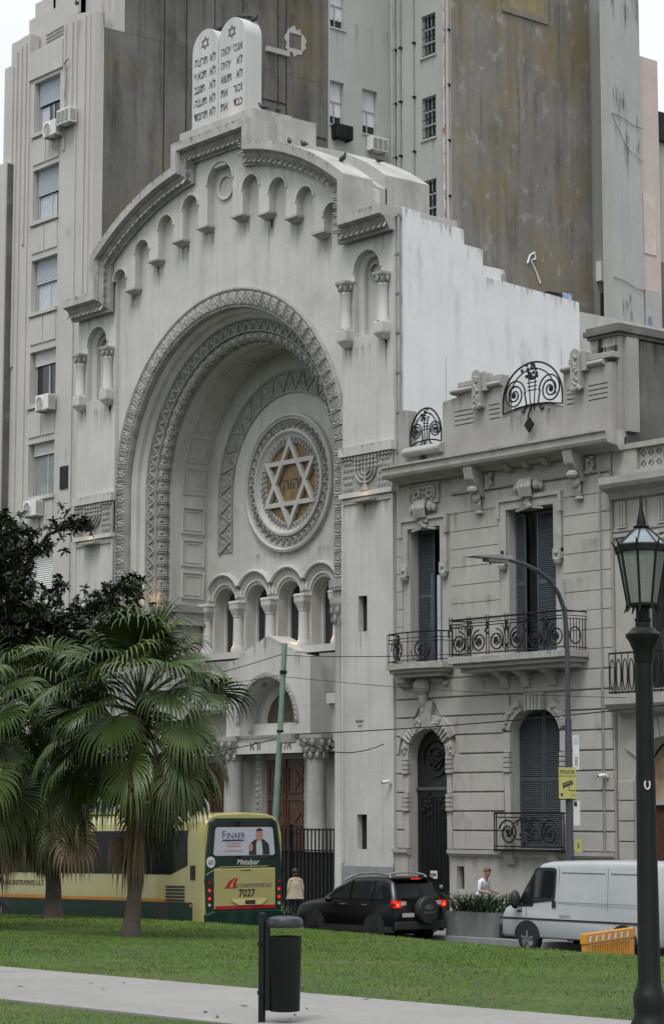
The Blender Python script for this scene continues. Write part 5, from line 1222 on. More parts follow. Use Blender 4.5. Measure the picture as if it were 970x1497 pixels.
for z in bz:
    w = MB().box(-14.95, -14.08, 14.9, 14.95, z - 1.7, z + 0.02).build('barred_window', M['glass'], rw)
    for k in range(4): MB().box(-14.86 + k * 0.22, -14.84 + k * 0.22, 14.72, 14.74, z - 1.66, z).build('bar', M['frame_grey'], w)
    for k in range(5): MB().box(-14.92, -14.1, 14.7, 14.72, z - 1.6 + k * 0.36, z - 1.58 + k * 0.36).build('bar', M['iron'], w)
    for k in (0.55, 1.1): MB().box(-14.92, -14.1, 14.78, 14.82, z - k - 0.03, z - k + 0.03).build('glazing_bar', M['frame_grey'], w)
    MB().box(-14.97, -14.05, 14.6, 14.7, z - 1.75, z - 1.67).build('window_sill', CT, w)
MB().box(-16.6, -13.22, 15.0, 22.2, 0, 44).build('tower_core', M['grey_wall'], rw)
MB().box(-13.244, -13.2, 14.655, 22.3, 0, 44).build('party_wall', M['grey_wall'], rw)
for x, m_, r_ in ((-16.45, 'grey_pipe', 0.06), (-16.1, 'grey_pipe', 0.03), (-15.3, 'grey_pipe', 0.02), (-13.55, 'rust', 0.06), (-13.36, 'court', 0.07)):
    p = MB().tube([(x, 14.58, 18), (x, 14.58, 44)], r_, 8).build('drain_pipe', M[m_], rw, smooth=True)
    for k in range(8): MB().box(x - r_ - 0.03, x + r_ + 0.03, 14.54, 14.67, 20 + k * 2.2, 20.08 + k * 2.2).build('pipe_clip', M['iron'] if m_ != 'rust' else M['rust'], p)
MB().prismx([(17.4, 34.6), (17.4, 36), (19.9, 36), (19.9, 34.6)], -13.21, -13.14, [rect(17.75, 19.7, 34.85, 35.9)]).build('blocked_window_frame', M['grey_wall'], rw)
MB().box(-13.21, -13.16, 17.75, 19.7, 34.85, 35.9).build('blocked_window', mat('ochre_panel', (0.22, 0.18, 0.1), var=0.3), rw)
g_ = MB().tube([(-13.17, 18.6, 24.6), (-13.17, 18.75, 24.95), (-13.17, 19.0, 25.1), (-13.17, 19.05, 24.85), (-13.17, 18.8, 24.75), (-13.17, 19.1, 24.3), (-13.17, 19.3, 23.9)], 0.04, 5); g_.build('graffiti_scrawl', M['white_wall'], rw)
pb = thing('pale_stepped_building', 'pale stained plaster building with cable lines beyond the grey wall', 'building', (-12.5, 23, 0))
MB().box(-16, -13.3, 22.3, 23.05, 0, 46).build('link_wall', CT, pb)
MB().box(-16, -12.3, 23.05, 23.3, 0, 36).build('shadow_wall', CT, pb)
MB().box(-16, -11.5, 21.72, 23.45, 0, 46).build('wall', M['pale'], pb) if False else MB().box(-12.05, -11.5, 21.72, 23.45, 0, 46).build('wall', M['pale'], pb)
for z in (30.9, 24.2): MB().tube([(-11.47, 21.7, z), (-11.45, 22.2, z - 0.05), (-11.45, 23.0, z - 0.28), (-11.45, 23.5, z - 0.3)], 0.012, 5).build('cable', M['iron'], pb)
MB().tube([(-11.46, 21.75, 30.8), (-11.46, 22.6, 29.6), (-11.46, 23.5, 29.2)], 0.008, 5).build('cable', M['iron'], pb)
MB().tube([(-13.1, 22.75, 16), (-13.1, 22.75, 24)], 0.09, 8).build('drain_pipe', M['iron'], pb)
MB().box(-13.29, -13.0, 22.6, 23.0, 24.5, 25.3).build('meter_box', M['white_metal'], pb)
pk_ = thing('pink_building', 'slim pinkish plastered building at the far right skyline', 'building', (-12, 25, 0))
MB().box(-14, -11.6, 23.5, 24.62, 0, 33.7).build('wall', M['pink'], pk_)
MB().box(-11.63, -11.57, 23.6, 24.3, 25.5, 28.0).build('blind_panel', mat('pale_pink_panel', (0.56, 0.47, 0.42)), pk_)
MB().box(-11.7, -11.5, 23.55, 24.4, 10, 24.0).build('lower_wall', M['pale'], pk_)
MB().tube([(-11.45, 23.75, 21.2), (-11.45, 23.75, 22.9)], 0.06, 6).build('blue_pipe', mat('blue_pipe_paint', (0.12, 0.2, 0.32)), pk_)
db = thing('far_building', 'dark topped far building at the right picture edge', 'building', (-12, 26, 0))
MB().box(-14, -11.8, 24.7, 30, 0, 30.4).build('wall', M['pale'], db); MB().box(-14.2, -11.6, 24.66, 30, 30.4, 31.6).build('roof', M['iron'], db); MB().box(-13, -11.55, 24.66, 30, 10, 25.3).build('lower_wall', M['parapet_dark'], db)
ln = thing('cream_house', 'cream building front at the left picture edge', 'building', (-26, 0.3, 0))
MB().box(-30, -22.0, 0.25, 10, 0, 27.25).build('wall', AP, ln); MB().box(-22.9, -22.5, 0.2, 0.27, 21.0, 23.4).build('window', M['glass'], ln); MB().box(-22.0, -21.96, 0.3, 0.6, 0, 27.2).build('edge_return', M['parapet_dark'], ln)
# ------------------------------------------------------------------ palms
M['frond'] = mat('fan_palm_leaf', (0.033, 0.06, 0.010), spec=0.35, rough=0.38, var=0.35, scale=1.2, bump=0, fine=0.1, local=False)
M['frond_lit'] = mat('lit_look_palm_leaf', (0.06, 0.09, 0.018), rough=0.4, var=0.3, scale=1.2, bump=0, fine=0.1)  # paler leaf colour, painted stand-in for fronds bright with light
M['frond_old'] = mat('ageing_palm_leaf', (0.06, 0.07, 0.018), rough=0.5, var=0.35, scale=1.5, bump=0, fine=0.15)
M['frond_dead'] = mat('dead_palm_leaf', (0.17, 0.115, 0.07), rough=0.8, var=0.35, scale=2.5, bump=0, fine=0.2)
M['palm_trunk'] = mat('palm_bark', (0.085, 0.066, 0.052), rough=0.95, var=0.3, scale=3, bump=0.8, bscale=30, streak=0.5, streak_col=(0.045, 0.036, 0.03), fine=0.2)
M['fibre'] = mat('palm_fibre', (0.05, 0.035, 0.022), rough=1.0, var=0.4, scale=6, bump=0.9, bscale=50)
def frond(par, hub, az, el, lp, ls, m, rng, nseg=34, droop=1.0, name='frond', fan=None):
    d = Vector((math.cos(az) * math.cos(el), math.sin(az) * math.cos(el), math.sin(el)))
    p = Vector(hub); mb = MB(); path = [p.copy()]
    nst = 7
    for i in range(nst):
        d = (d + Vector((0, 0, -0.07 * droop))).normalized(); p = p + d * (lp / nst); path.append(p.copy())
    mb.tube(path, [0.028 - 0.0022 * i for i in range(nst + 1)], 5)
    side = d.cross(Vector((0, 0, 1)))
    side = side.normalized() if side.length > 0.05 else Vector((math.sin(az), -math.cos(az), 0))
    roll = rng.gauss(0, 0.35); side = (Matrix.Rotation(roll, 3, d) @ side)
    nrm = side.cross(d).normalized()
    tl = rng.uniform(0.1, 0.5)                       # blade tips back from the petiole
    d2 = (d * math.cos(tl) - nrm * math.sin(tl)).normalized(); n2 = side.cross(d2).normalized()
    span = R(rng.uniform(105, 130)) if fan is None else R(fan)
    for k in range(nseg):
        f = -1 + 2 * (k + 0.5) / nseg; ph = f * span
        q = (d2 * math.cos(ph) + side * math.sin(ph) + n2 * (0.22 * abs(math.sin(ph)) + rng.gauss(0, 0.03))).normalized()
        L = ls * (0.72 + 0.28 * math.cos(ph * 0.8)) * rng.uniform(0.92, 1.05)
        sp = Vector(p); wv = (side * math.cos(ph) - d2 * math.sin(ph)).normalized()
        ns = 8; vs = []; fs = []
        for i in range(ns + 1):
            t = i / ns
            w = L * (2 * span / nseg) * 1.0 * min(t, 0.48) * (1.0 if t < 0.48 else max(0.0, (1 - t) / 0.52) ** 1.1) + 0.002
            up = n2 * (w * 0.33)
            vs += [sp - wv * w * 0.5 + up * 0.0, sp + up, sp + wv * w * 0.5]
            if i < ns: fs += [(3 * i, 3 * i + 1, 3 * i + 4, 3 * i + 3), (3 * i + 1, 3 * i + 2, 3 * i + 5, 3 * i + 4)]
            g = droop * (0.03 + (1.15 * (t - 0.42) / 0.58 if t > 0.42 else 0))
            q = (q + Vector((0, 0, -g))).normalized(); sp = sp + q * (L / ns)
        mb.add(vs, fs)
    return mb.build(name, m, par, fix=False)
def fan_palm(label, base, top, r0, fronds, seed, skirt=6, low=150):
    rng = random.Random(seed)
    t = thing('fan_palm', label, 'palm tree', base, group='fan palms on the lawn')
    b, h = Vector(base), Vector(top); n = 22; path = []; rad = []
    for i in range(n + 1):
        u = i / n; path.append(b.lerp(h, u) + Vector((0.05 * math.sin(u * 5), 0.03 * math.sin(u * 4), 0)) - Vector((0, 0, 0.08 if i == 0 else 0)))
        rad.append(r0 * (1.0 + 0.7 * math.exp(-u * 9) - 0.22 * u) * (1 + 0.05 * math.sin(i * 2.4) * rng.random()))
    MB().tube(path, rad, 16).build('trunk', M['palm_trunk'], t, smooth=True)
    f = MB()
    for k in range(60):        # old leaf bases and fibre below the crown
        u = rng.uniform(0.62, 1.0); a = rng.uniform(0, 2 * PI); c = b.lerp(h, u); rr = r0 * 0.85
        f.tube([c + Vector((rr * math.cos(a), rr * math.sin(a), 0)), c + Vector((rr * 1.5 * math.cos(a), rr * 1.5 * math.sin(a), 0.12)), c + Vector((rr * 1.9 * math.cos(a), rr * 1.9 * math.sin(a), 0.3))], [0.05, 0.04, 0.012], 5)
    tag(f.build('leaf_bases', M['fibre'], t), kind='stuff')
    for i in range(fronds):
        u = (i + 0.5) / fronds
        el = R(84 - low * u ** 0.95 + rng.gauss(0, 8)); az = i * 2.39996 + rng.gauss(0, 0.2)
        m = M['frond_lit'] if rng.random() < 0.3 else M['frond'] if u < 0.72 or rng.random() < 0.5 else M['frond_old']
        frond(t, h + Vector((0, 0, 0.35 - 0.7 * u)), az, el, rng.uniform(1.0, 1.5) * (0.75 + 0.35 * min(1, u * 2)), rng.uniform(1.0, 1.3), m, rng, droop=0.9 + 0.8 * u)
    for i in range(skirt):
        az = rng.uniform(0, 2 * PI)
        frond(t, h + Vector((0, 0, -0.5 - 0.9 * rng.random())), az, R(rng.uniform(-72, -25)), rng.uniform(0.7, 1.3), rng.uniform(0.9, 1.25), M['frond_dead'] if rng.random() < 0.35 else M['frond_old'], rng, nseg=26, droop=2.2, name='dead_frond')
    return t
pa = fan_palm('fan palm with grey flared trunk standing nearest the bin', (13.9, -18.77, 0.92), (14.05, -18.7, 5.1), 0.128, 50, 11, 2, 118)
rgd = random.Random(5)
for k in range(6): frond(pa, (13.95 + 0.13 * math.cos(R(-75 + k * 16)), -18.75 + 0.13 * math.sin(R(-75 + k * 16)), 3.5 + 0.12 * (k % 3)), R(-75 + k * 16), R(-80), 0.3, rgd.uniform(1.2, 1.6), M['frond_dead'], rgd, nseg=9, droop=2.0, name='dead_frond', fan=16)
fan_palm('darker fan palm with shaggy skirt left of the nearest palm', (5.62, -15.1, 0.80), (5.45, -15.2, 5.15), 0.16, 66, 23, 90, 170)
fan_palm('fan palm at the left picture edge with only its outer fronds showing', (10.2, -19.9, 0.97), (10.1, -19.8, 4.9), 0.17, 44, 31, 12)
# ------------------------------------------------------------------ magnolia at the left
M['mag_leaf'] = mat('glossy_magnolia_leaf', (0.017, 0.029, 0.009), rough=0.35, var=0.4, scale=1.3, bump=0, fine=0.12)
M['mag_leaf2'] = mat('olive_magnolia_leaf', (0.036, 0.037, 0.011), rough=0.5, var=0.35, scale=1.3, bump=0, fine=0.12)
M['bark'] = mat('dark_bark', (0.05, 0.042, 0.035), rough=0.95, var=0.3, scale=4, bump=0.7, bscale=25)
def magnolia():
    rng = random.Random(4)
    rt = Vector((math.sin(_psi), math.cos(_psi), 0)); fw = Vector((-math.cos(_psi), math.sin(_psi), 0))
    base = Vector((1.3, -14.9, 0.75))
    P = lambda u, z, d=0.0: base + rt * u + fw * d + Vector((0, 0, z - base.z))
    t = thing('magnolia_tree', 'dark glossy leaved magnolia spreading over the palms at the left edge', 'tree', base)
    MB().tube([P(0, 0.6), P(0.05, 2.5), P(0.0, 4.8), P(0.2, 6.6), P(0.4, 8.4)], [0.34, 0.26, 0.22, 0.17, 0.08], 12).build('trunk', M['bark'], t, smooth=True)
    br = [[(0.1, 6.2), (0.9, 8.0), (1.5, 9.3), (2.0, 9.9), (2.55, 10.05), (2.95, 10.2)],
          [(0.1, 5.6), (1.2, 6.8), (2.2, 7.6), (2.9, 8.05), (3.4, 8.55), (4.0, 8.85)],
          [(0.1, 5.4), (1.5, 6.4), (2.6, 7.1), (3.4, 7.55), (4.3, 7.75)],
          [(0.1, 6.5), (0.6, 8.2), (0.8, 9.6), (0.9, 10.3)], [(0.0, 5.2), (-0.8, 7.0), (-1.2, 9.0)],
          [(0.2, 5.8), (1.3, 7.3), (1.9, 8.1), (2.2, 8.7)], [(0.1, 6.0), (0.9, 7.4), (1.2, 8.4)], [(0.1, 5.0), (1.3, 5.8), (2.4, 6.5), (3.2, 6.9)]]
    cl = []
    for bi, b in enumerate(br):
        dd = [rng.uniform(-0.4, 0.4) * i * 0.6 for i in range(len(b))]
        pts = [P(x, z, dd[i]) for i, (x, z) in enumerate(b)]
        MB().tube(pts, [0.09 - 0.07 * i / (len(b) - 1) for i in range(len(b))], 7).build('limb', M['bark'], t, smooth=True)
        n = 60
        for k in range(n):
            u = 0.3 + 0.7 * k / n; i = min(len(pts) - 2, int(u * (len(pts) - 1))); q = pts[i].lerp(pts[i + 1], u * (len(pts) - 1) - i)
            s = 0.36 * (1.25 - u)
            cl.append(q + Vector((rng.gauss(0, s), rng.gauss(0, s), rng.gauss(0, s * 0.8) + 0.05)))
        for k in range(4): cl.append(pts[-1] + Vector((rng.gauss(0, 0.1), rng.gauss(0, 0.1), rng.gauss(0, 0.08))))
    for k in range(5200):
        u, z = rng.uniform(-1.6, 4.2), rng.uniform(5.6, 10.6)
        dens = 0
        if u < 1.6 and z > 6.8: dens = 0.9 if u < 1.3 else 0.4
        if z < 8.4 - 0.12 * max(0, u) and u < 3.3: dens = max(dens, 0.8)
        if u > 2.6 and 7.5 < z < 8.85 and abs(z - 8.2 - 0.35 * (u - 3.4)) < 0.42: dens = max(dens, 0.5)
        if z > 10.35 - 0.15 * abs(u - 0.6): dens *= 0.12
        if rng.random() < dens: cl.append(P(u, z, rng.uniform(-1.2, 1.2)))
    mb = MB(); tw = MB()
    for c in cl:
        a0 = rng.uniform(0, 6.28); ax = Vector((rng.gauss(0, 0.5), rng.gauss(0, 0.5), 1)).normalized(); o1 = ax.orthogonal().normalized(); o2 = ax.cross(o1)
        tw.tube([c - ax * 0.22, c], [0.012, 0.006], 4, caps=False)
        for k in range(rng.randint(9, 14)):
            a = a0 + k * 2.4; e = rng.uniform(-0.25, 0.9)
            d = ((o1 * math.cos(a) + o2 * math.sin(a)) * math.cos(e) + ax * math.sin(e)).normalized()
            s = d.cross(ax); s = s.normalized() if s.length > 0.1 else o1
            nn = s.cross(d).normalized(); L = rng.uniform(0.12, 0.2); w = L * 0.22; b = c + ax * rng.uniform(-0.08, 0.04)
            mb.cur = 0 if rng.random() < 0.8 else 1
            m1 = b + d * L * 0.35; m2 = b + d * L * 0.7 - nn * 0.01; tip = b + d * L - nn * 0.035
            mb.add([b, m1 + s * w + nn * 0.01, m2 + s * w * 0.8, tip, m2 - s * w * 0.8, m1 - s * w + nn * 0.01, m1 - nn * 0.008, m2 - nn * 0.012],
                   [(0, 1, 6), (1, 2, 7, 6), (2, 3, 7), (0, 6, 5), (6, 7, 4, 5), (7, 3, 4)])
    tag(mb.build('crown', [M['mag_leaf'], M['mag_leaf2']], t, fix=False), kind='stuff')
    tag(tw.build('twigs', M['bark'], t, fix=False), kind='stuff')
magnolia()

# ------------------------------------------------------------------ trees added outside the view to shade the lower facade, palms and bus
def unseen_shade_trees():
    rng = random.Random(12)
    LM = mat('shade_tree_leaf', (0.03, 0.052, 0.016), rough=0.6, var=0.3, scale=0.8, bump=0)
    mb = MB()
    lobes = [(0, 0, 10.5, 4.6), (2.6, 1.0, 9.0, 3.2), (-2.4, 1.8, 9.4, 3.3), (0.6, -2.8, 9.0, 3.3), (-1.6, -2.0, 11.8, 2.8), (1.5, 1.8, 12.2, 2.8)]
    for k in range(3600):
        lx, ly, lz, lr = rng.choice(lobes); d = Vector((rng.gauss(0, 1), rng.gauss(0, 1), rng.gauss(0, 0.8))).normalized() * lr * rng.uniform(0.55, 1.0)
        c = Vector((lx, ly, lz)) + d; a = Vector((rng.gauss(0, 1), rng.gauss(0, 1), rng.gauss(0, 1))).normalized() * rng.uniform(0.25, 0.45); b = a.orthogonal().normalized() * a.length * 0.6
        mb.add([c - a, c + b, c + a, c - b], [(0, 1, 2, 3)])
    cme = mb.mesh('crown', LM, fix=False)
    tme = MB().tube([(0, 0, -0.3), (0.1, 0, 3), (0, 0.1, 6.5), (0.2, 0, 9.5)], [0.45, 0.34, 0.28, 0.12], 12).mesh('trunk', M['bark'], smooth=True)
    for x, y, s, rz, lb in ((-3, -24, 1.25, 0.3, 'unseen shade tree beyond the left picture edge near the street'), (8.5, -34, 1.3, 1.9, 'unseen shade tree left of the palms outside the picture'), (26, -43, 1.15, 4.0, 'unseen shade tree left of the viewpoint'), (40, -12, 1.15, 5.2, 'unseen shade tree right of the lamp post outside the picture'), (52, -55, 1.3, 2.6, 'unseen shade tree behind the viewpoint'), (18, -48, 1.35, 0.9, 'tall unseen shade tree far left of the viewpoint'), (-16, -21, 1.2, 3.3, 'unseen shade tree along the street far to the left'), (47, -19, 1.2, 1.2, 'unseen shade tree along the street to the right'), (36, -58, 1.35, 5.0, 'tall unseen shade tree behind and left of the viewpoint')):
        t = thing('unseen_shade_tree', lb, 'tree', (x, y, 1.0), rz, 'unseen shade trees around the viewpoint', local=True); t.scale = (s, s, s)
        link('trunk', tme, t); tag(link('crown', cme, t), kind='stuff')
unseen_shade_trees()
# ------------------------------------------------------------------ vehicles
def paint(name, col, rough=0.35, coat=0.6, var=0.05, metal=0.0, dust=None):
    return mat(name, col, rough=rough, coat=coat, var=var, scale=1.5, bump=0.0, fine=0.02, local=True, metal=metal, grime=dust, spec=0.3)
M['tyre'] = mat('tyre_rubber', (0.014, 0.014, 0.015), rough=0.85, var=0.2, scale=6, local=True)
M['rim'] = mat('dull_alloy', (0.3, 0.3, 0.31), rough=0.4, metal=0.7, var=0.1, local=True)
M['black_plastic'] = mat('black_plastic', (0.016, 0.017, 0.018), rough=0.6, var=0.15, scale=4, local=True)
M['car_glass'] = mat('tinted_car_glass', (0.012, 0.014, 0.016), rough=0.04, var=0.1, bump=0, fine=0, spec=0.7, local=True)
M['red_lens'] = mat('red_lens', (0.3, 0.008, 0.006), rough=0.2, var=0.1, bump=0, fine=0, local=True)
M['red_lit'] = mat('lit_red_lens', (0.6, 0.02, 0.01), rough=0.2, var=0.1, bump=0, fine=0, emis=((1.0, 0.03, 0.015), 0.5), local=True)
M['red_core'] = mat('lit_brake_bulb', (0.8, 0.1, 0.04), rough=0.2, var=0.1, bump=0, fine=0, emis=((1.0, 0.16, 0.05), 3.0), local=True)
M['chrome'] = mat('chrome', (0.6, 0.6, 0.61), rough=0.18, metal=0.9, var=0.05, bump=0, local=True)
M['clear_lens'] = mat('clear_lens', (0.45, 0.42, 0.42), rough=0.15, var=0.1, bump=0, local=True)
def wheel(par, x, y, z, r, w, rim=True, side=-1, rm='rim'):
    b = MB(); pr = [(r * 0.62, -w / 2), (r * 0.92, -w / 2), (r, -w * 0.34), (r, w * 0.34), (r * 0.92, w / 2), (r * 0.62, w / 2)]
    st = [(lambda q, a=2 * PI * i / 28: (x + q * math.cos(a), z + q * math.sin(a))) for i in range(29)]
    b.sweep([(q, y + s) for q, s in pr], st, caps=False)
    t = b.build('wheel', M['tyre'], par, smooth=True)
    yf = y + side * w * 0.42
    MB().prism(arc_pts(x, z, r * 0.63, 0, 2 * PI * 23 / 24, 23), yf, yf - side * 0.05).build('rim', M[rm], t)
    h = MB()
    for k in range(5):
        a = 2 * PI * k / 5 + 0.3; h.obox((x + r * 0.33 * math.cos(a), yf + side * 0.015, z + r * 0.33 * math.sin(a)), Vector((r * 0.28 * math.cos(a), 0, r * 0.28 * math.sin(a))), Vector((-math.sin(a) * 0.025, 0, math.cos(a) * 0.025)), Vector((0, 0.015, 0)))
    tag(h.build('spokes', M[rm], t), kind='stuff')
    return t
def loft_body(prof, W, inset=((-1, 0.1), (-0.95, 0.035), (-0.82, 0.0), (-0.3, -0.012), (0.3, -0.012), (0.82, 0.0), (0.95, 0.035), (1, 0.1))):
    cx = sum(p[0] for p in prof) / len(prof); cz = sum(p[1] for p in prof) / len(prof); n = len(prof)
    b = MB()
    for t, ins in inset:
        for x, z in prof:
            d = Vector((cx - x, 0, cz - z)); L = d.length; d = d / L if L > 1e-6 else d
            # mostly move along x so the length tapers in plan
            b.v.append((x + d.x * ins * 1.6, t * W(z), z + d.z * ins))
    m = len(inset)
    for i in range(m - 1):
        for k in range(n):
            k2 = (k + 1) % n; b.f.append([i * n + k, i * n + k2, (i + 1) * n + k2, (i + 1) * n + k]); b.mi.append(0)
    for base, rev in ((0, True), ((m - 1) * n, False)):
        tr = tessellate_polygon([[Vector((p[0], p[1], 0)) for p in prof]])
        for t_ in tr: b.f.append([base + i for i in t_]); b.mi.append(0)
    return b
def side_panel(poly, W, sg, off, th=0.01):
    """flat panel following the tumblehome of the flank"""
    b = MB(); n = len(poly)
    fr = [(x, sg * (W(z) + off), z) for x, z in poly]; bk = [(x, sg * (W(z) + off - th), z) for x, z in poly]
    tr = tessellate_polygon([[Vector((p[0], p[1], 0)) for p in poly]])
    b.add(fr + bk, [tuple(t) for t in tr] + [tuple(i + n for i in reversed(t)) for t in tr] + [(i, (i + 1) % n, (i + 1) % n + n, i + n) for i in range(n)])
    return b

# --- city bus
def bus():
    Y_, G_ = paint('cream_yellow_bus_paint', (0.36, 0.335, 0.13)), paint('dark_green_bus_paint', (0.004, 0.026, 0.017))
    OR, RD = paint('orange_stripe', (0.5, 0.2, 0.03)), paint('red_stripe', (0.35, 0.012, 0.015))
    t = thing('city_bus', 'yellow and dark green city bus with FINAER advert in its rear window', 'bus', (2.8, -7.55, street_z(2.8)), 0, local=True)
    t.rotation_euler = (0, -0.012, 0)
    L, hw = 11.6, 1.31
    prof = [(-hw, 0.32), (-hw, 2.75), (-hw + 0.06, 3.02), (-hw + 0.2, 3.2), (-hw + 0.45, 3.27), (0, 3.31), (hw - 0.45, 3.27), (hw - 0.2, 3.2), (hw - 0.06, 3.02), (hw, 2.75), (hw, 0.32)]
    b = MB(); st = [(-L, 0.94), (-L + 0.3, 1.0), (-0.5, 1.0), (-0.2, 0.995), (-0.06, 0.975), (0.0, 0.94)]
    for x, k in st:
        for y, z in prof: b.v.append((x + (0.0 if x < -0.1 else -0.05 * max(0, z - 2.2)), y * k, 0.32 + (z - 0.32) * (1 if k > 0.99 else 0.995 if k > 0.96 else 0.985)))
    n = len(prof)
    for i in range(len(st) - 1):
        for k in range(n): b.f.append([i * n + k, i * n + (k + 1) % n, (i + 1) * n + (k + 1) % n, (i + 1) * n + k]); b.mi.append(0)
    b.f += [list(range(n)), list(range((len(st) - 1) * n, len(st) * n))]; b.mi += [0, 0]
    body = b.build('body', Y_, t, smooth=True)
    for sg in (-1, 1):
        y0, y1 = sorted((sg * (hw + 0.004), sg * (hw - 0.06)))
        MB().box(-L + 0.2, -0.42, y0, y1, 0.3, 1.06).build('skirt', G_, body)
        y0, y1 = sorted((sg * (hw + 0.007), sg * (hw - 0.05)))
        MB().box(-L + 0.2, -1.0, y0, y1, 1.06, 1.14).build('stripe', OR, body)
        y0, y1 = sorted((sg * (hw + 0.008), sg * (hw - 0.05)))
        MB().prism([(-L + 0.3, 1.75), (-L + 0.3, 2.86), (-0.62, 2.86), (-0.62, 1.98), (-1.35, 1.75)], y0, y1).build('side_window', M['car_glass'], body)
        for k in range(7):
            xx = -2.2 - k * 1.3; MB().box(xx, xx + 0.05, *sorted((sg * (hw + 0.014), sg * (hw - 0.02))), 1.75, 2.86).build('window_pillar', M['black_plastic'], body)
        MB().box(-L + 0.2, -0.9, *sorted((sg * (hw + 0.012), sg * (hw - 0.02))), 0.3, 0.33).build('skirt_edge', M['black_plastic'], body)
    for k in range(5): MB().box(-1.55, -0.75, -hw - 0.016, -hw, 1.08 + k * 0.085, 1.13 + k * 0.085).build('vent_slat', M['black_plastic'], body)
    MB().box(-0.5, -0.3, -hw - 0.012, -hw + 0.05, 1.62, 1.98).build('side_marker_recess', M['black_plastic'], body)
    MB().box(-0.52, -0.44, -hw - 0.014, -hw, 0.95, 1.02).build('side_marker', paint('amber', (0.5, 0.2, 0.02)), body)
    MB().box(-2.0, -1.4, -hw - 0.01, -hw + 0.02, 0.4, 1.04).build('engine_hatch', M['black_plastic'], body)
    for x in (-3.1, -9.4):
        MB().prism(arch_poly(x, 0.62, 0.3, 0.55, 0.5), -hw - 0.01, -hw + 0.3).build('wheel_arch', M['black_plastic'], body)
        wheel(t, x, -hw + 0.12, 0.5, 0.5, 0.3); wheel(t, x, hw - 0.12, 0.5, 0.5, 0.3, side=1)
    rx = 0.012
    # rear face, all in the plane x = rx, y to the right
    def rp(name, poly, m, x0=rx, x1=-0.12, par=body, bev=0):
        return MB().prismx(poly, x1, x0).build(name, m, par, bevel=bev)
    rp('rear_cowl', [(-1.2, 0.55), (-1.24, 1.6), (-1.2, 2.3), (-1.08, 3.06), (-0.9, 3.16), (0.9, 3.16), (1.08, 3.06), (1.2, 2.3), (1.24, 1.6), (1.2, 0.55)], G_, 0.01, -0.3, bev=0.03)
    rp('rear_bumper', [(-1.22, 0.28), (-1.25, 0.78), (-1.0, 0.86), (1.0, 0.86), (1.25, 0.78), (1.22, 0.28)], G_, 0.09, -0.3, bev=0.04)
    rp('rear_screen', [(-1.06, 2.2), (-0.98, 2.98), (-0.9, 3.06), (0.9, 3.06), (0.98, 2.98), (1.06, 2.2), (1.0, 2.14), (-1.0, 2.14)], M['car_glass'], 0.02, -0.1)
    AD = mat('white_window_advert', (0.42, 0.45, 0.49), rough=0.4, var=0.04, bump=0, local=True)
    ad = rp('advert', [(-0.98, 2.26), (-0.92, 2.88), (-0.86, 2.93), (0.86, 2.93), (0.92, 2.88), (0.98, 2.26), (0.92, 2.22), (-0.92, 2.22)], AD, 0.026, 0.01)
    rr = (PI / 2, 0, PI / 2)
    navy = paint('navy_print', (0.03, 0.035, 0.1)); redp = paint('red_print', (0.45, 0.03, 0.03)); suit = paint('dark_suit_print', (0.02, 0.022, 0.03)); skin = paint('skin_print', (0.36, 0.2, 0.14))
    write('lettering', 'F', 0.27, navy, ad, (0.028, -0.72, 2.65), rr, align='LEFT', extrude=0.002)
    write('lettering', 'INAER', 0.21, navy, ad, (0.028, -0.57, 2.65), rr, align='LEFT', extrude=0.002)
    MB().box(0.026, 0.03, -0.7, -0.02, 2.58, 2.62).build('print_bar', navy, ad)
    for z, s in ((2.5, 'LA GARANTIA'), (2.43, 'MAS SEGURA'), (2.31, 'FINAER.COM.AR')): write('lettering', s, 0.075, redp, ad, (0.028, -0.34, z), rr, extrude=0.001)
    MB().prismx([(0.14, 2.23), (0.16, 2.5), (0.3, 2.6), (0.42, 2.64), (0.62, 2.62), (0.78, 2.5), (0.82, 2.23)], 0.02, 0.029).build('printed_jacket', suit, ad)
    MB().prismx([(0.38, 2.23), (0.37, 2.5), (0.42, 2.62), (0.53, 2.62), (0.56, 2.5), (0.58, 2.23)], 0.02, 0.031).build('printed_shirt', AD, ad)
    MB().prismx([(0.36 + 0.115 + 0.115 * math.cos(a), 2.74 + 0.16 * math.sin(a)) for a in [2 * PI * i / 18 for i in range(18)]], 0.02, 0.032).build('printed_face', skin, ad)
    MB().prismx([(0.475 + 0.118 * math.cos(a), 2.79 + 0.115 * math.sin(a)) for a in [R(20) + R(140) * i / 10 for i in range(11)]], 0.02, 0.034).build('printed_hair', suit, ad)
    MB().prismx([(0.2 + 0.07 * math.cos(a), 2.42 + 0.1 * math.sin(a)) for a in [2 * PI * i / 12 for i in range(12)]], 0.02, 0.033).build('printed_hand', skin, ad)
    write('lettering', 'Metalpar', 0.2, paint('white_script', (0.6, 0.6, 0.58)), body, (0.024, 0.1, 1.99), rr, shear=0.3, extrude=0.002)
    hatch = rp('rear_hatch', [(-0.96, 0.88), (-0.96, 1.9), (0.98, 1.9), (0.98, 0.88)], Y_, 0.05, -0.1, bev=0.02)
    MB().box(0.05, 0.056, -0.95, 0.97, 0.885, 0.97).build('hatch_stripe', RD, hatch)
    write('lettering', 'LOS CONSTITUYENTES S.A.T.', 0.135, navy, hatch, (0.054, 0.24, 1.42), rr, sx=0.72, extrude=0.002)
    write('lettering', '7027', 0.26, M['ink'], hatch, (0.054, 0.05, 1.19), rr, extrude=0.002, bold=0.006)
    write('lettering', 'Tel.4709-0006', 0.055, M['ink'], hatch, (0.054, 0.02, 1.83), rr, extrude=0.002)
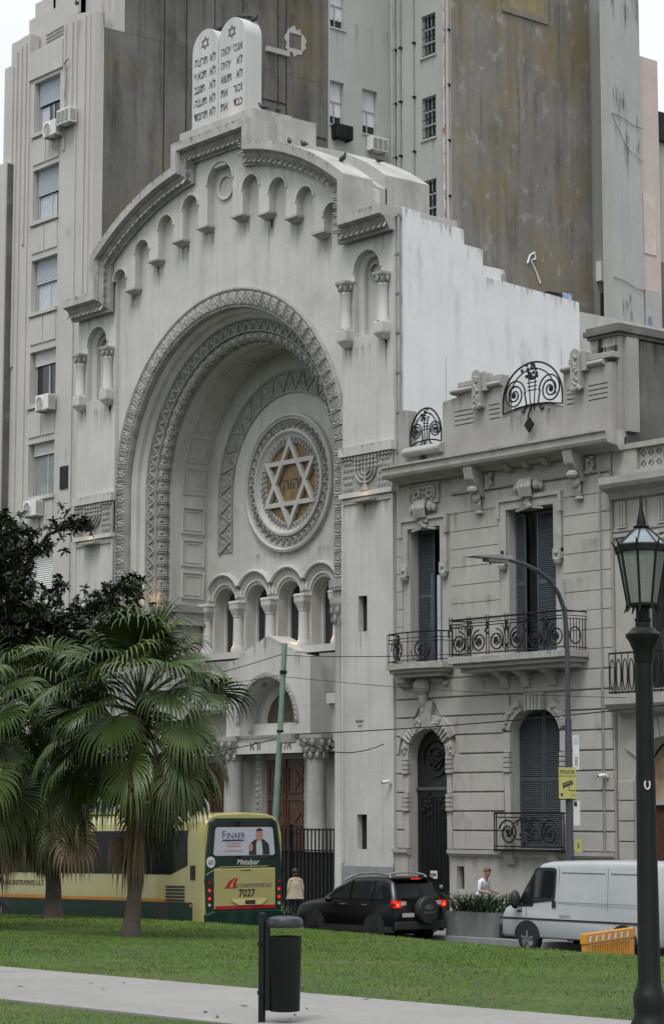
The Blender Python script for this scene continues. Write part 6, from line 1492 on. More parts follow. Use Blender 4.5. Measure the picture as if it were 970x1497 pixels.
    b = MB().prismx([(-0.66, 1.4), (-0.52, 1.58), (-0.36, 1.66), (-0.3, 1.66), (-0.42, 1.55), (-0.52, 1.4)], 0.04, 0.053); b.prismx([(-0.4, 1.4), (-0.38, 1.55), (-0.27, 1.66), (-0.22, 1.66), (-0.3, 1.52), (-0.3, 1.4)], 0.04, 0.0535); b.prismx([(-0.62, 1.4), (-0.3, 1.4), (-0.3, 1.43), (-0.6, 1.43)], 0.04, 0.0525); b.build('company_emblem', RD, hatch)
    MB().prismx([(-0.46, 1.13), (-0.4, 1.06), (-0.2, 0.98), (0.5, 0.98), (0.62, 1.06), (0.68, 1.13)], 0.04, 0.075).build('plate_recess', paint('light_yellow', (0.55, 0.5, 0.22)), hatch)
    MB().box(0.075, 0.08, -0.02, 0.3, 1.0, 1.1).build('number_plate', M['ink'], hatch)
    for sg in (-1, 1):
        lm = rp('tail_lamp', [(sg * 1.03, 0.95), (sg * 1.03, 1.65), (sg * 1.18, 1.7), (sg * 1.21, 1.0)], M['black_plastic'], 0.02, -0.1)
        for z, mm in ((1.55, 'red_lens'), (1.36, 'red_lit'), (1.16, 'red_lit'), (1.0, 'clear_lens')):
            b = MB(); b.prismx([(sg * 1.11 + 0.04 * math.cos(a), z + 0.04 * math.sin(a)) for a in [2 * PI * i / 12 for i in range(12)]], 0.0, 0.035); b.build('lens', M[mm], lm)
    dsc = MB().prismx([(-1.06 + 0.13 * math.cos(a), 2.06 + 0.14 * math.sin(a)) for a in [2 * PI * i / 20 for i in range(20)]], 0.0, 0.026).build('speed_disc', paint('white_disc', (0.6, 0.6, 0.6)), body)
    write('lettering', '60', 0.17, M['ink'], dsc, (0.029, -1.06, 2.0), rr, extrude=0.002)
    for z in (1.95, 1.72): MB().tube([(0.015, -1.2, z - 0.2), (0.02, -1.0, z - 0.1), (0.02, -0.75, z - 0.015), (0.015, 0.75, z - 0.01)], 0.01, 5).build('pinstripe', Y_, body) if z > 1.9 else None
    sr = (PI / 2, 0, 0)
    write('lettering', 'Metalpar', 0.2, M['ink'], body, (-1.1, -hw - 0.006, 2.98), sr, extrude=0.002)
    write('lettering', 'LOS CONSTITUYENTES S.A.T.', 0.2, M['ink'], body, (-8.3, -hw - 0.006, 1.4), sr, sx=0.8, extrude=0.002)
    write('lettering', '111', 0.42, M['ink'], body, (-2.85, -hw - 0.006, 1.3), sr, extrude=0.002, shear=0.2)
    MB().box(-6.5, -3.0, -0.9, 0.9, 3.28, 3.36).build('roof_unit', Y_, body, bevel=0.03)
    return t
bus()

# --- black SUV with spare wheel
def suv():
    K = paint('black_car_paint', (0.003, 0.003, 0.004), rough=0.3, coat=0.12)
    t = thing('black_suv', 'black SUV with chrome roof rails and spare wheel on its tailgate', 'car', (5.85, -4.3, 0), 0, local=True)
    # local x: 0 rear face, negative forward; profile from bumper up and over
    prof = [(-0.02, 0.35), (0.0, 0.62), (-0.02, 0.9), (-0.06, 1.02), (-0.3, 1.52), (-0.42, 1.6), (-1.2, 1.64), (-1.9, 1.6), (-2.5, 1.36), (-2.95, 1.06), (-3.6, 0.96), (-3.88, 0.84), (-3.98, 0.6), (-3.95, 0.3), (-3.4, 0.22), (-0.4, 0.22)]
    W = lambda z: 0.87 if z < 0.95 else 0.87 - (z - 0.95) * 0.3
    body = loft_body(prof, W).build('body', K, t, smooth=True, angle=50)
    for sg in (-1, 1):
        g = side_panel([(-0.52, 1.1), (-0.6, 1.5), (-1.2, 1.54), (-1.9, 1.5), (-2.4, 1.3), (-2.68, 1.06)], W, sg, 0.012).build('side_window', M['car_glass'], body)
        for x in (-0.85, -1.72): side_panel([(x, 1.05), (x - 0.0, 1.55), (x - 0.09, 1.55), (x - 0.09, 1.05)], W, sg, 0.018).build('pillar', K, body)
        rr = MB().tube([(-0.45, sg * 0.6, 1.62), (-0.55, sg * 0.6, 1.69), (-1.0, sg * 0.6, 1.73), (-1.6, sg * 0.6, 1.71), (-1.95, sg * 0.6, 1.63), (-2.2, sg * 0.6, 1.53)], 0.026, 8).build('roof_rail', M['chrome'], body, smooth=True)
        MB().box(-3.9, -0.1, *sorted((sg * 0.89, sg * 0.8)), 0.28, 0.42).build('sill_cladding', M['black_plastic'], body)
        for x in (-1.15, -2.0): MB().box(x - 0.1, x + 0.1, *sorted((sg * 0.9, sg * 0.85)), 0.93, 0.96).build('door_handle', M['chrome'], body)
        MB().ball((-2.45, sg * 0.98, 1.05), 0.1, 0.11, 0.08).build('wing_mirror', K, body, smooth=True)
        for x in (-0.78, -3.15):
            MB().prism(arch_poly(x, 0.4, 0.24, 0.36, 0.38), *sorted((sg * 0.895, sg * 0.7))).build('wheel_arch', M['black_plastic'], body)
            wheel(t, x, sg * 0.79, 0.33, 0.33, 0.22, side=sg, rm='black_plastic')
        y0, y1 = sorted((sg * 0.5, sg * 0.86))
        lm = MB().prismx([(sg * 0.5, 0.98), (sg * 0.52, 1.06), (sg * 0.82, 1.08), (sg * 0.86, 0.98), (sg * 0.84, 0.86), (sg * 0.56, 0.9)], -0.22, 0.012).build('tail_lamp', M['red_lens'], body, bevel=0.02)
        b = MB().ball((-0.02, sg * 0.78, 0.96), 0.045, 0.05, 0.05, 8, 6).build('brake_bulb', M['red_core'], lm)
        MB().prismx([(sg * 0.7, 0.9), (sg * 0.71, 1.05), (sg * 0.85, 1.05), (sg * 0.85, 0.9)], -0.1, 0.016).build('lit_lens', M['red_lit'], lm)
        MB().prismx([(sg * 0.5, 0.96), (sg * 0.51, 1.05), (sg * 0.68, 1.05), (sg * 0.69, 0.94)], -0.1, 0.018).build('reversing_lens', M['clear_lens'], lm)
        MB().box(0.0, 0.02, *sorted((sg * 0.55, sg * 0.8)), 0.44, 0.5).build('reflector', M['chrome'], body)
    sw = lambda z: -0.06 - (z - 1.02) * 0.48 + 0.02
    rw_ = MB(); 
    pts = [(-0.68, 1.1), (-0.6, 1.48), (0.6, 1.48), (0.68, 1.1)]
    rw_.add([(sw(z) + 0.02, y, z) for y, z in pts] + [(sw(z) - 0.02, y, z) for y, z in pts], [(0, 1, 2, 3), (7, 6, 5, 4), (0, 1, 5, 4), (1, 2, 6, 5), (2, 3, 7, 6), (3, 0, 4, 7)]); rw_.build('rear_screen', M['car_glass'], body)
    MB().box(-0.42, -0.2, -0.62, 0.62, 1.58, 1.63).build('roof_spoiler', K, body, bevel=0.015)
    MB().box(-0.2, -0.185, -0.16, 0.16, 1.585, 1.61).build('high_brake_lamp', M['red_lit'], body)
    sp = MB().sweep([(0.0, 0.0), (0.26, 0.0)], [lambda r: (0, 0)] * 2, False) if False else None
    b = MB(); prf = [(0.34, 0.0), (0.345, 0.14), (0.32, 0.19), (0.2, 0.205), (0.0, 0.205)]
    for r_, x in prf: b.v += [(x, 0.12 + r_ * math.cos(2 * PI * k / 28), 0.82 + r_ * math.sin(2 * PI * k / 28)) for k in range(28)]
    for i in range(len(prf) - 1):
        for k in range(28): b.f.append([i * 28 + k, i * 28 + (k + 1) % 28, (i + 1) * 28 + (k + 1) % 28, (i + 1) * 28 + k]); b.mi.append(0)
    spare = b.build('spare_wheel', M['black_plastic'], body, smooth=True)
    MB().prismx([(0.12 + 0.15 * math.cos(a), 0.9 + 0.06 * math.sin(a)) for a in [2 * PI * i / 20 for i in range(20)]], 0.2, 0.214).build('oval_badge', M['chrome'], spare)
    write('lettering', 'Ford', 0.1, M['ink'], spare, (0.217, 0.12, 0.87), (PI / 2, 0, PI / 2), shear=0.3, extrude=0.002)
    write('lettering', 'EcoSport', 0.1, M['chrome'], spare, (0.215, 0.12, 0.74), (PI / 2, 0, PI / 2), extrude=0.002)
    MB().box(-0.05, 0.03, -0.86, 0.86, 0.34, 0.55).build('rear_bumper', M['black_plastic'], body, bevel=0.03)
    MB().box(0.0, 0.035, -0.62, -0.25, 0.66, 0.76).build('number_plate', M['clear_lens'], body)
    MB().tube([(-0.05, -0.55, 1.14), (-0.02, 0.1, 1.2)], 0.012, 5).build('rear_wiper', M['black_plastic'], body)
    return t
suv()

# --- white van
def van():
    Wh = paint('white_van_paint', (0.36, 0.385, 0.395), rough=0.4, coat=0.3, dust=((0.38, 0.375, 0.35), 1.3, 0.55, 0.4))
    t = thing('white_van', 'white panel van with black mirror parked behind the lamp post', 'van', (9.5, -4.1, 0), 0, local=True)
    prof = [(0.0, 0.4), (0.02, 0.8), (0.15, 1.02), (0.62, 1.22), (1.18, 1.98), (1.32, 2.08), (1.6, 2.13), (3.0, 2.16), (4.9, 2.14), (5.0, 2.05), (5.05, 0.5), (5.0, 0.36), (0.1, 0.34)]
    Wd = lambda z: 1.0 if z < 1.2 else 1.0 - (z - 1.2) * 0.09
    body = loft_body(prof, Wd).build('body', Wh, t, smooth=True, angle=45)
    for sg in (-1, 1):
        side_panel([(0.72, 1.14), (0.74, 1.2), (1.16, 1.8), (1.16, 1.14)], Wd, sg, 0.01).build('quarter_window', M['car_glass'], body)
        side_panel([(1.22, 1.3), (1.22, 1.86), (1.3, 1.92), (1.78, 1.92), (1.83, 1.88), (1.8, 1.36), (1.74, 1.3)], Wd, sg, 0.01).build('door_window', M['car_glass'], body)
        side_panel([(0.68, 1.08), (0.68, 1.2), (1.2, 1.96), (1.3, 1.99), (1.8, 1.99), (1.88, 1.94), (1.86, 1.3), (1.8, 1.24), (1.18, 1.16), (1.14, 1.08)], Wd, sg, 0.004).build('window_seal', M['black_plastic'], body)
        side_panel([(0.05, 0.78), (0.05, 0.82), (5.0, 0.82), (5.0, 0.78)], Wd, sg, 0.012).build('rub_strip', M['black_plastic'], body)
        for (x0, x1, z0, z1) in ((1.95, 1.965, 0.45, 2.0), (0.92, 0.932, 0.82, 1.1), (3.5, 3.512, 0.45, 2.0), (1.965, 5.0, 1.2, 1.212), (2.05, 3.42, 1.88, 1.892), (3.6, 4.9, 1.88, 1.892)): side_panel([(x0, z0), (x0, z1), (x1, z1), (x1, z0)], Wd, sg, 0.003, 0.006).build('panel_seam', M['parapet_dark'], body)
        side_panel([(1.78, 1.08), (1.78, 1.24), (1.9, 1.24), (1.9, 1.08)], Wd, sg, 0.02).build('door_handle', M['black_plastic'], body)
        mr = MB().ball((0.72, sg * 1.16, 1.24), 0.12, 0.13, 0.22, 12, 8).build('wing_mirror', M['black_plastic'], body, smooth=True)
        MB().tube([(0.8, sg * 0.98, 1.12), (0.74, sg * 1.1, 1.14)], 0.04, 6).build('mirror_arm', M['black_plastic'], mr)
        for x in (0.95, 4.0):
            MB().prism(arch_poly(x, 0.42, 0.34, 0.4, 0.36), *sorted((sg * 1.006, sg * 0.75))).build('wheel_arch', M['black_plastic'], body)
            wheel(t, x, sg * 0.9, 0.33, 0.33, 0.2, side=sg)
        side_panel([(0.62, 0.95), (0.62, 0.99), (0.78, 0.99), (0.78, 0.95)], Wd, sg, 0.006).build('model_badge', M['black_plastic'], body)
        for z in (0.86, 0.9): side_panel([(2.0, z), (2.0, z + 0.018), (2.36, z + 0.018), (2.36, z)], Wd, sg, 0.005).build('notice_line', M['grey_pipe'], body)
        side_panel([(0.5, 1.04), (0.5, 1.09), (0.53, 1.09), (0.53, 1.04)], Wd, sg, 0.008).build('side_repeater', M['red_lens'], body)
    MB().box(-0.05, 0.5, -0.98, 0.98, 0.3, 0.66).build('front_bumper', M['black_plastic'], body, bevel=0.05)
    ws = [(-0.84, 0.68, 1.26), (-0.78, 1.14, 1.92), (0.78, 1.14, 1.92), (0.84, 0.68, 1.26)]
    MB().add([(x - 0.025, y, z + 0.02) for y, x, z in ws] + [(x, y, z) for y, x, z in ws], [(0, 1, 2, 3), (0, 1, 5, 4), (1, 2, 6, 5), (2, 3, 7, 6), (3, 0, 4, 7)]).build('windscreen', M['car_glass'], body)
    return t
van()

# --- yellow plastic road barrier
def barrier():
    Yb = mat('yellow_barrier_plastic', (0.56, 0.25, 0.02), rough=0.5, var=0.12, scale=3, local=True)
    t = thing('road_barrier', 'orange yellow plastic road barrier in front of the white van', 'barrier', (17.1, -10.1, 0), R(114), local=True); t.scale = (0.9, 0.9, 0.86)
    holes = [rect(0.45 + k * 0.16, 0.52 + k * 0.16, 0.2, 0.72) for k in range(16)]
    MB().prism([(0.0, 0.05), (0.0, 0.98), (3.3, 0.98), (3.3, 0.05)], -0.05, 0.05, holes).build('panel', Yb, t, bevel=0.01)
    MB().box(-0.03, 3.33, -0.075, 0.075, 0.78, 1.02).build('top_rail', Yb, t, bevel=0.02)
    for k in range(7): MB().prism([(0.15 + k * 0.42, 0.82), (0.2 + k * 0.42, 0.96), (0.32 + k * 0.42, 0.96), (0.27 + k * 0.42, 0.82)], -0.08, -0.06).build('reflector', M['white_metal'], t)
    for x in (0.3, 1.8): MB().box(x - 0.06, x + 0.06, -0.25, 0.25, 0.0, 0.06).build('foot', M['black_plastic'], t)
barrier()
# ------------------------------------------------------------------ street furniture
RT = Vector((math.sin(_psi), math.cos(_psi), 0)); FW = Vector((-math.cos(_psi), math.sin(_psi), 0))
def bin_():
    Gb = mat('dark_green_grey_plastic', (0.010, 0.013, 0.013), spec=0.25, rough=0.5, var=0.15, scale=5, local=True, bump=0.05)
    Lid = mat('bluish_grey_lid', (0.03, 0.037, 0.04), rough=0.4, var=0.1, scale=5, local=True)
    rz = math.atan2(RT.y, RT.x)
    t = thing('litter_bin', 'dark grey litter bin with domed lid hanging from a post by the path', 'bin', (30.17, -28.42, 1.1), rz, local=True); t.scale = (0.95, 0.95, 1.0)
    MB().lathe([(0.04, -0.05), (0.04, 1.12), (0.036, 1.135), (0.02, 1.145)], (0, 0), 16).build('post', M['dark_iron'], t, smooth=True)
    b = MB(); n = 28
    prof = [(0.155, 0.13), (0.162, 0.14), (0.178, 0.88), (0.182, 0.9), (0.173, 0.9), (0.155, 0.16)]
    for i in range(len(prof)):
        r, z = prof[i]
        for k in range(n):
            a = 2 * PI * k / n; q = 1.0 + 0.03 * math.cos(4 * a)
            b.v.append((0.25 + r * q * math.cos(a), r * q * math.sin(a), z))
    for i in range(len(prof) - 1):
        for k in range(n): b.f.append([i * n + k, i * n + (k + 1) % n, (i + 1) * n + (k + 1) % n, (i + 1) * n + k]); b.mi.append(0)
    b.f += [list(range(n)), list(range((len(prof) - 1) * n, len(prof) * n))]; b.mi += [0, 0]
    b.build('bucket', Gb, t, smooth=True)
    MB().lathe([(0.195, 0.99), (0.2, 1.0), (0.2, 1.055), (0.185, 1.085), (0.12, 1.105), (0.0, 1.11)], (0.25, 0), 28).build('lid', Lid, t, smooth=True)
    MB().box(0.035, 0.09, -0.06, 0.06, 0.14, 1.06).build('back_plate', Gb, t, bevel=0.008)
    for z in (0.3, 0.8): MB().lathe([(0.052, z), (0.052, z + 0.04)], (0, 0), 14).build('clamp', M['dark_iron'], t)
bin_()
def lamp():
    I = M['dark_iron']; n = 8
    t = thing('lamp_post', 'ornate black lamp post with eight sided glass lantern in the foreground', 'lamp post', (33.655, -26.3, 1.1), R(10), local=True)
    b = MB(); fl = 16
    prof = [(0.2, -0.05), (0.2, 0.1), (0.17, 0.16), (0.15, 0.22), (0.16, 0.26), (0.165, 0.38), (0.15, 0.42), (0.125, 0.48), (0.115, 0.55), (0.088, 3.4), (0.086, 3.72)]
    m = 48
    for r, z in prof:
        for k in range(m):
            a = 2 * PI * k / m; q = 1 - (0.05 * (0.5 + 0.5 * math.cos(fl * a)) if 0.5 < z < 3.71 else 0); b.v.append((r * q * math.cos(a), r * q * math.sin(a), z))
    for i in range(len(prof) - 1):
        for k in range(m): b.f.append([i * m + k, i * m + (k + 1) % m, (i + 1) * m + (k + 1) % m, (i + 1) * m + k]); b.mi.append(0)
    b.build('shaft', I, t, smooth=True)
    MB().lathe([(0.09, 3.68), (0.1, 3.72), (0.105, 3.8), (0.15, 3.9), (0.178, 3.94), (0.178, 3.965), (0.15, 3.985), (0.13, 4.0), (0.12, 4.02), (0.08, 4.04), (0.075, 4.09), (0.085, 4.1), (0.085, 4.12), (0.07, 4.13), (0.07, 4.22), (0.11, 4.25)], (0, 0), 24).build('capital', I, t, smooth=True)
    z0, z1, r0, r1 = 4.27, 4.8, 0.15, 0.245
    V_ = lambda r, z, k: Vector((r * math.cos(2 * PI * (k + 0.5) / n), r * math.sin(2 * PI * (k + 0.5) / n), z))
    la = MB().lathe([(0.1, 4.23), (0.165, 4.25), (0.165, 4.275), (0.14, 4.28)], (0, 0), n, PI / n).build('lantern', I, t)
    LG = bpy.data.materials.new('lantern_glass'); LG.use_nodes = True; gb = LG.node_tree.nodes['Principled BSDF']
    gb.inputs['Base Color'].default_value = (0.3, 0.33, 0.31, 1); gb.inputs['Roughness'].default_value = 0.15; gb.inputs['Alpha'].default_value = 0.5
    for k in range(n):
        p = [V_(r0, z0, k), V_(r0, z0, k + 1), V_(r1, z1, k + 1), V_(r1, z1, k)]
        MB().add(p + [q * 0.985 + Vector((0, 0, q.z * 0.015)) for q in p], [(0, 1, 2, 3), (7, 6, 5, 4), (0, 1, 5, 4), (1, 2, 6, 5), (2, 3, 7, 6), (3, 0, 4, 7)]).build('pane', LG, la)
        MB().tube([V_(r0 + 0.005, z0 - 0.01, k), V_(r1 + 0.005, z1 + 0.02, k)], 0.013, 6).build('glazing_bar', I, la)
        MB().tube([V_(r1 + 0.01, z1 - 0.02, k), V_(r1 + 0.03, z1 + 0.06, k), V_(r1 + 0.07, z1 + 0.12, k)], [0.016, 0.014, 0.004], 6).build('crown_leaf', I, la)
        MB().tube([V_(r0 + 0.005, z0 - 0.0, k), V_(r0 + 0.02, z0 - 0.06, k), V_(r0 + 0.045, z0 - 0.09, k)], [0.016, 0.012, 0.004], 6).build('base_leaf', I, la)
    MB().lathe([(0.245, z1 - 0.01), (0.262, z1), (0.262, z1 + 0.06), (0.25, z1 + 0.075), (0.24, z1 + 0.07)], (0, 0), n, PI / n).build('lantern_band', I, la)
    RF = mat('pale_zinc_roof', (0.22, 0.25, 0.28), rough=0.4, metal=0.4, var=0.25, scale=6, local=True)
    for k in range(n):
        p = [V_(0.25, z1 + 0.07, k), V_(0.25, z1 + 0.07, k + 1), V_(0.055, z1 + 0.245, k + 1), V_(0.055, z1 + 0.245, k)]
        MB().add(p + [q - Vector((0, 0, 0.01)) for q in p], [(0, 1, 2, 3), (7, 6, 5, 4), (0, 1, 5, 4), (1, 2, 6, 5), (2, 3, 7, 6), (3, 0, 4, 7)]).build('roof_panel', RF, la)
        MB().tube([V_(0.25, z1 + 0.075, k), V_(0.055, z1 + 0.25, k)], 0.008, 5).build('roof_rib', I, la)
    MB().lathe([(0.06, z1 + 0.235), (0.085, z1 + 0.25), (0.085, z1 + 0.26), (0.05, z1 + 0.27), (0.045, z1 + 0.32), (0.04, z1 + 0.34), (0.015, z1 + 0.46), (0.004, z1 + 0.58)], (0, 0), 12).build('finial', I, la, smooth=True)
    MB().lathe([(0.03, 4.27), (0.03, 4.66), (0.02, 4.7)], (0, 0), 10).build('lamp_tube', M['white_metal'], la, smooth=True)
    a = R(-39.8 - 10)
    c = Vector((0.105 * math.cos(a), 0.105 * math.sin(a), 2.46)); sd = Vector((-math.sin(a), math.cos(a), 0))
    MB().tube([c + sd * (0.025 * math.cos(q)) + Vector((0, 0, 0.045 * math.sin(q))) for q in [R(130 + 280 * i / 16) for i in range(17)]], 0.009, 5).build('torn_sticker', M['white_metal'], t)
lamp()
def streetlight():
    S = mat('blue_grey_painted_steel', (0.05, 0.058, 0.075), rough=0.45, var=0.15, scale=4, local=True)
    t = thing('street_light', 'blue grey street light with long curved arm over the street', 'street light', (9.48, -2.65, 0.15), 0, local=True)
    MB().tube([(0, 0, -0.05), (0, 0, 5.3), (0, 0, 5.4)], [0.1, 0.085, 0.085], 12).build('lower_pole', S, t, smooth=True)
    pts = [(0, 0, 5.35), (0, 0, 7.5), (0, -0.08, 8.1), (0, -0.28, 8.5), (0, -0.6, 8.82), (0, -1.0, 9.02), (0, -1.5, 9.16), (0, -2.1, 9.23)]
    MB().tube(pts, [0.065, 0.06, 0.058, 0.056, 0.054, 0.052, 0.05, 0.048], 12).build('curved_arm', S, t, smooth=True)
    hd = MB().prismx([(-2.0, 9.2), (-2.0, 9.3), (-2.5, 9.32), (-3.25, 9.25), (-3.3, 9.22), (-3.25, 9.2)], -0.16, 0.16).build('lamp_head', M['grey_pipe'], t, bevel=0.015)
    MB().box(-0.12, 0.12, -2.75, -2.1, 9.13, 9.2).build('driver_box', M['grey_pipe'], hd); MB().lathe([(0.04, 9.32), (0.04, 9.42)], (0, -2.2), 10).build('photocell', M['iron'], hd)
    MB().tube([(0, -2.6, 9.13), (0, -2.6, 9.05)], 0.015, 5).build('sensor', M['iron'], hd)
    # police camera sign faces up the street towards the park
    sy = thing('camera_sign', 'yellow police camera sign fixed to the street light pole', 'sign', (9.53, -2.76, 3.6), math.atan2(RT.y, RT.x), local=True)
    YS = mat('yellow_green_sign', (0.40, 0.385, 0.12), rough=0.5, var=0.05, bump=0, local=True)
    MB().box(-0.21, 0.21, -0.03, -0.015, 0.0, 0.76).build('plate', YS, sy); MB().box(-0.2, 0.2, -0.028, -0.014, -0.03, -0.004).build('plate_edge', M['iron'], sy)
    write('lettering', 'POLICIA', 0.125, M['ink'], sy, (0, -0.032, 0.61), sx=0.78, extrude=0.001, bold=0.003); write('lettering', 'DE LA CIUDAD', 0.07, M['ink'], sy, (0, -0.032, 0.53), sx=0.85, extrude=0.001)
    c = MB(); c.obox((0.01, -0.033, 0.36), Vector((0.12, 0, 0.045)), Vector((-0.018, 0, 0.05)), Vector((0, 0.002, 0))); c.build('camera_pictogram', M['ink'], sy)
    MB().obox((0.0, -0.036, 0.365), Vector((0.11, 0, 0.041)), Vector((-0.002, 0, 0.005)), Vector((0, 0.002, 0))).build('pictogram_line', YS, sy)
    MB().box(-0.11, -0.07, -0.036, -0.032, 0.25, 0.29).build('pictogram_lens', M['ink'], sy); MB().box(0.04, 0.055, -0.036, -0.032, 0.2, 0.3).build('pictogram_arm', M['ink'], sy); MB().box(0.04, 0.2, -0.036, -0.032, 0.19, 0.205).build('pictogram_base', M['ink'], sy)
    MB().prism([(-0.17, 0.13), (-0.11, 0.13), (-0.11, 0.08), (-0.14, 0.05), (-0.17, 0.08)], -0.036, -0.032).build('shield_mark', M['ink'], sy); MB().box(0.1, 0.19, -0.036, -0.032, 0.07, 0.12).build('corner_mark', mat('faint_print', (0.3, 0.28, 0.08), bump=0), sy)
    # narrow street name plates seen almost edge on
    np_ = thing('street_name_plate', 'narrow white street plate standing out from the pole above the yellow sign', 'sign', (9.55, -2.6, 4.3), R(20), local=True)
    MB().box(0.03, 0.2, -0.02, 0.0, 0.0, 0.85).build('plate', M['white_metal'], np_); MB().box(0.05, 0.18, -0.024, -0.019, 0.62, 0.8).build('plate_emblem', M['blind'], np_)
    write('lettering', 'nes', 0.16, M['ink'], np_, (0.16, -0.022, 0.1), (PI / 2, -PI / 2, 0), align='LEFT', extrude=0.001)
    np2 = thing('parking_plate', 'small white plate with black mark below the yellow sign', 'sign', (9.55, -2.6, 2.95), R(20), local=True)
    MB().box(0.03, 0.2, -0.02, 0.0, 0.0, 0.6).build('plate', M['white_metal'], np2); MB().box(0.05, 0.13, -0.024, -0.019, 0.46, 0.56).build('plate_mark', M['ink'], np2)
    np3 = thing('meter_plate', 'little yellow plate lowest on the street light pole', 'sign', (9.58, -2.6, 2.3), R(20), local=True); MB().box(0.03, 0.22, -0.02, 0.0, 0.0, 0.32).build('plate', YS, np3); MB().box(0.1, 0.15, -0.024, -0.019, 0.1, 0.22).build('plate_mark', M['parapet_dark'], np3)
streetlight()
def green_pole():
    Gp = mat('pale_green_pole_paint', (0.17, 0.27, 0.225), rough=0.6, var=0.15, scale=3, streak=0.3, streak_col=(0.06, 0.09, 0.07), grime=((0.05, 0.04, 0.03), 3.0, 0.62, 0.8))
    t = thing('utility_pole', 'leaning pale green utility pole behind the bus', 'pole', (-2.32, -2.7, 0.05))
    P = lambda z: Vector((-2.32 + (z - 0.05) * 0.083, -2.7, z))
    MB().tube([P(-0.1), P(3), P(6), P(8.05)], [0.09, 0.085, 0.078, 0.072], 14).build('pole', Gp, t, smooth=True)
    for z in (7.2, 7.24, 5.55): c = P(z); MB().tube([c - Vector((0, 0, 0.03)), c + Vector((0, 0, 0.03))], 0.105, 12).build('band', M['iron'], t)
    c = P(5.4); MB().box(c.x + 0.15, c.x + 0.62, c.y - 0.12, c.y + 0.12, 5.2, 5.5).build('junction_box', M['grey_pipe'], t, bevel=0.03)
    return P
GP = green_pole()
def wire(label, a, b, sag, r=0.012, knots=0):
    a, b = Vector(a), Vector(b); m = MB(); pts = []
    for i in range(25):
        u = i / 24; p = a.lerp(b, u); p.z -= sag * 4 * u * (1 - u); pts.append(p)
    m.tube(pts, r, 5); tag(m.build('overhead_cable', M['iron']), label, 'cable', 'overhead cables')
wire('overhead cable from the green pole top slanting down to the left', GP(7.75), (-22, -3.2, 6.6), 0.5)
wire('thin overhead cable running left from the green pole below its top', GP(7.15), (-24, -3.0, 6.9), 0.3, 0.008)
wire('overhead cable from the green pole along the townhouse balcony slab', GP(7.7), (9.4, -2.66, 7.35), 0.12)
wire('thin overhead cable slanting down right across the townhouse upper ground floor', GP(7.1), (11.5, -2.7, 6.0), 0.1, 0.008)
wire('thick overhead cable crossing the townhouse just above its arched door', GP(5.45), (14.5, -1.2, 6.05), 0.15, 0.016)
wire('lower overhead cable running left behind the palm crown', GP(5.35), (-20, -2.8, 4.3), 0.3, 0.014)
wire('looping cable end between green pole box and synagogue pier', GP(5.4) + Vector((0.6, 0, 0)), (-0.3, -0.15, 5.2), 0.35, 0.014)
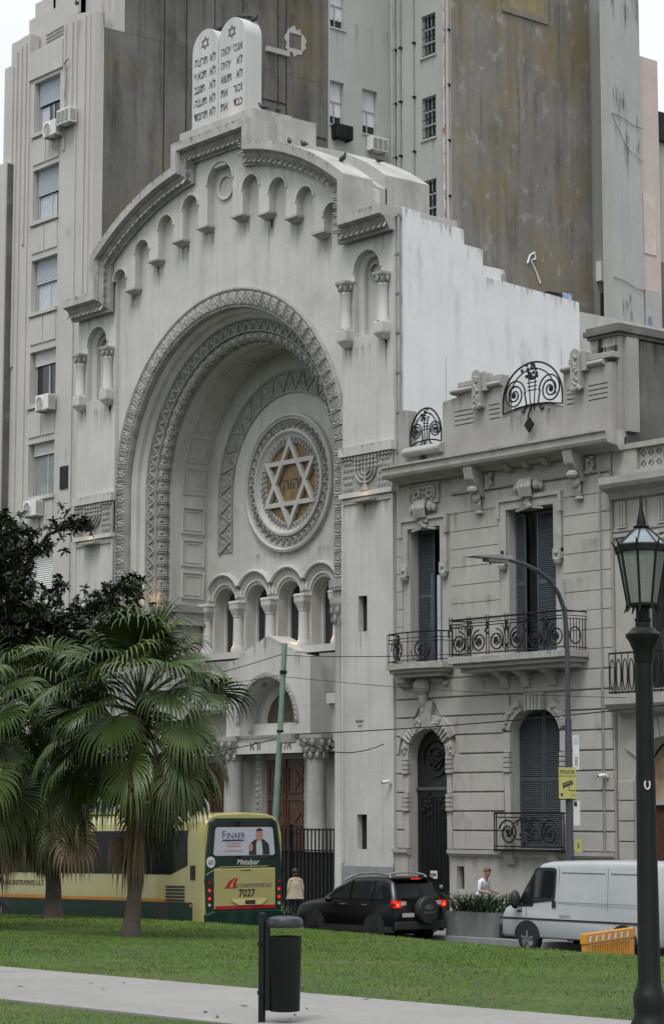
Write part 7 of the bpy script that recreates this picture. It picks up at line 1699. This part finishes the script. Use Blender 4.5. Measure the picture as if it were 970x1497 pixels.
# planter with agapanthus-like leaves
def planter():
    t = thing('planter', 'grey concrete planter box on the pavement in front of the van', 'planter', (6.55, -2.85, 0.15), 0, local=True)
    CG = mat('grey_concrete_planter', (0.15, 0.155, 0.155), var=0.25, scale=2, streak=0.35, local=True)
    MB().prismz([(-0.9, -0.42), (0.9, -0.42), (0.9, 0.42), (-0.9, 0.42)], -0.02, 0.62, [[(-0.82, -0.34), (0.82, -0.34), (0.82, 0.34), (-0.82, 0.34)]]).build('box', CG, t)
    MB().box(-0.82, 0.82, -0.34, 0.34, 0.3, 0.55).build('soil', M['fibre'], t)
    p = thing('strap_leaf_plant', 'clump of dark strap leaves growing in the grey planter', 'plant', (6.55, -2.85, 0.68), 0, local=True)
    LM = mat('strap_leaf', (0.03, 0.06, 0.022), rough=0.45, var=0.35, scale=3, local=True, bump=0)
    rng = random.Random(9)
    for k in range(240):
        x, y = rng.uniform(-0.75, 0.78), rng.uniform(-0.3, 0.3); a = rng.uniform(0, 6.28); L = rng.uniform(0.6, 1.1); q = Vector((math.cos(a) * 0.5, math.sin(a) * 0.5, 1)).normalized(); s = Vector((-math.sin(a), math.cos(a), 0)); c = Vector((x, y, -0.02)); vs = []
        for i in range(6):
            w = 0.02 * (1 - (i / 5) ** 2) + 0.002; vs += [c - s * w, c + s * w]; c = c + q * L / 5; q = (q + Vector((math.cos(a), math.sin(a), 0)) * 0.1 + Vector((0, 0, -0.22))).normalized()
        MB().add(vs, [(2 * i, 2 * i + 1, 2 * i + 3, 2 * i + 2) for i in range(5)]).build('leaf', LM, p, fix=False)
    ps = thing('dried_flower_stalk', 'thin dried flower stalk standing up beside the van windscreen', 'plant', (8.0, -2.3, 0.15), 0, local=True)
    MB().tube([(0, 0, 0), (0.02, 0, 0.6), (0.0, 0, 1.25)], 0.008, 5).build('stalk', M['frond_dead'], ps)
    for z in (0.85, 1.05, 1.22):
        b = MB()
        for k in range(9): b.ball((rng.gauss(0, 0.05), rng.gauss(0, 0.05), z + rng.gauss(0, 0.02)), 0.03, 0.03, 0.022, 5, 4)
        b.build('seed_head', M['frond_dead'], ps)
    # shrub beside the synagogue gate
    t2 = thing('low_shrub', 'low green shrub at the kerb between bus tail and black car', 'plant', (-2.6, -2.3, 0.1), 0, local=True)
    mb = MB()
    for k in range(500):
        a = rng.uniform(0, 6.28); e = rng.uniform(0, 1.5); r_ = 0.45 * rng.random() ** 0.4; c = Vector((r_ * math.cos(a) * math.cos(e) * 1.6, r_ * math.sin(a) * math.cos(e), 0.15 + r_ * math.sin(e) * 1.1)); d = Vector((rng.gauss(0, 1), rng.gauss(0, 1), rng.gauss(0.3, 0.6))).normalized() * 0.07; s = d.orthogonal().normalized() * 0.02
        mb.add([c, c + d * 0.5 + s, c + d, c + d * 0.5 - s], [(0, 1, 2, 3)])
    tag(mb.build('foliage', LM, t2, fix=False), kind='stuff')
    MB().box(-0.75, 0.75, -0.3, 0.3, -0.05, 0.2).build('planter_box', CG, t2)
planter()
# iron fence closing the synagogue forecourt
fn = thing('iron_fence', 'black iron bar fence with solid lower panel before the synagogue doors', 'fence', (-8.3, 0.5, 0))
for z in (2.72, 2.1, 0.3): MB().box(-14.2, -2.42, 0.46, 0.54, z, z + 0.05).build('rail', M['iron'], fn)
bar_me = MB().box(-0.018, 0.018, -0.018, 0.018, 0.0, 2.78).mesh('bar', M['iron'])
for k in range(66): link('bar', bar_me, fn, (-14.15 + k * 0.178, 0.5, 0.0))
MB().box(-14.2, -2.42, 0.52, 0.535, -0.2, 2.08).build('solid_panel', M['door_dark'], fn)
for k in range(5): MB().box(-14.2 + k * 2.93, -14.12 + k * 2.93, 0.44, 0.56, -0.2, 2.9).build('fence_post', M['iron'], fn)
# forecourt lanterns between the columns
for i, (x, y, lb_) in enumerate(((-10.85, 1.0, 'dark forecourt lantern just left of the porch above the bus roof'), (-12.6, 0.9, 'dark forecourt lantern foot further left behind the palm'))):
    t = thing('forecourt_lantern', lb_, 'lantern', (x, y, 0.5), 0, 'forecourt lanterns')
    MB().lathe([(0.16, 0.4), (0.16, 2.3), (0.22, 2.34), (0.22, 2.46), (0.1, 2.5), (0.05, 2.6), (0.05, 2.9), (0.12, 2.95)], (x, y), 12).build('pedestal', M['dark_iron'], t, smooth=True)
    MB().lathe([(0.14, 2.95), (0.24, 3.5), (0.26, 3.52), (0.12, 3.7), (0.02, 3.8)], (x, y), 8).build('lantern', M['dark_iron'], t)
# small security cameras and stickers on the walls
def wallcam(label, x, y, z):
    t = thing('security_camera', label, 'camera', (x, y, z), 0, 'security cameras', local=True)
    MB().box(-0.05, 0.05, -0.04, 0.0, -0.05, 0.05).build('mount', M['white_metal'], t); MB().tube([(0, -0.02, 0), (-0.06, -0.14, 0.0)], 0.02, 6).build('arm', M['white_metal'], t); MB().tube([(-0.12, -0.2, -0.01), (0.02, -0.1, 0.02)], 0.05, 10).build('body', M['white_metal'], t); MB().ball((-0.13, -0.21, -0.015), 0.035, 0.035, 0.035, 8, 6).build('lens', M['ink'], t)
wallcam('small white security camera on the synagogue pier near the street door', -0.15, -0.02, 4.12)
wallcam('small white security camera on the townhouse corner left of the lamp post', 8.3, -0.02, 4.2)
gf = thing('wall_graffiti', 'small black scribble on the synagogue pier', 'graffiti', (-1.5, -0.01, 5.9), 0, local=True)
MB().tube([(-0.2 + 0.03 * k, -0.006, 0.025 * math.sin(k * 2.3)) for k in range(12)], 0.012, 4).build('scribble', M['ink'], gf); MB().tube([(-0.12 + 0.04 * k, -0.006, -0.13 + 0.02 * math.sin(k * 3)) for k in range(6)], 0.008, 4).build('scribble', M['ink'], gf)

# ------------------------------------------------------------------ people
M['skin'] = mat('skin', (0.38, 0.22, 0.16), rough=0.6, var=0.08, scale=6, bump=0, local=True)
M['hair_black'] = mat('black_hair', (0.01, 0.009, 0.008), rough=0.5, var=0.2, scale=20, local=True)
M['hair_brown'] = mat('brown_hair', (0.12, 0.05, 0.025), rough=0.6, var=0.3, scale=20, local=True)
M['cream_cloth'] = mat('cream_blouse_cloth', (0.42, 0.37, 0.27), rough=0.9, var=0.2, scale=9, local=True, grime=((0.25, 0.2, 0.13), 12, 0.55, 0.6))
M['white_cloth'] = mat('white_shirt_cloth', (0.62, 0.64, 0.68), rough=0.9, var=0.06, scale=6, local=True)
M['dark_cloth'] = mat('dark_trouser_cloth', (0.02, 0.022, 0.03), rough=0.9, var=0.2, scale=6, local=True)
def person(label, loc, rz, top, hair, lean=0.0, arm='down', seated=False, sc_=1.0):
    t = thing('person', label, 'person', loc, rz, local=True)
    V, E, Rr, K = [], [], [], []
    def add(p, r, par, mat_i):
        V.append(p); Rr.append(r); K.append(mat_i)
        if par is not None: E.append((par, len(V) - 1))
        return len(V) - 1
    # faces +x
    L = lambda x, y, z: (x + lean * max(0, z - 0.9), y, z - abs(lean) * 0.12 * max(0, z - 0.9))
    pel = add((0, 0, 0.95), (0.15, 0.12), None, 1)
    waist = add(L(0, 0, 1.1), (0.135, 0.105), pel, 0); chest = add(L(0.0, 0, 1.3), (0.16, 0.115), waist, 0); sh = add(L(-0.01, 0, 1.42), (0.12, 0.09), chest, 0)
    nk = add(L(0.0, 0, 1.5), (0.055, 0.055), sh, 2); hd = add(L(0.03, 0, 1.57), (0.075, 0.08), nk, 2); hd2 = add(L(0.035, 0, 1.66), (0.085, 0.095), hd, 2); hd3 = add(L(0.02, 0, 1.73), (0.06, 0.07), hd2, 2)
    for s in (-1, 1):
        hp = add((0, s * 0.09, 0.9), (0.1, 0.1), pel, 1)
        if seated: kn = add((0.42, s * 0.12, 0.88), (0.07, 0.07), hp, 1); an = add((0.46, s * 0.12, 0.48), (0.045, 0.045), kn, 1); add((0.6, s * 0.12, 0.45), (0.035, 0.03), an, 3)
        else: kn = add((0.02, s * 0.1, 0.5), (0.065, 0.065), hp, 1); an = add((0.0, s * 0.1, 0.1), (0.045, 0.045), kn, 1); add((0.16, s * 0.11, 0.04), (0.04, 0.035), an, 3)
        so = add(L(0, s * 0.18, 1.41), (0.07, 0.07), sh, 0)
        if arm == 'down': el = add(L(-0.03, s * 0.24, 1.14), (0.048, 0.048), so, 0); wr = add(L(0.04, s * 0.25, 0.9), (0.03, 0.03), el, 2 if s > 5 else 0); pm = add(L(0.06, s * 0.25, 0.82), (0.032, 0.022), wr, 2); dr = (0.015, 0, -0.03)
        else: el = add(L(0.1, s * 0.24, 1.16), (0.048, 0.048), so, 0); wr = add(L(0.32, s * 0.2, 1.12), (0.03, 0.03), el, 2); pm = add(L(0.4, s * 0.19, 1.11), (0.022, 0.035), wr, 2); dr = (0.033, 0, -0.006)
        for f in range(5):
            if f == 4: q = [(dr[0] * 0.4 + 0.025, -s * 0.01, dr[2] * 0.6), (dr[0] * 0.8 + 0.03, -s * 0.012, dr[2] * 1.4)]
            else:
                o = (f - 1.5) * 0.018; ln = (0.85, 1.0, 0.95, 0.75)[f]
                q = [(dr[0] * ln + (o if arm == 'down' else 0), 0 if arm == 'down' else o, dr[2] * ln), (dr[0] * 2 * ln + (o if arm == 'down' else 0) + 0.004, 0 if arm == 'down' else o, dr[2] * 2 * ln - 0.004), (dr[0] * 2.5 * ln + (o if arm == 'down' else 0) + 0.01, 0 if arm == 'down' else o, dr[2] * 2.7 * ln - 0.012)]
            pr = pm; b = V[pm]
            for qq in q: pr = add((b[0] + qq[0], b[1] + qq[1], b[2] + qq[2]), (0.0095, 0.0095), pr, 2)
    me = bpy.data.meshes.new('body'); me.from_pydata(V, E, []); o = bpy.data.objects.new('body', me); COL.objects.link(o)
    sk = o.modifiers.new('skin', 'SKIN'); sk.use_smooth_shade = True
    for i, sv in enumerate(me.skin_vertices[0].data): sv.radius = Rr[i]; sv.use_root = (i == 0)
    ss = o.modifiers.new('sub', 'SUBSURF'); ss.levels = 2; ss.render_levels = 2
    dg = bpy.context.evaluated_depsgraph_get(); dg.update()
    nm = bpy.data.meshes.new_from_object(o.evaluated_get(dg)); bpy.data.objects.remove(o)
    nm.materials.clear()
    for m in (top, M['dark_cloth'], M['skin'], M['black_plastic']): nm.materials.append(m)
    segs = [(Vector(V[a]), Vector(V[b]), K[b]) for a, b in E]
    for p in nm.polygons:
        c = p.center; best = 9; bi = 0
        for a, b, k in segs:
            ab = b - a; u = max(0, min(1, (c - a).dot(ab) / max(1e-9, ab.length_squared))); d = (c - a - ab * u).length
            if d < best: best, bi = d, k
        p.material_index = bi; p.use_smooth = True
    nm.name = 'body'
    body = link('body', nm, t)
    h = Vector(V[hd2])
    hm = MB(); hb = 1.45 if hair is M['hair_black'] else 1.0
    def hp_(u, v):
        a = 2 * PI * u; e = PI / 2 - v * PI * (0.62 if hb > 1 else 0.5); back = 0.5 - 0.5 * math.cos(a)
        r = 0.108 + 0.012 * math.sin(a * 9 + v * 7) * v
        z = 0.125 * math.sin(e) + 0.02
        front = max(0, math.cos(a)); cut = -0.01 if front > 0.3 else -0.14 * hb
        if z < cut + 0.1 * front: z = cut + 0.1 * front
        return (h.x - 0.012 + r * math.cos(e) * math.cos(a) * (1.0 if hb == 1 else 1.15), h.y + r * math.cos(e) * math.sin(a) * (0.95 if hb == 1 else 1.15), h.z + z)
    hm.patch(hp_, 24, 10); hm.build('hair', hair, t, smooth=True)
    f = MB(); f.add([(h.x + 0.088, h.y - 0.014, h.z - 0.035), (h.x + 0.088, h.y + 0.014, h.z - 0.035), (h.x + 0.115, h.y, h.z - 0.03), (h.x + 0.088, h.y, h.z + 0.02)], [(0, 1, 2), (0, 2, 3), (2, 1, 3)]); f.build('nose', M['skin'], t)
    for s in (-1, 1): MB().ball((h.x + 0.082, h.y + s * 0.032, h.z + 0.012), 0.012, 0.016, 0.01, 8, 6).build('eye', M['ink'], t); MB().ball((h.x + 0.0, h.y + s * 0.088, h.z - 0.005), 0.02, 0.012, 0.032, 8, 6).build('ear', M['skin'], t)
    MB().box(h.x + 0.082, h.x + 0.094, h.y - 0.025, h.y + 0.025, h.z - 0.065, h.z - 0.055).build('mouth', mat('lips', (0.25, 0.1, 0.08), bump=0), t)
    t.scale = (sc_,) * 3
    return t, h
wo, _h = person('person with dark bobbed hair in cream blouse walking by the iron fence', (-2.95, -1.25, street_z(-3) + 0.15), R(150), M['cream_cloth'], M['hair_black'], sc_=0.90)
bl_ = MB(); n = 24
for z, r in ((1.40, 0.12), (1.34, 0.2), (1.2, 0.215), (1.0, 0.24), (0.82, 0.29)):
    for k in range(n):
        a = 2 * PI * k / n; rr = r * (1 + 0.05 * math.sin(5 * a) * (1.4 - z) * 2); bl_.v.append((rr * 0.75 * math.cos(a), rr * math.sin(a), z))
for i in range(4):
    for k in range(n): bl_.f.append([i * n + k, i * n + (k + 1) % n, (i + 1) * n + (k + 1) % n, (i + 1) * n + k]); bl_.mi.append(0)
bl_.build('blouse', M['cream_cloth'], wo, smooth=True)
person('person with short brown hair and white shirt leaning over the planter', (5.45, -1.9, 0.15), R(8), M['white_cloth'], M['hair_brown'], lean=0.35, arm='fwd', sc_=0.96)

# ------------------------------------------------------------------ pigeons
def pigeon_mesh():
    b = MB()
    b.tube([(-0.17, 0, 0.045), (-0.12, 0, 0.06), (-0.06, 0, 0.08), (0.0, 0, 0.095), (0.06, 0, 0.11), (0.09, 0, 0.135), (0.1, 0, 0.165), (0.105, 0, 0.185), (0.125, 0, 0.187), (0.15, 0, 0.18)], [0.012, 0.028, 0.05, 0.06, 0.052, 0.034, 0.026, 0.03, 0.02, 0.004], 8)
    for s in (-1, 1): b.tube([(0.01, s * 0.02, 0.05), (0.015, s * 0.02, 0.0)], 0.006, 4)
    return b.mesh('pigeon', mat('slate_pigeon_plumage', (0.035, 0.036, 0.042), rough=0.7, var=0.4, scale=14, local=True), smooth=True)
pm = pigeon_mesh()
birds = [((-9.52, 0.1, 28.4), 'pigeon on the left shoulder of the left tablet'), ((-9.2, 0.1, 28.72), 'pigeon left of the top of the left tablet'), ((-8.8, 0.2, 28.72), 'pigeon right of the top of the left tablet'),
         ((-8.05, 0.05, 28.55), 'pigeon on the left slope of the right tablet'), ((-7.85, 0.1, 28.7), 'pigeon just left of the right tablet top'), ((-7.5, 0.15, 28.76), 'pigeon on the very top of the right tablet'), ((-7.35, 0.3, 28.74), 'pigeon behind the top of the right tablet'), ((-7.1, 0.3, 28.58), 'pigeon on the right slope of the right tablet'),
         ((-6.45, 0.2, 25.48), 'pigeon at the foot of the right tablet'), ((-6.4, 0.75, 25.48), 'pigeon on the tablet base behind the tablet foot'),
         ((-5.0, 0.1, gz(3.3) + 0.0), 'upper pigeon on the right gable coping'), ((-4.4, 0.2, gz(3.9)), 'second pigeon down the right gable coping'), ((-2.6, 0.25, gz(5.7)), 'lowest pigeon on the right gable coping'), ((-2.9, 2.0, gz(5.4, 11.25)), 'pigeon on the rear roof vault'),
         ((-18.1, 0.7, 32.3), 'pigeon on the terrace parapet of the apartment block')]
rngp = random.Random(2)
for p, lab in birds:
    o = link('pigeon', pm, None, p, (0, 0, rngp.uniform(-0.6, 0.6) + (PI if rngp.random() < 0.6 else 0)), 1.35); tag(o, lab, 'pigeon', 'pigeons perched on the stonework')

# ------------------------------------------------------------------ rain stains below ledges, copings and corbels
SM = bpy.data.materials.new('rain_stain'); SM.use_nodes = True
_n = SM.node_tree.nodes; _l = SM.node_tree.links; _b = _n['Principled BSDF']; _b.inputs['Roughness'].default_value = 0.95
_b.inputs['Base Color'].default_value = (0.075, 0.07, 0.06, 1)
_a = _n.new('ShaderNodeAttribute'); _a.attribute_name = 'stain'; _g = _n.new('ShaderNodeNewGeometry'); _mp = _n.new('ShaderNodeMapping'); _mp.inputs['Scale'].default_value = (14, 14, 2.5)
_z = _n.new('ShaderNodeTexNoise'); _z.inputs['Scale'].default_value = 1.0; _z.inputs['Detail'].default_value = 5; _l.new(_g.outputs['Position'], _mp.inputs['Vector']); _l.new(_mp.outputs['Vector'], _z.inputs['Vector'])
_r = _n.new('ShaderNodeMapRange'); _r.inputs['From Min'].default_value = 0.3; _r.inputs['From Max'].default_value = 0.65; _l.new(_z.outputs['Fac'], _r.inputs['Value'])
_m = _n.new('ShaderNodeMath'); _m.operation = 'MULTIPLY'; _l.new(_a.outputs['Fac'], _m.inputs[0]); _l.new(_r.outputs['Result'], _m.inputs[1]); _l.new(_m.outputs[0], _b.inputs['Alpha'])
rst = random.Random(21)
def stains(par, ax, c, edges, dens, wd, ln, amt, jit=0.0):
    """vertical drips on the plane ax = c; edges of (start, end, z at start, z at end)"""
    vs, fs, al = [], [], []
    for a0, a1, z0, z1 in edges:
        n = max(1, int(abs(a1 - a0) * dens))
        for k in range(n):
            u = rst.random(); p = a0 + (a1 - a0) * u; z = z0 + (z1 - z0) * u + rst.uniform(-jit, jit); w = rst.uniform(*wd); L = rst.uniform(*ln) * rst.uniform(0.5, 1); q = amt * rst.uniform(0.4, 1); b = len(vs); d = rst.uniform(0, 0.0025)
            for j, (t, f) in enumerate(((0, 1), (0.4, 0.75), (0.8, 0.3), (1, 0)) if jit == 0 else ((0, 0), (0.25, 1), (0.7, 0.5), (1, 0))):
                for i, (s, g) in enumerate(((-1, 0), (-0.3, 1), (0.3, 1), (1, 0))):
                    h = p + s * w * (1 - 0.5 * t); vs.append((h, c - d, z - L * t) if ax == 'Y' else (c + d, h, z - L * t)); al.append(q * f * g)
            for j in range(3):
                for i in range(3): fs.append((b + j * 4 + i, b + j * 4 + i + 1, b + j * 4 + i + 5, b + j * 4 + i + 4))
    me = bpy.data.meshes.new('rain_stains'); me.from_pydata(vs, [], fs); me.materials.append(SM)
    at_ = me.attributes.new('stain', 'FLOAT', 'POINT'); at_.data.foreach_set('value', al); me.update()
    tag(link('rain_stains', me, par), kind='stuff')
stains(syn, 'X', 0.144, [(0.3, 0.94, 20.95, 20.92), (0.96, 2.7, 20.74, 20.7), (2.73, 3.49, 20.23, 20.2), (3.52, 7.64, 19.38, 19.16)], 7, (0.03, 0.12), (0.15, 0.7), 0.45)
stains(syn, 'X', 0.144, [(0.3, 0.8, 20.95, 20.93), (0.3, 3.4, 19.5, 19.5), (3.5, 7.6, 18.0, 17.6)], 3, (0.05, 0.25), (1.0, 3.5), 0.16, 0.8)
stains(syn, 'Y', 0.146, [(CX + s - 0.3, CX + s + 0.3, z - 0.19, z - 0.19) for s, z in legs], 14, (0.05, 0.14), (0.4, 1.3), 0.4)
stains(syn, 'Y', -0.1225, [(CX - 6 + k * 0.5, CX - 5.5 + k * 0.5, gz(-6 + k * 0.5, 10.38), gz(-5.5 + k * 0.5, 10.38)) for k in range(24)], 5, (0.03, 0.1), (0.15, 0.5), 0.35)
stains(syn, 'Y', -0.6225, [(CX - 6.7 + k * 0.46, CX - 6.24 + k * 0.46, gz(-6.7 + k * 0.46) - 0.01, gz(-6.24 + k * 0.46) - 0.01) for k in list(range(10)) + list(range(19, 29))] + [(CX - 2.0, CX + 2.0, 25.09, 25.09), (CX - 8.4, CX - 6.8, 20.93, 20.93), (CX + 6.8, CX + 8.4, 20.93, 20.93)], 8, (0.03, 0.1), (0.12, 0.27), 0.5)
for g in (-1, 1):
    X = lambda s: CX + g * s
    stains(syn, 'Y', -0.0025, [(X(s) - 0.18, X(s) + 0.18, 17.12, 17.12) for s in (6.3, 7.97)], 20, (0.04, 0.1), (0.5, 1.6), 0.4)
    stains(syn, 'Y', -0.0025, [(X(6.9), X(8.25), 20.26, 20.26), (X(6.1), X(8.2), 12.28, 12.28), (X(6.1), X(8.2), 17.0, 17.0), (X(6.7), X(7.1), 8.48, 8.48), (X(6.6), X(7.05), 2.18, 2.18)], 6, (0.04, 0.14), (0.3, 1.4), 0.28)
    stains(syn, 'Y', -0.1625, [(X(6.0), X(8.3), 13.99, 13.99)], 8, (0.03, 0.09), (0.1, 0.26), 0.35)
stains(syn, 'Y', YB - 0.0025, [(CX - 2.2, CX + 2.2, 11.7, 11.7), (CX - 3.0, CX - 2.4, 13.5, 13.0)], 5, (0.05, 0.15), (0.2, 0.7), 0.25)
stains(syn, 'Y', YP - 0.0025, [(CX - 2.1, CX - 1.4, 8.1, 8.2), (CX - 1.4, CX, 8.35, 8.85), (CX, CX + 1.4, 8.85, 8.35), (CX + 1.4, CX + 2.1, 8.2, 8.1)], 8, (0.03, 0.1), (0.2, 0.8), 0.35)
stains(tw, 'Y', 0.0145, [(0.2, 8.1, 12.6, 12.6), (2.5, 8.1, 12.1, 12.1), (0.2, 8.1, 11.6, 11.6), (2.4, 4.3, 10.4, 10.4), (6.8, 8.1, 10.4, 10.4), (2.4, 4.3, 9.2, 9.2), (6.8, 8.1, 9.4, 9.4)], 4, (0.04, 0.16), (0.3, 1.3), 0.24)
stains(tw, 'Y', -0.0235, [(0.2, 8.1, 6.95, 6.95), (2.5, 4.4, 5.8, 5.8), (6.9, 8.1, 5.8, 5.8), (2.5, 4.4, 4.3, 4.3), (6.9, 8.1, 4.3, 4.3), (2.5, 4.4, 3.2, 3.2)], 4, (0.04, 0.18), (0.4, 1.5), 0.22, 0.25)
stains(tw, 'Y', 0.0775, [(2.05, 2.6, 14.84, 14.88), (2.6, 4.48, 14.97, 14.97), (4.55, 6.75, 14.1, 14.1), (6.82, 8.5, 14.98, 14.98), (0.1, 0.5, 14.8, 14.8), (0.6, 2.0, 13.4, 13.4)], 8, (0.03, 0.12), (0.2, 1.0), 0.35)
stains(tw, 'Y', -0.8425, [(3.2, 7.6, 7.45, 7.45)], 7, (0.03, 0.1), (0.08, 0.17), 0.4)
stains(tw, 'Y', -0.6625, [(0.2, 8.9, 13.11, 13.11)], 5, (0.04, 0.12), (0.03, 0.05), 0.4)
stains(tw, 'Y', -0.0225, [(2.4, 8.4, 2.05, 2.05)], 4, (0.05, 0.16), (0.3, 0.9), 0.3)
stains(ap, 'Y', 0.5675, [(-20.7, -18.9, t - 2.12, t - 2.12) for t in WT[1:]] + [(-18.6, -16.8, 31.6, 31.6), (-22.7, -21.0, 31.0, 31.0), (-18.8, -16.8, 24, 24), (-18.8, -16.8, 16, 16)], 4, (0.04, 0.14), (0.4, 2.2), 0.22)
stains(ap, 'X', -16.694, [(0.7, 11.2, 43, 43), (0.7, 11.2, 38, 38), (0.7, 11.2, 33, 33), (0.7, 6, 29, 29)], 3, (0.06, 0.4), (2.5, 8), 0.5, 2.5)
stains(rw, 'X', -13.199, [(14.8, 22.2, 43, 43), (14.8, 22.2, 38, 38), (14.8, 22.2, 33, 33), (14.8, 22.2, 28.5, 28.5), (17.5, 19.8, 34.6, 34.6)], 3, (0.05, 0.35), (2.0, 7), 0.3, 2.5)
stains(rw, 'X', -16.709, [(11.5, 14.5, 40, 40), (11.48, 12.2, 29.6, 29.6), (13.1, 13.9, 29.6, 29.6), (11.5, 14.5, 34, 34)], 4, (0.03, 0.12), (0.6, 2.5), 0.25)
stains(rw, 'Y', 14.657, [(-14.95, -14.05, z - 1.76, z - 1.76) for z in bz] + [(-16.6, -13.3, 36, 36)], 6, (0.03, 0.1), (0.4, 1.6), 0.25)
stains(pb, 'X', -11.499, [(21.8, 23.4, 36.5, 36.5), (21.8, 23.4, 31, 31), (22.2, 23.3, 22.6, 22.6)], 12, (0.04, 0.16), (0.8, 2.6), 0.6, 1.2)

stains(tw, 'Y', 0.2975, [(7.62, 8.6, 15.74, 15.74), (7.62, 8.6, 15.5, 15.5)], 16, (0.04, 0.14), (0.3, 1.8), 0.55)
stains(tw, 'X', 8.602, [(0.95, 5.8, 15.72, 15.72)], 6, (0.06, 0.25), (0.4, 1.8), 0.6)
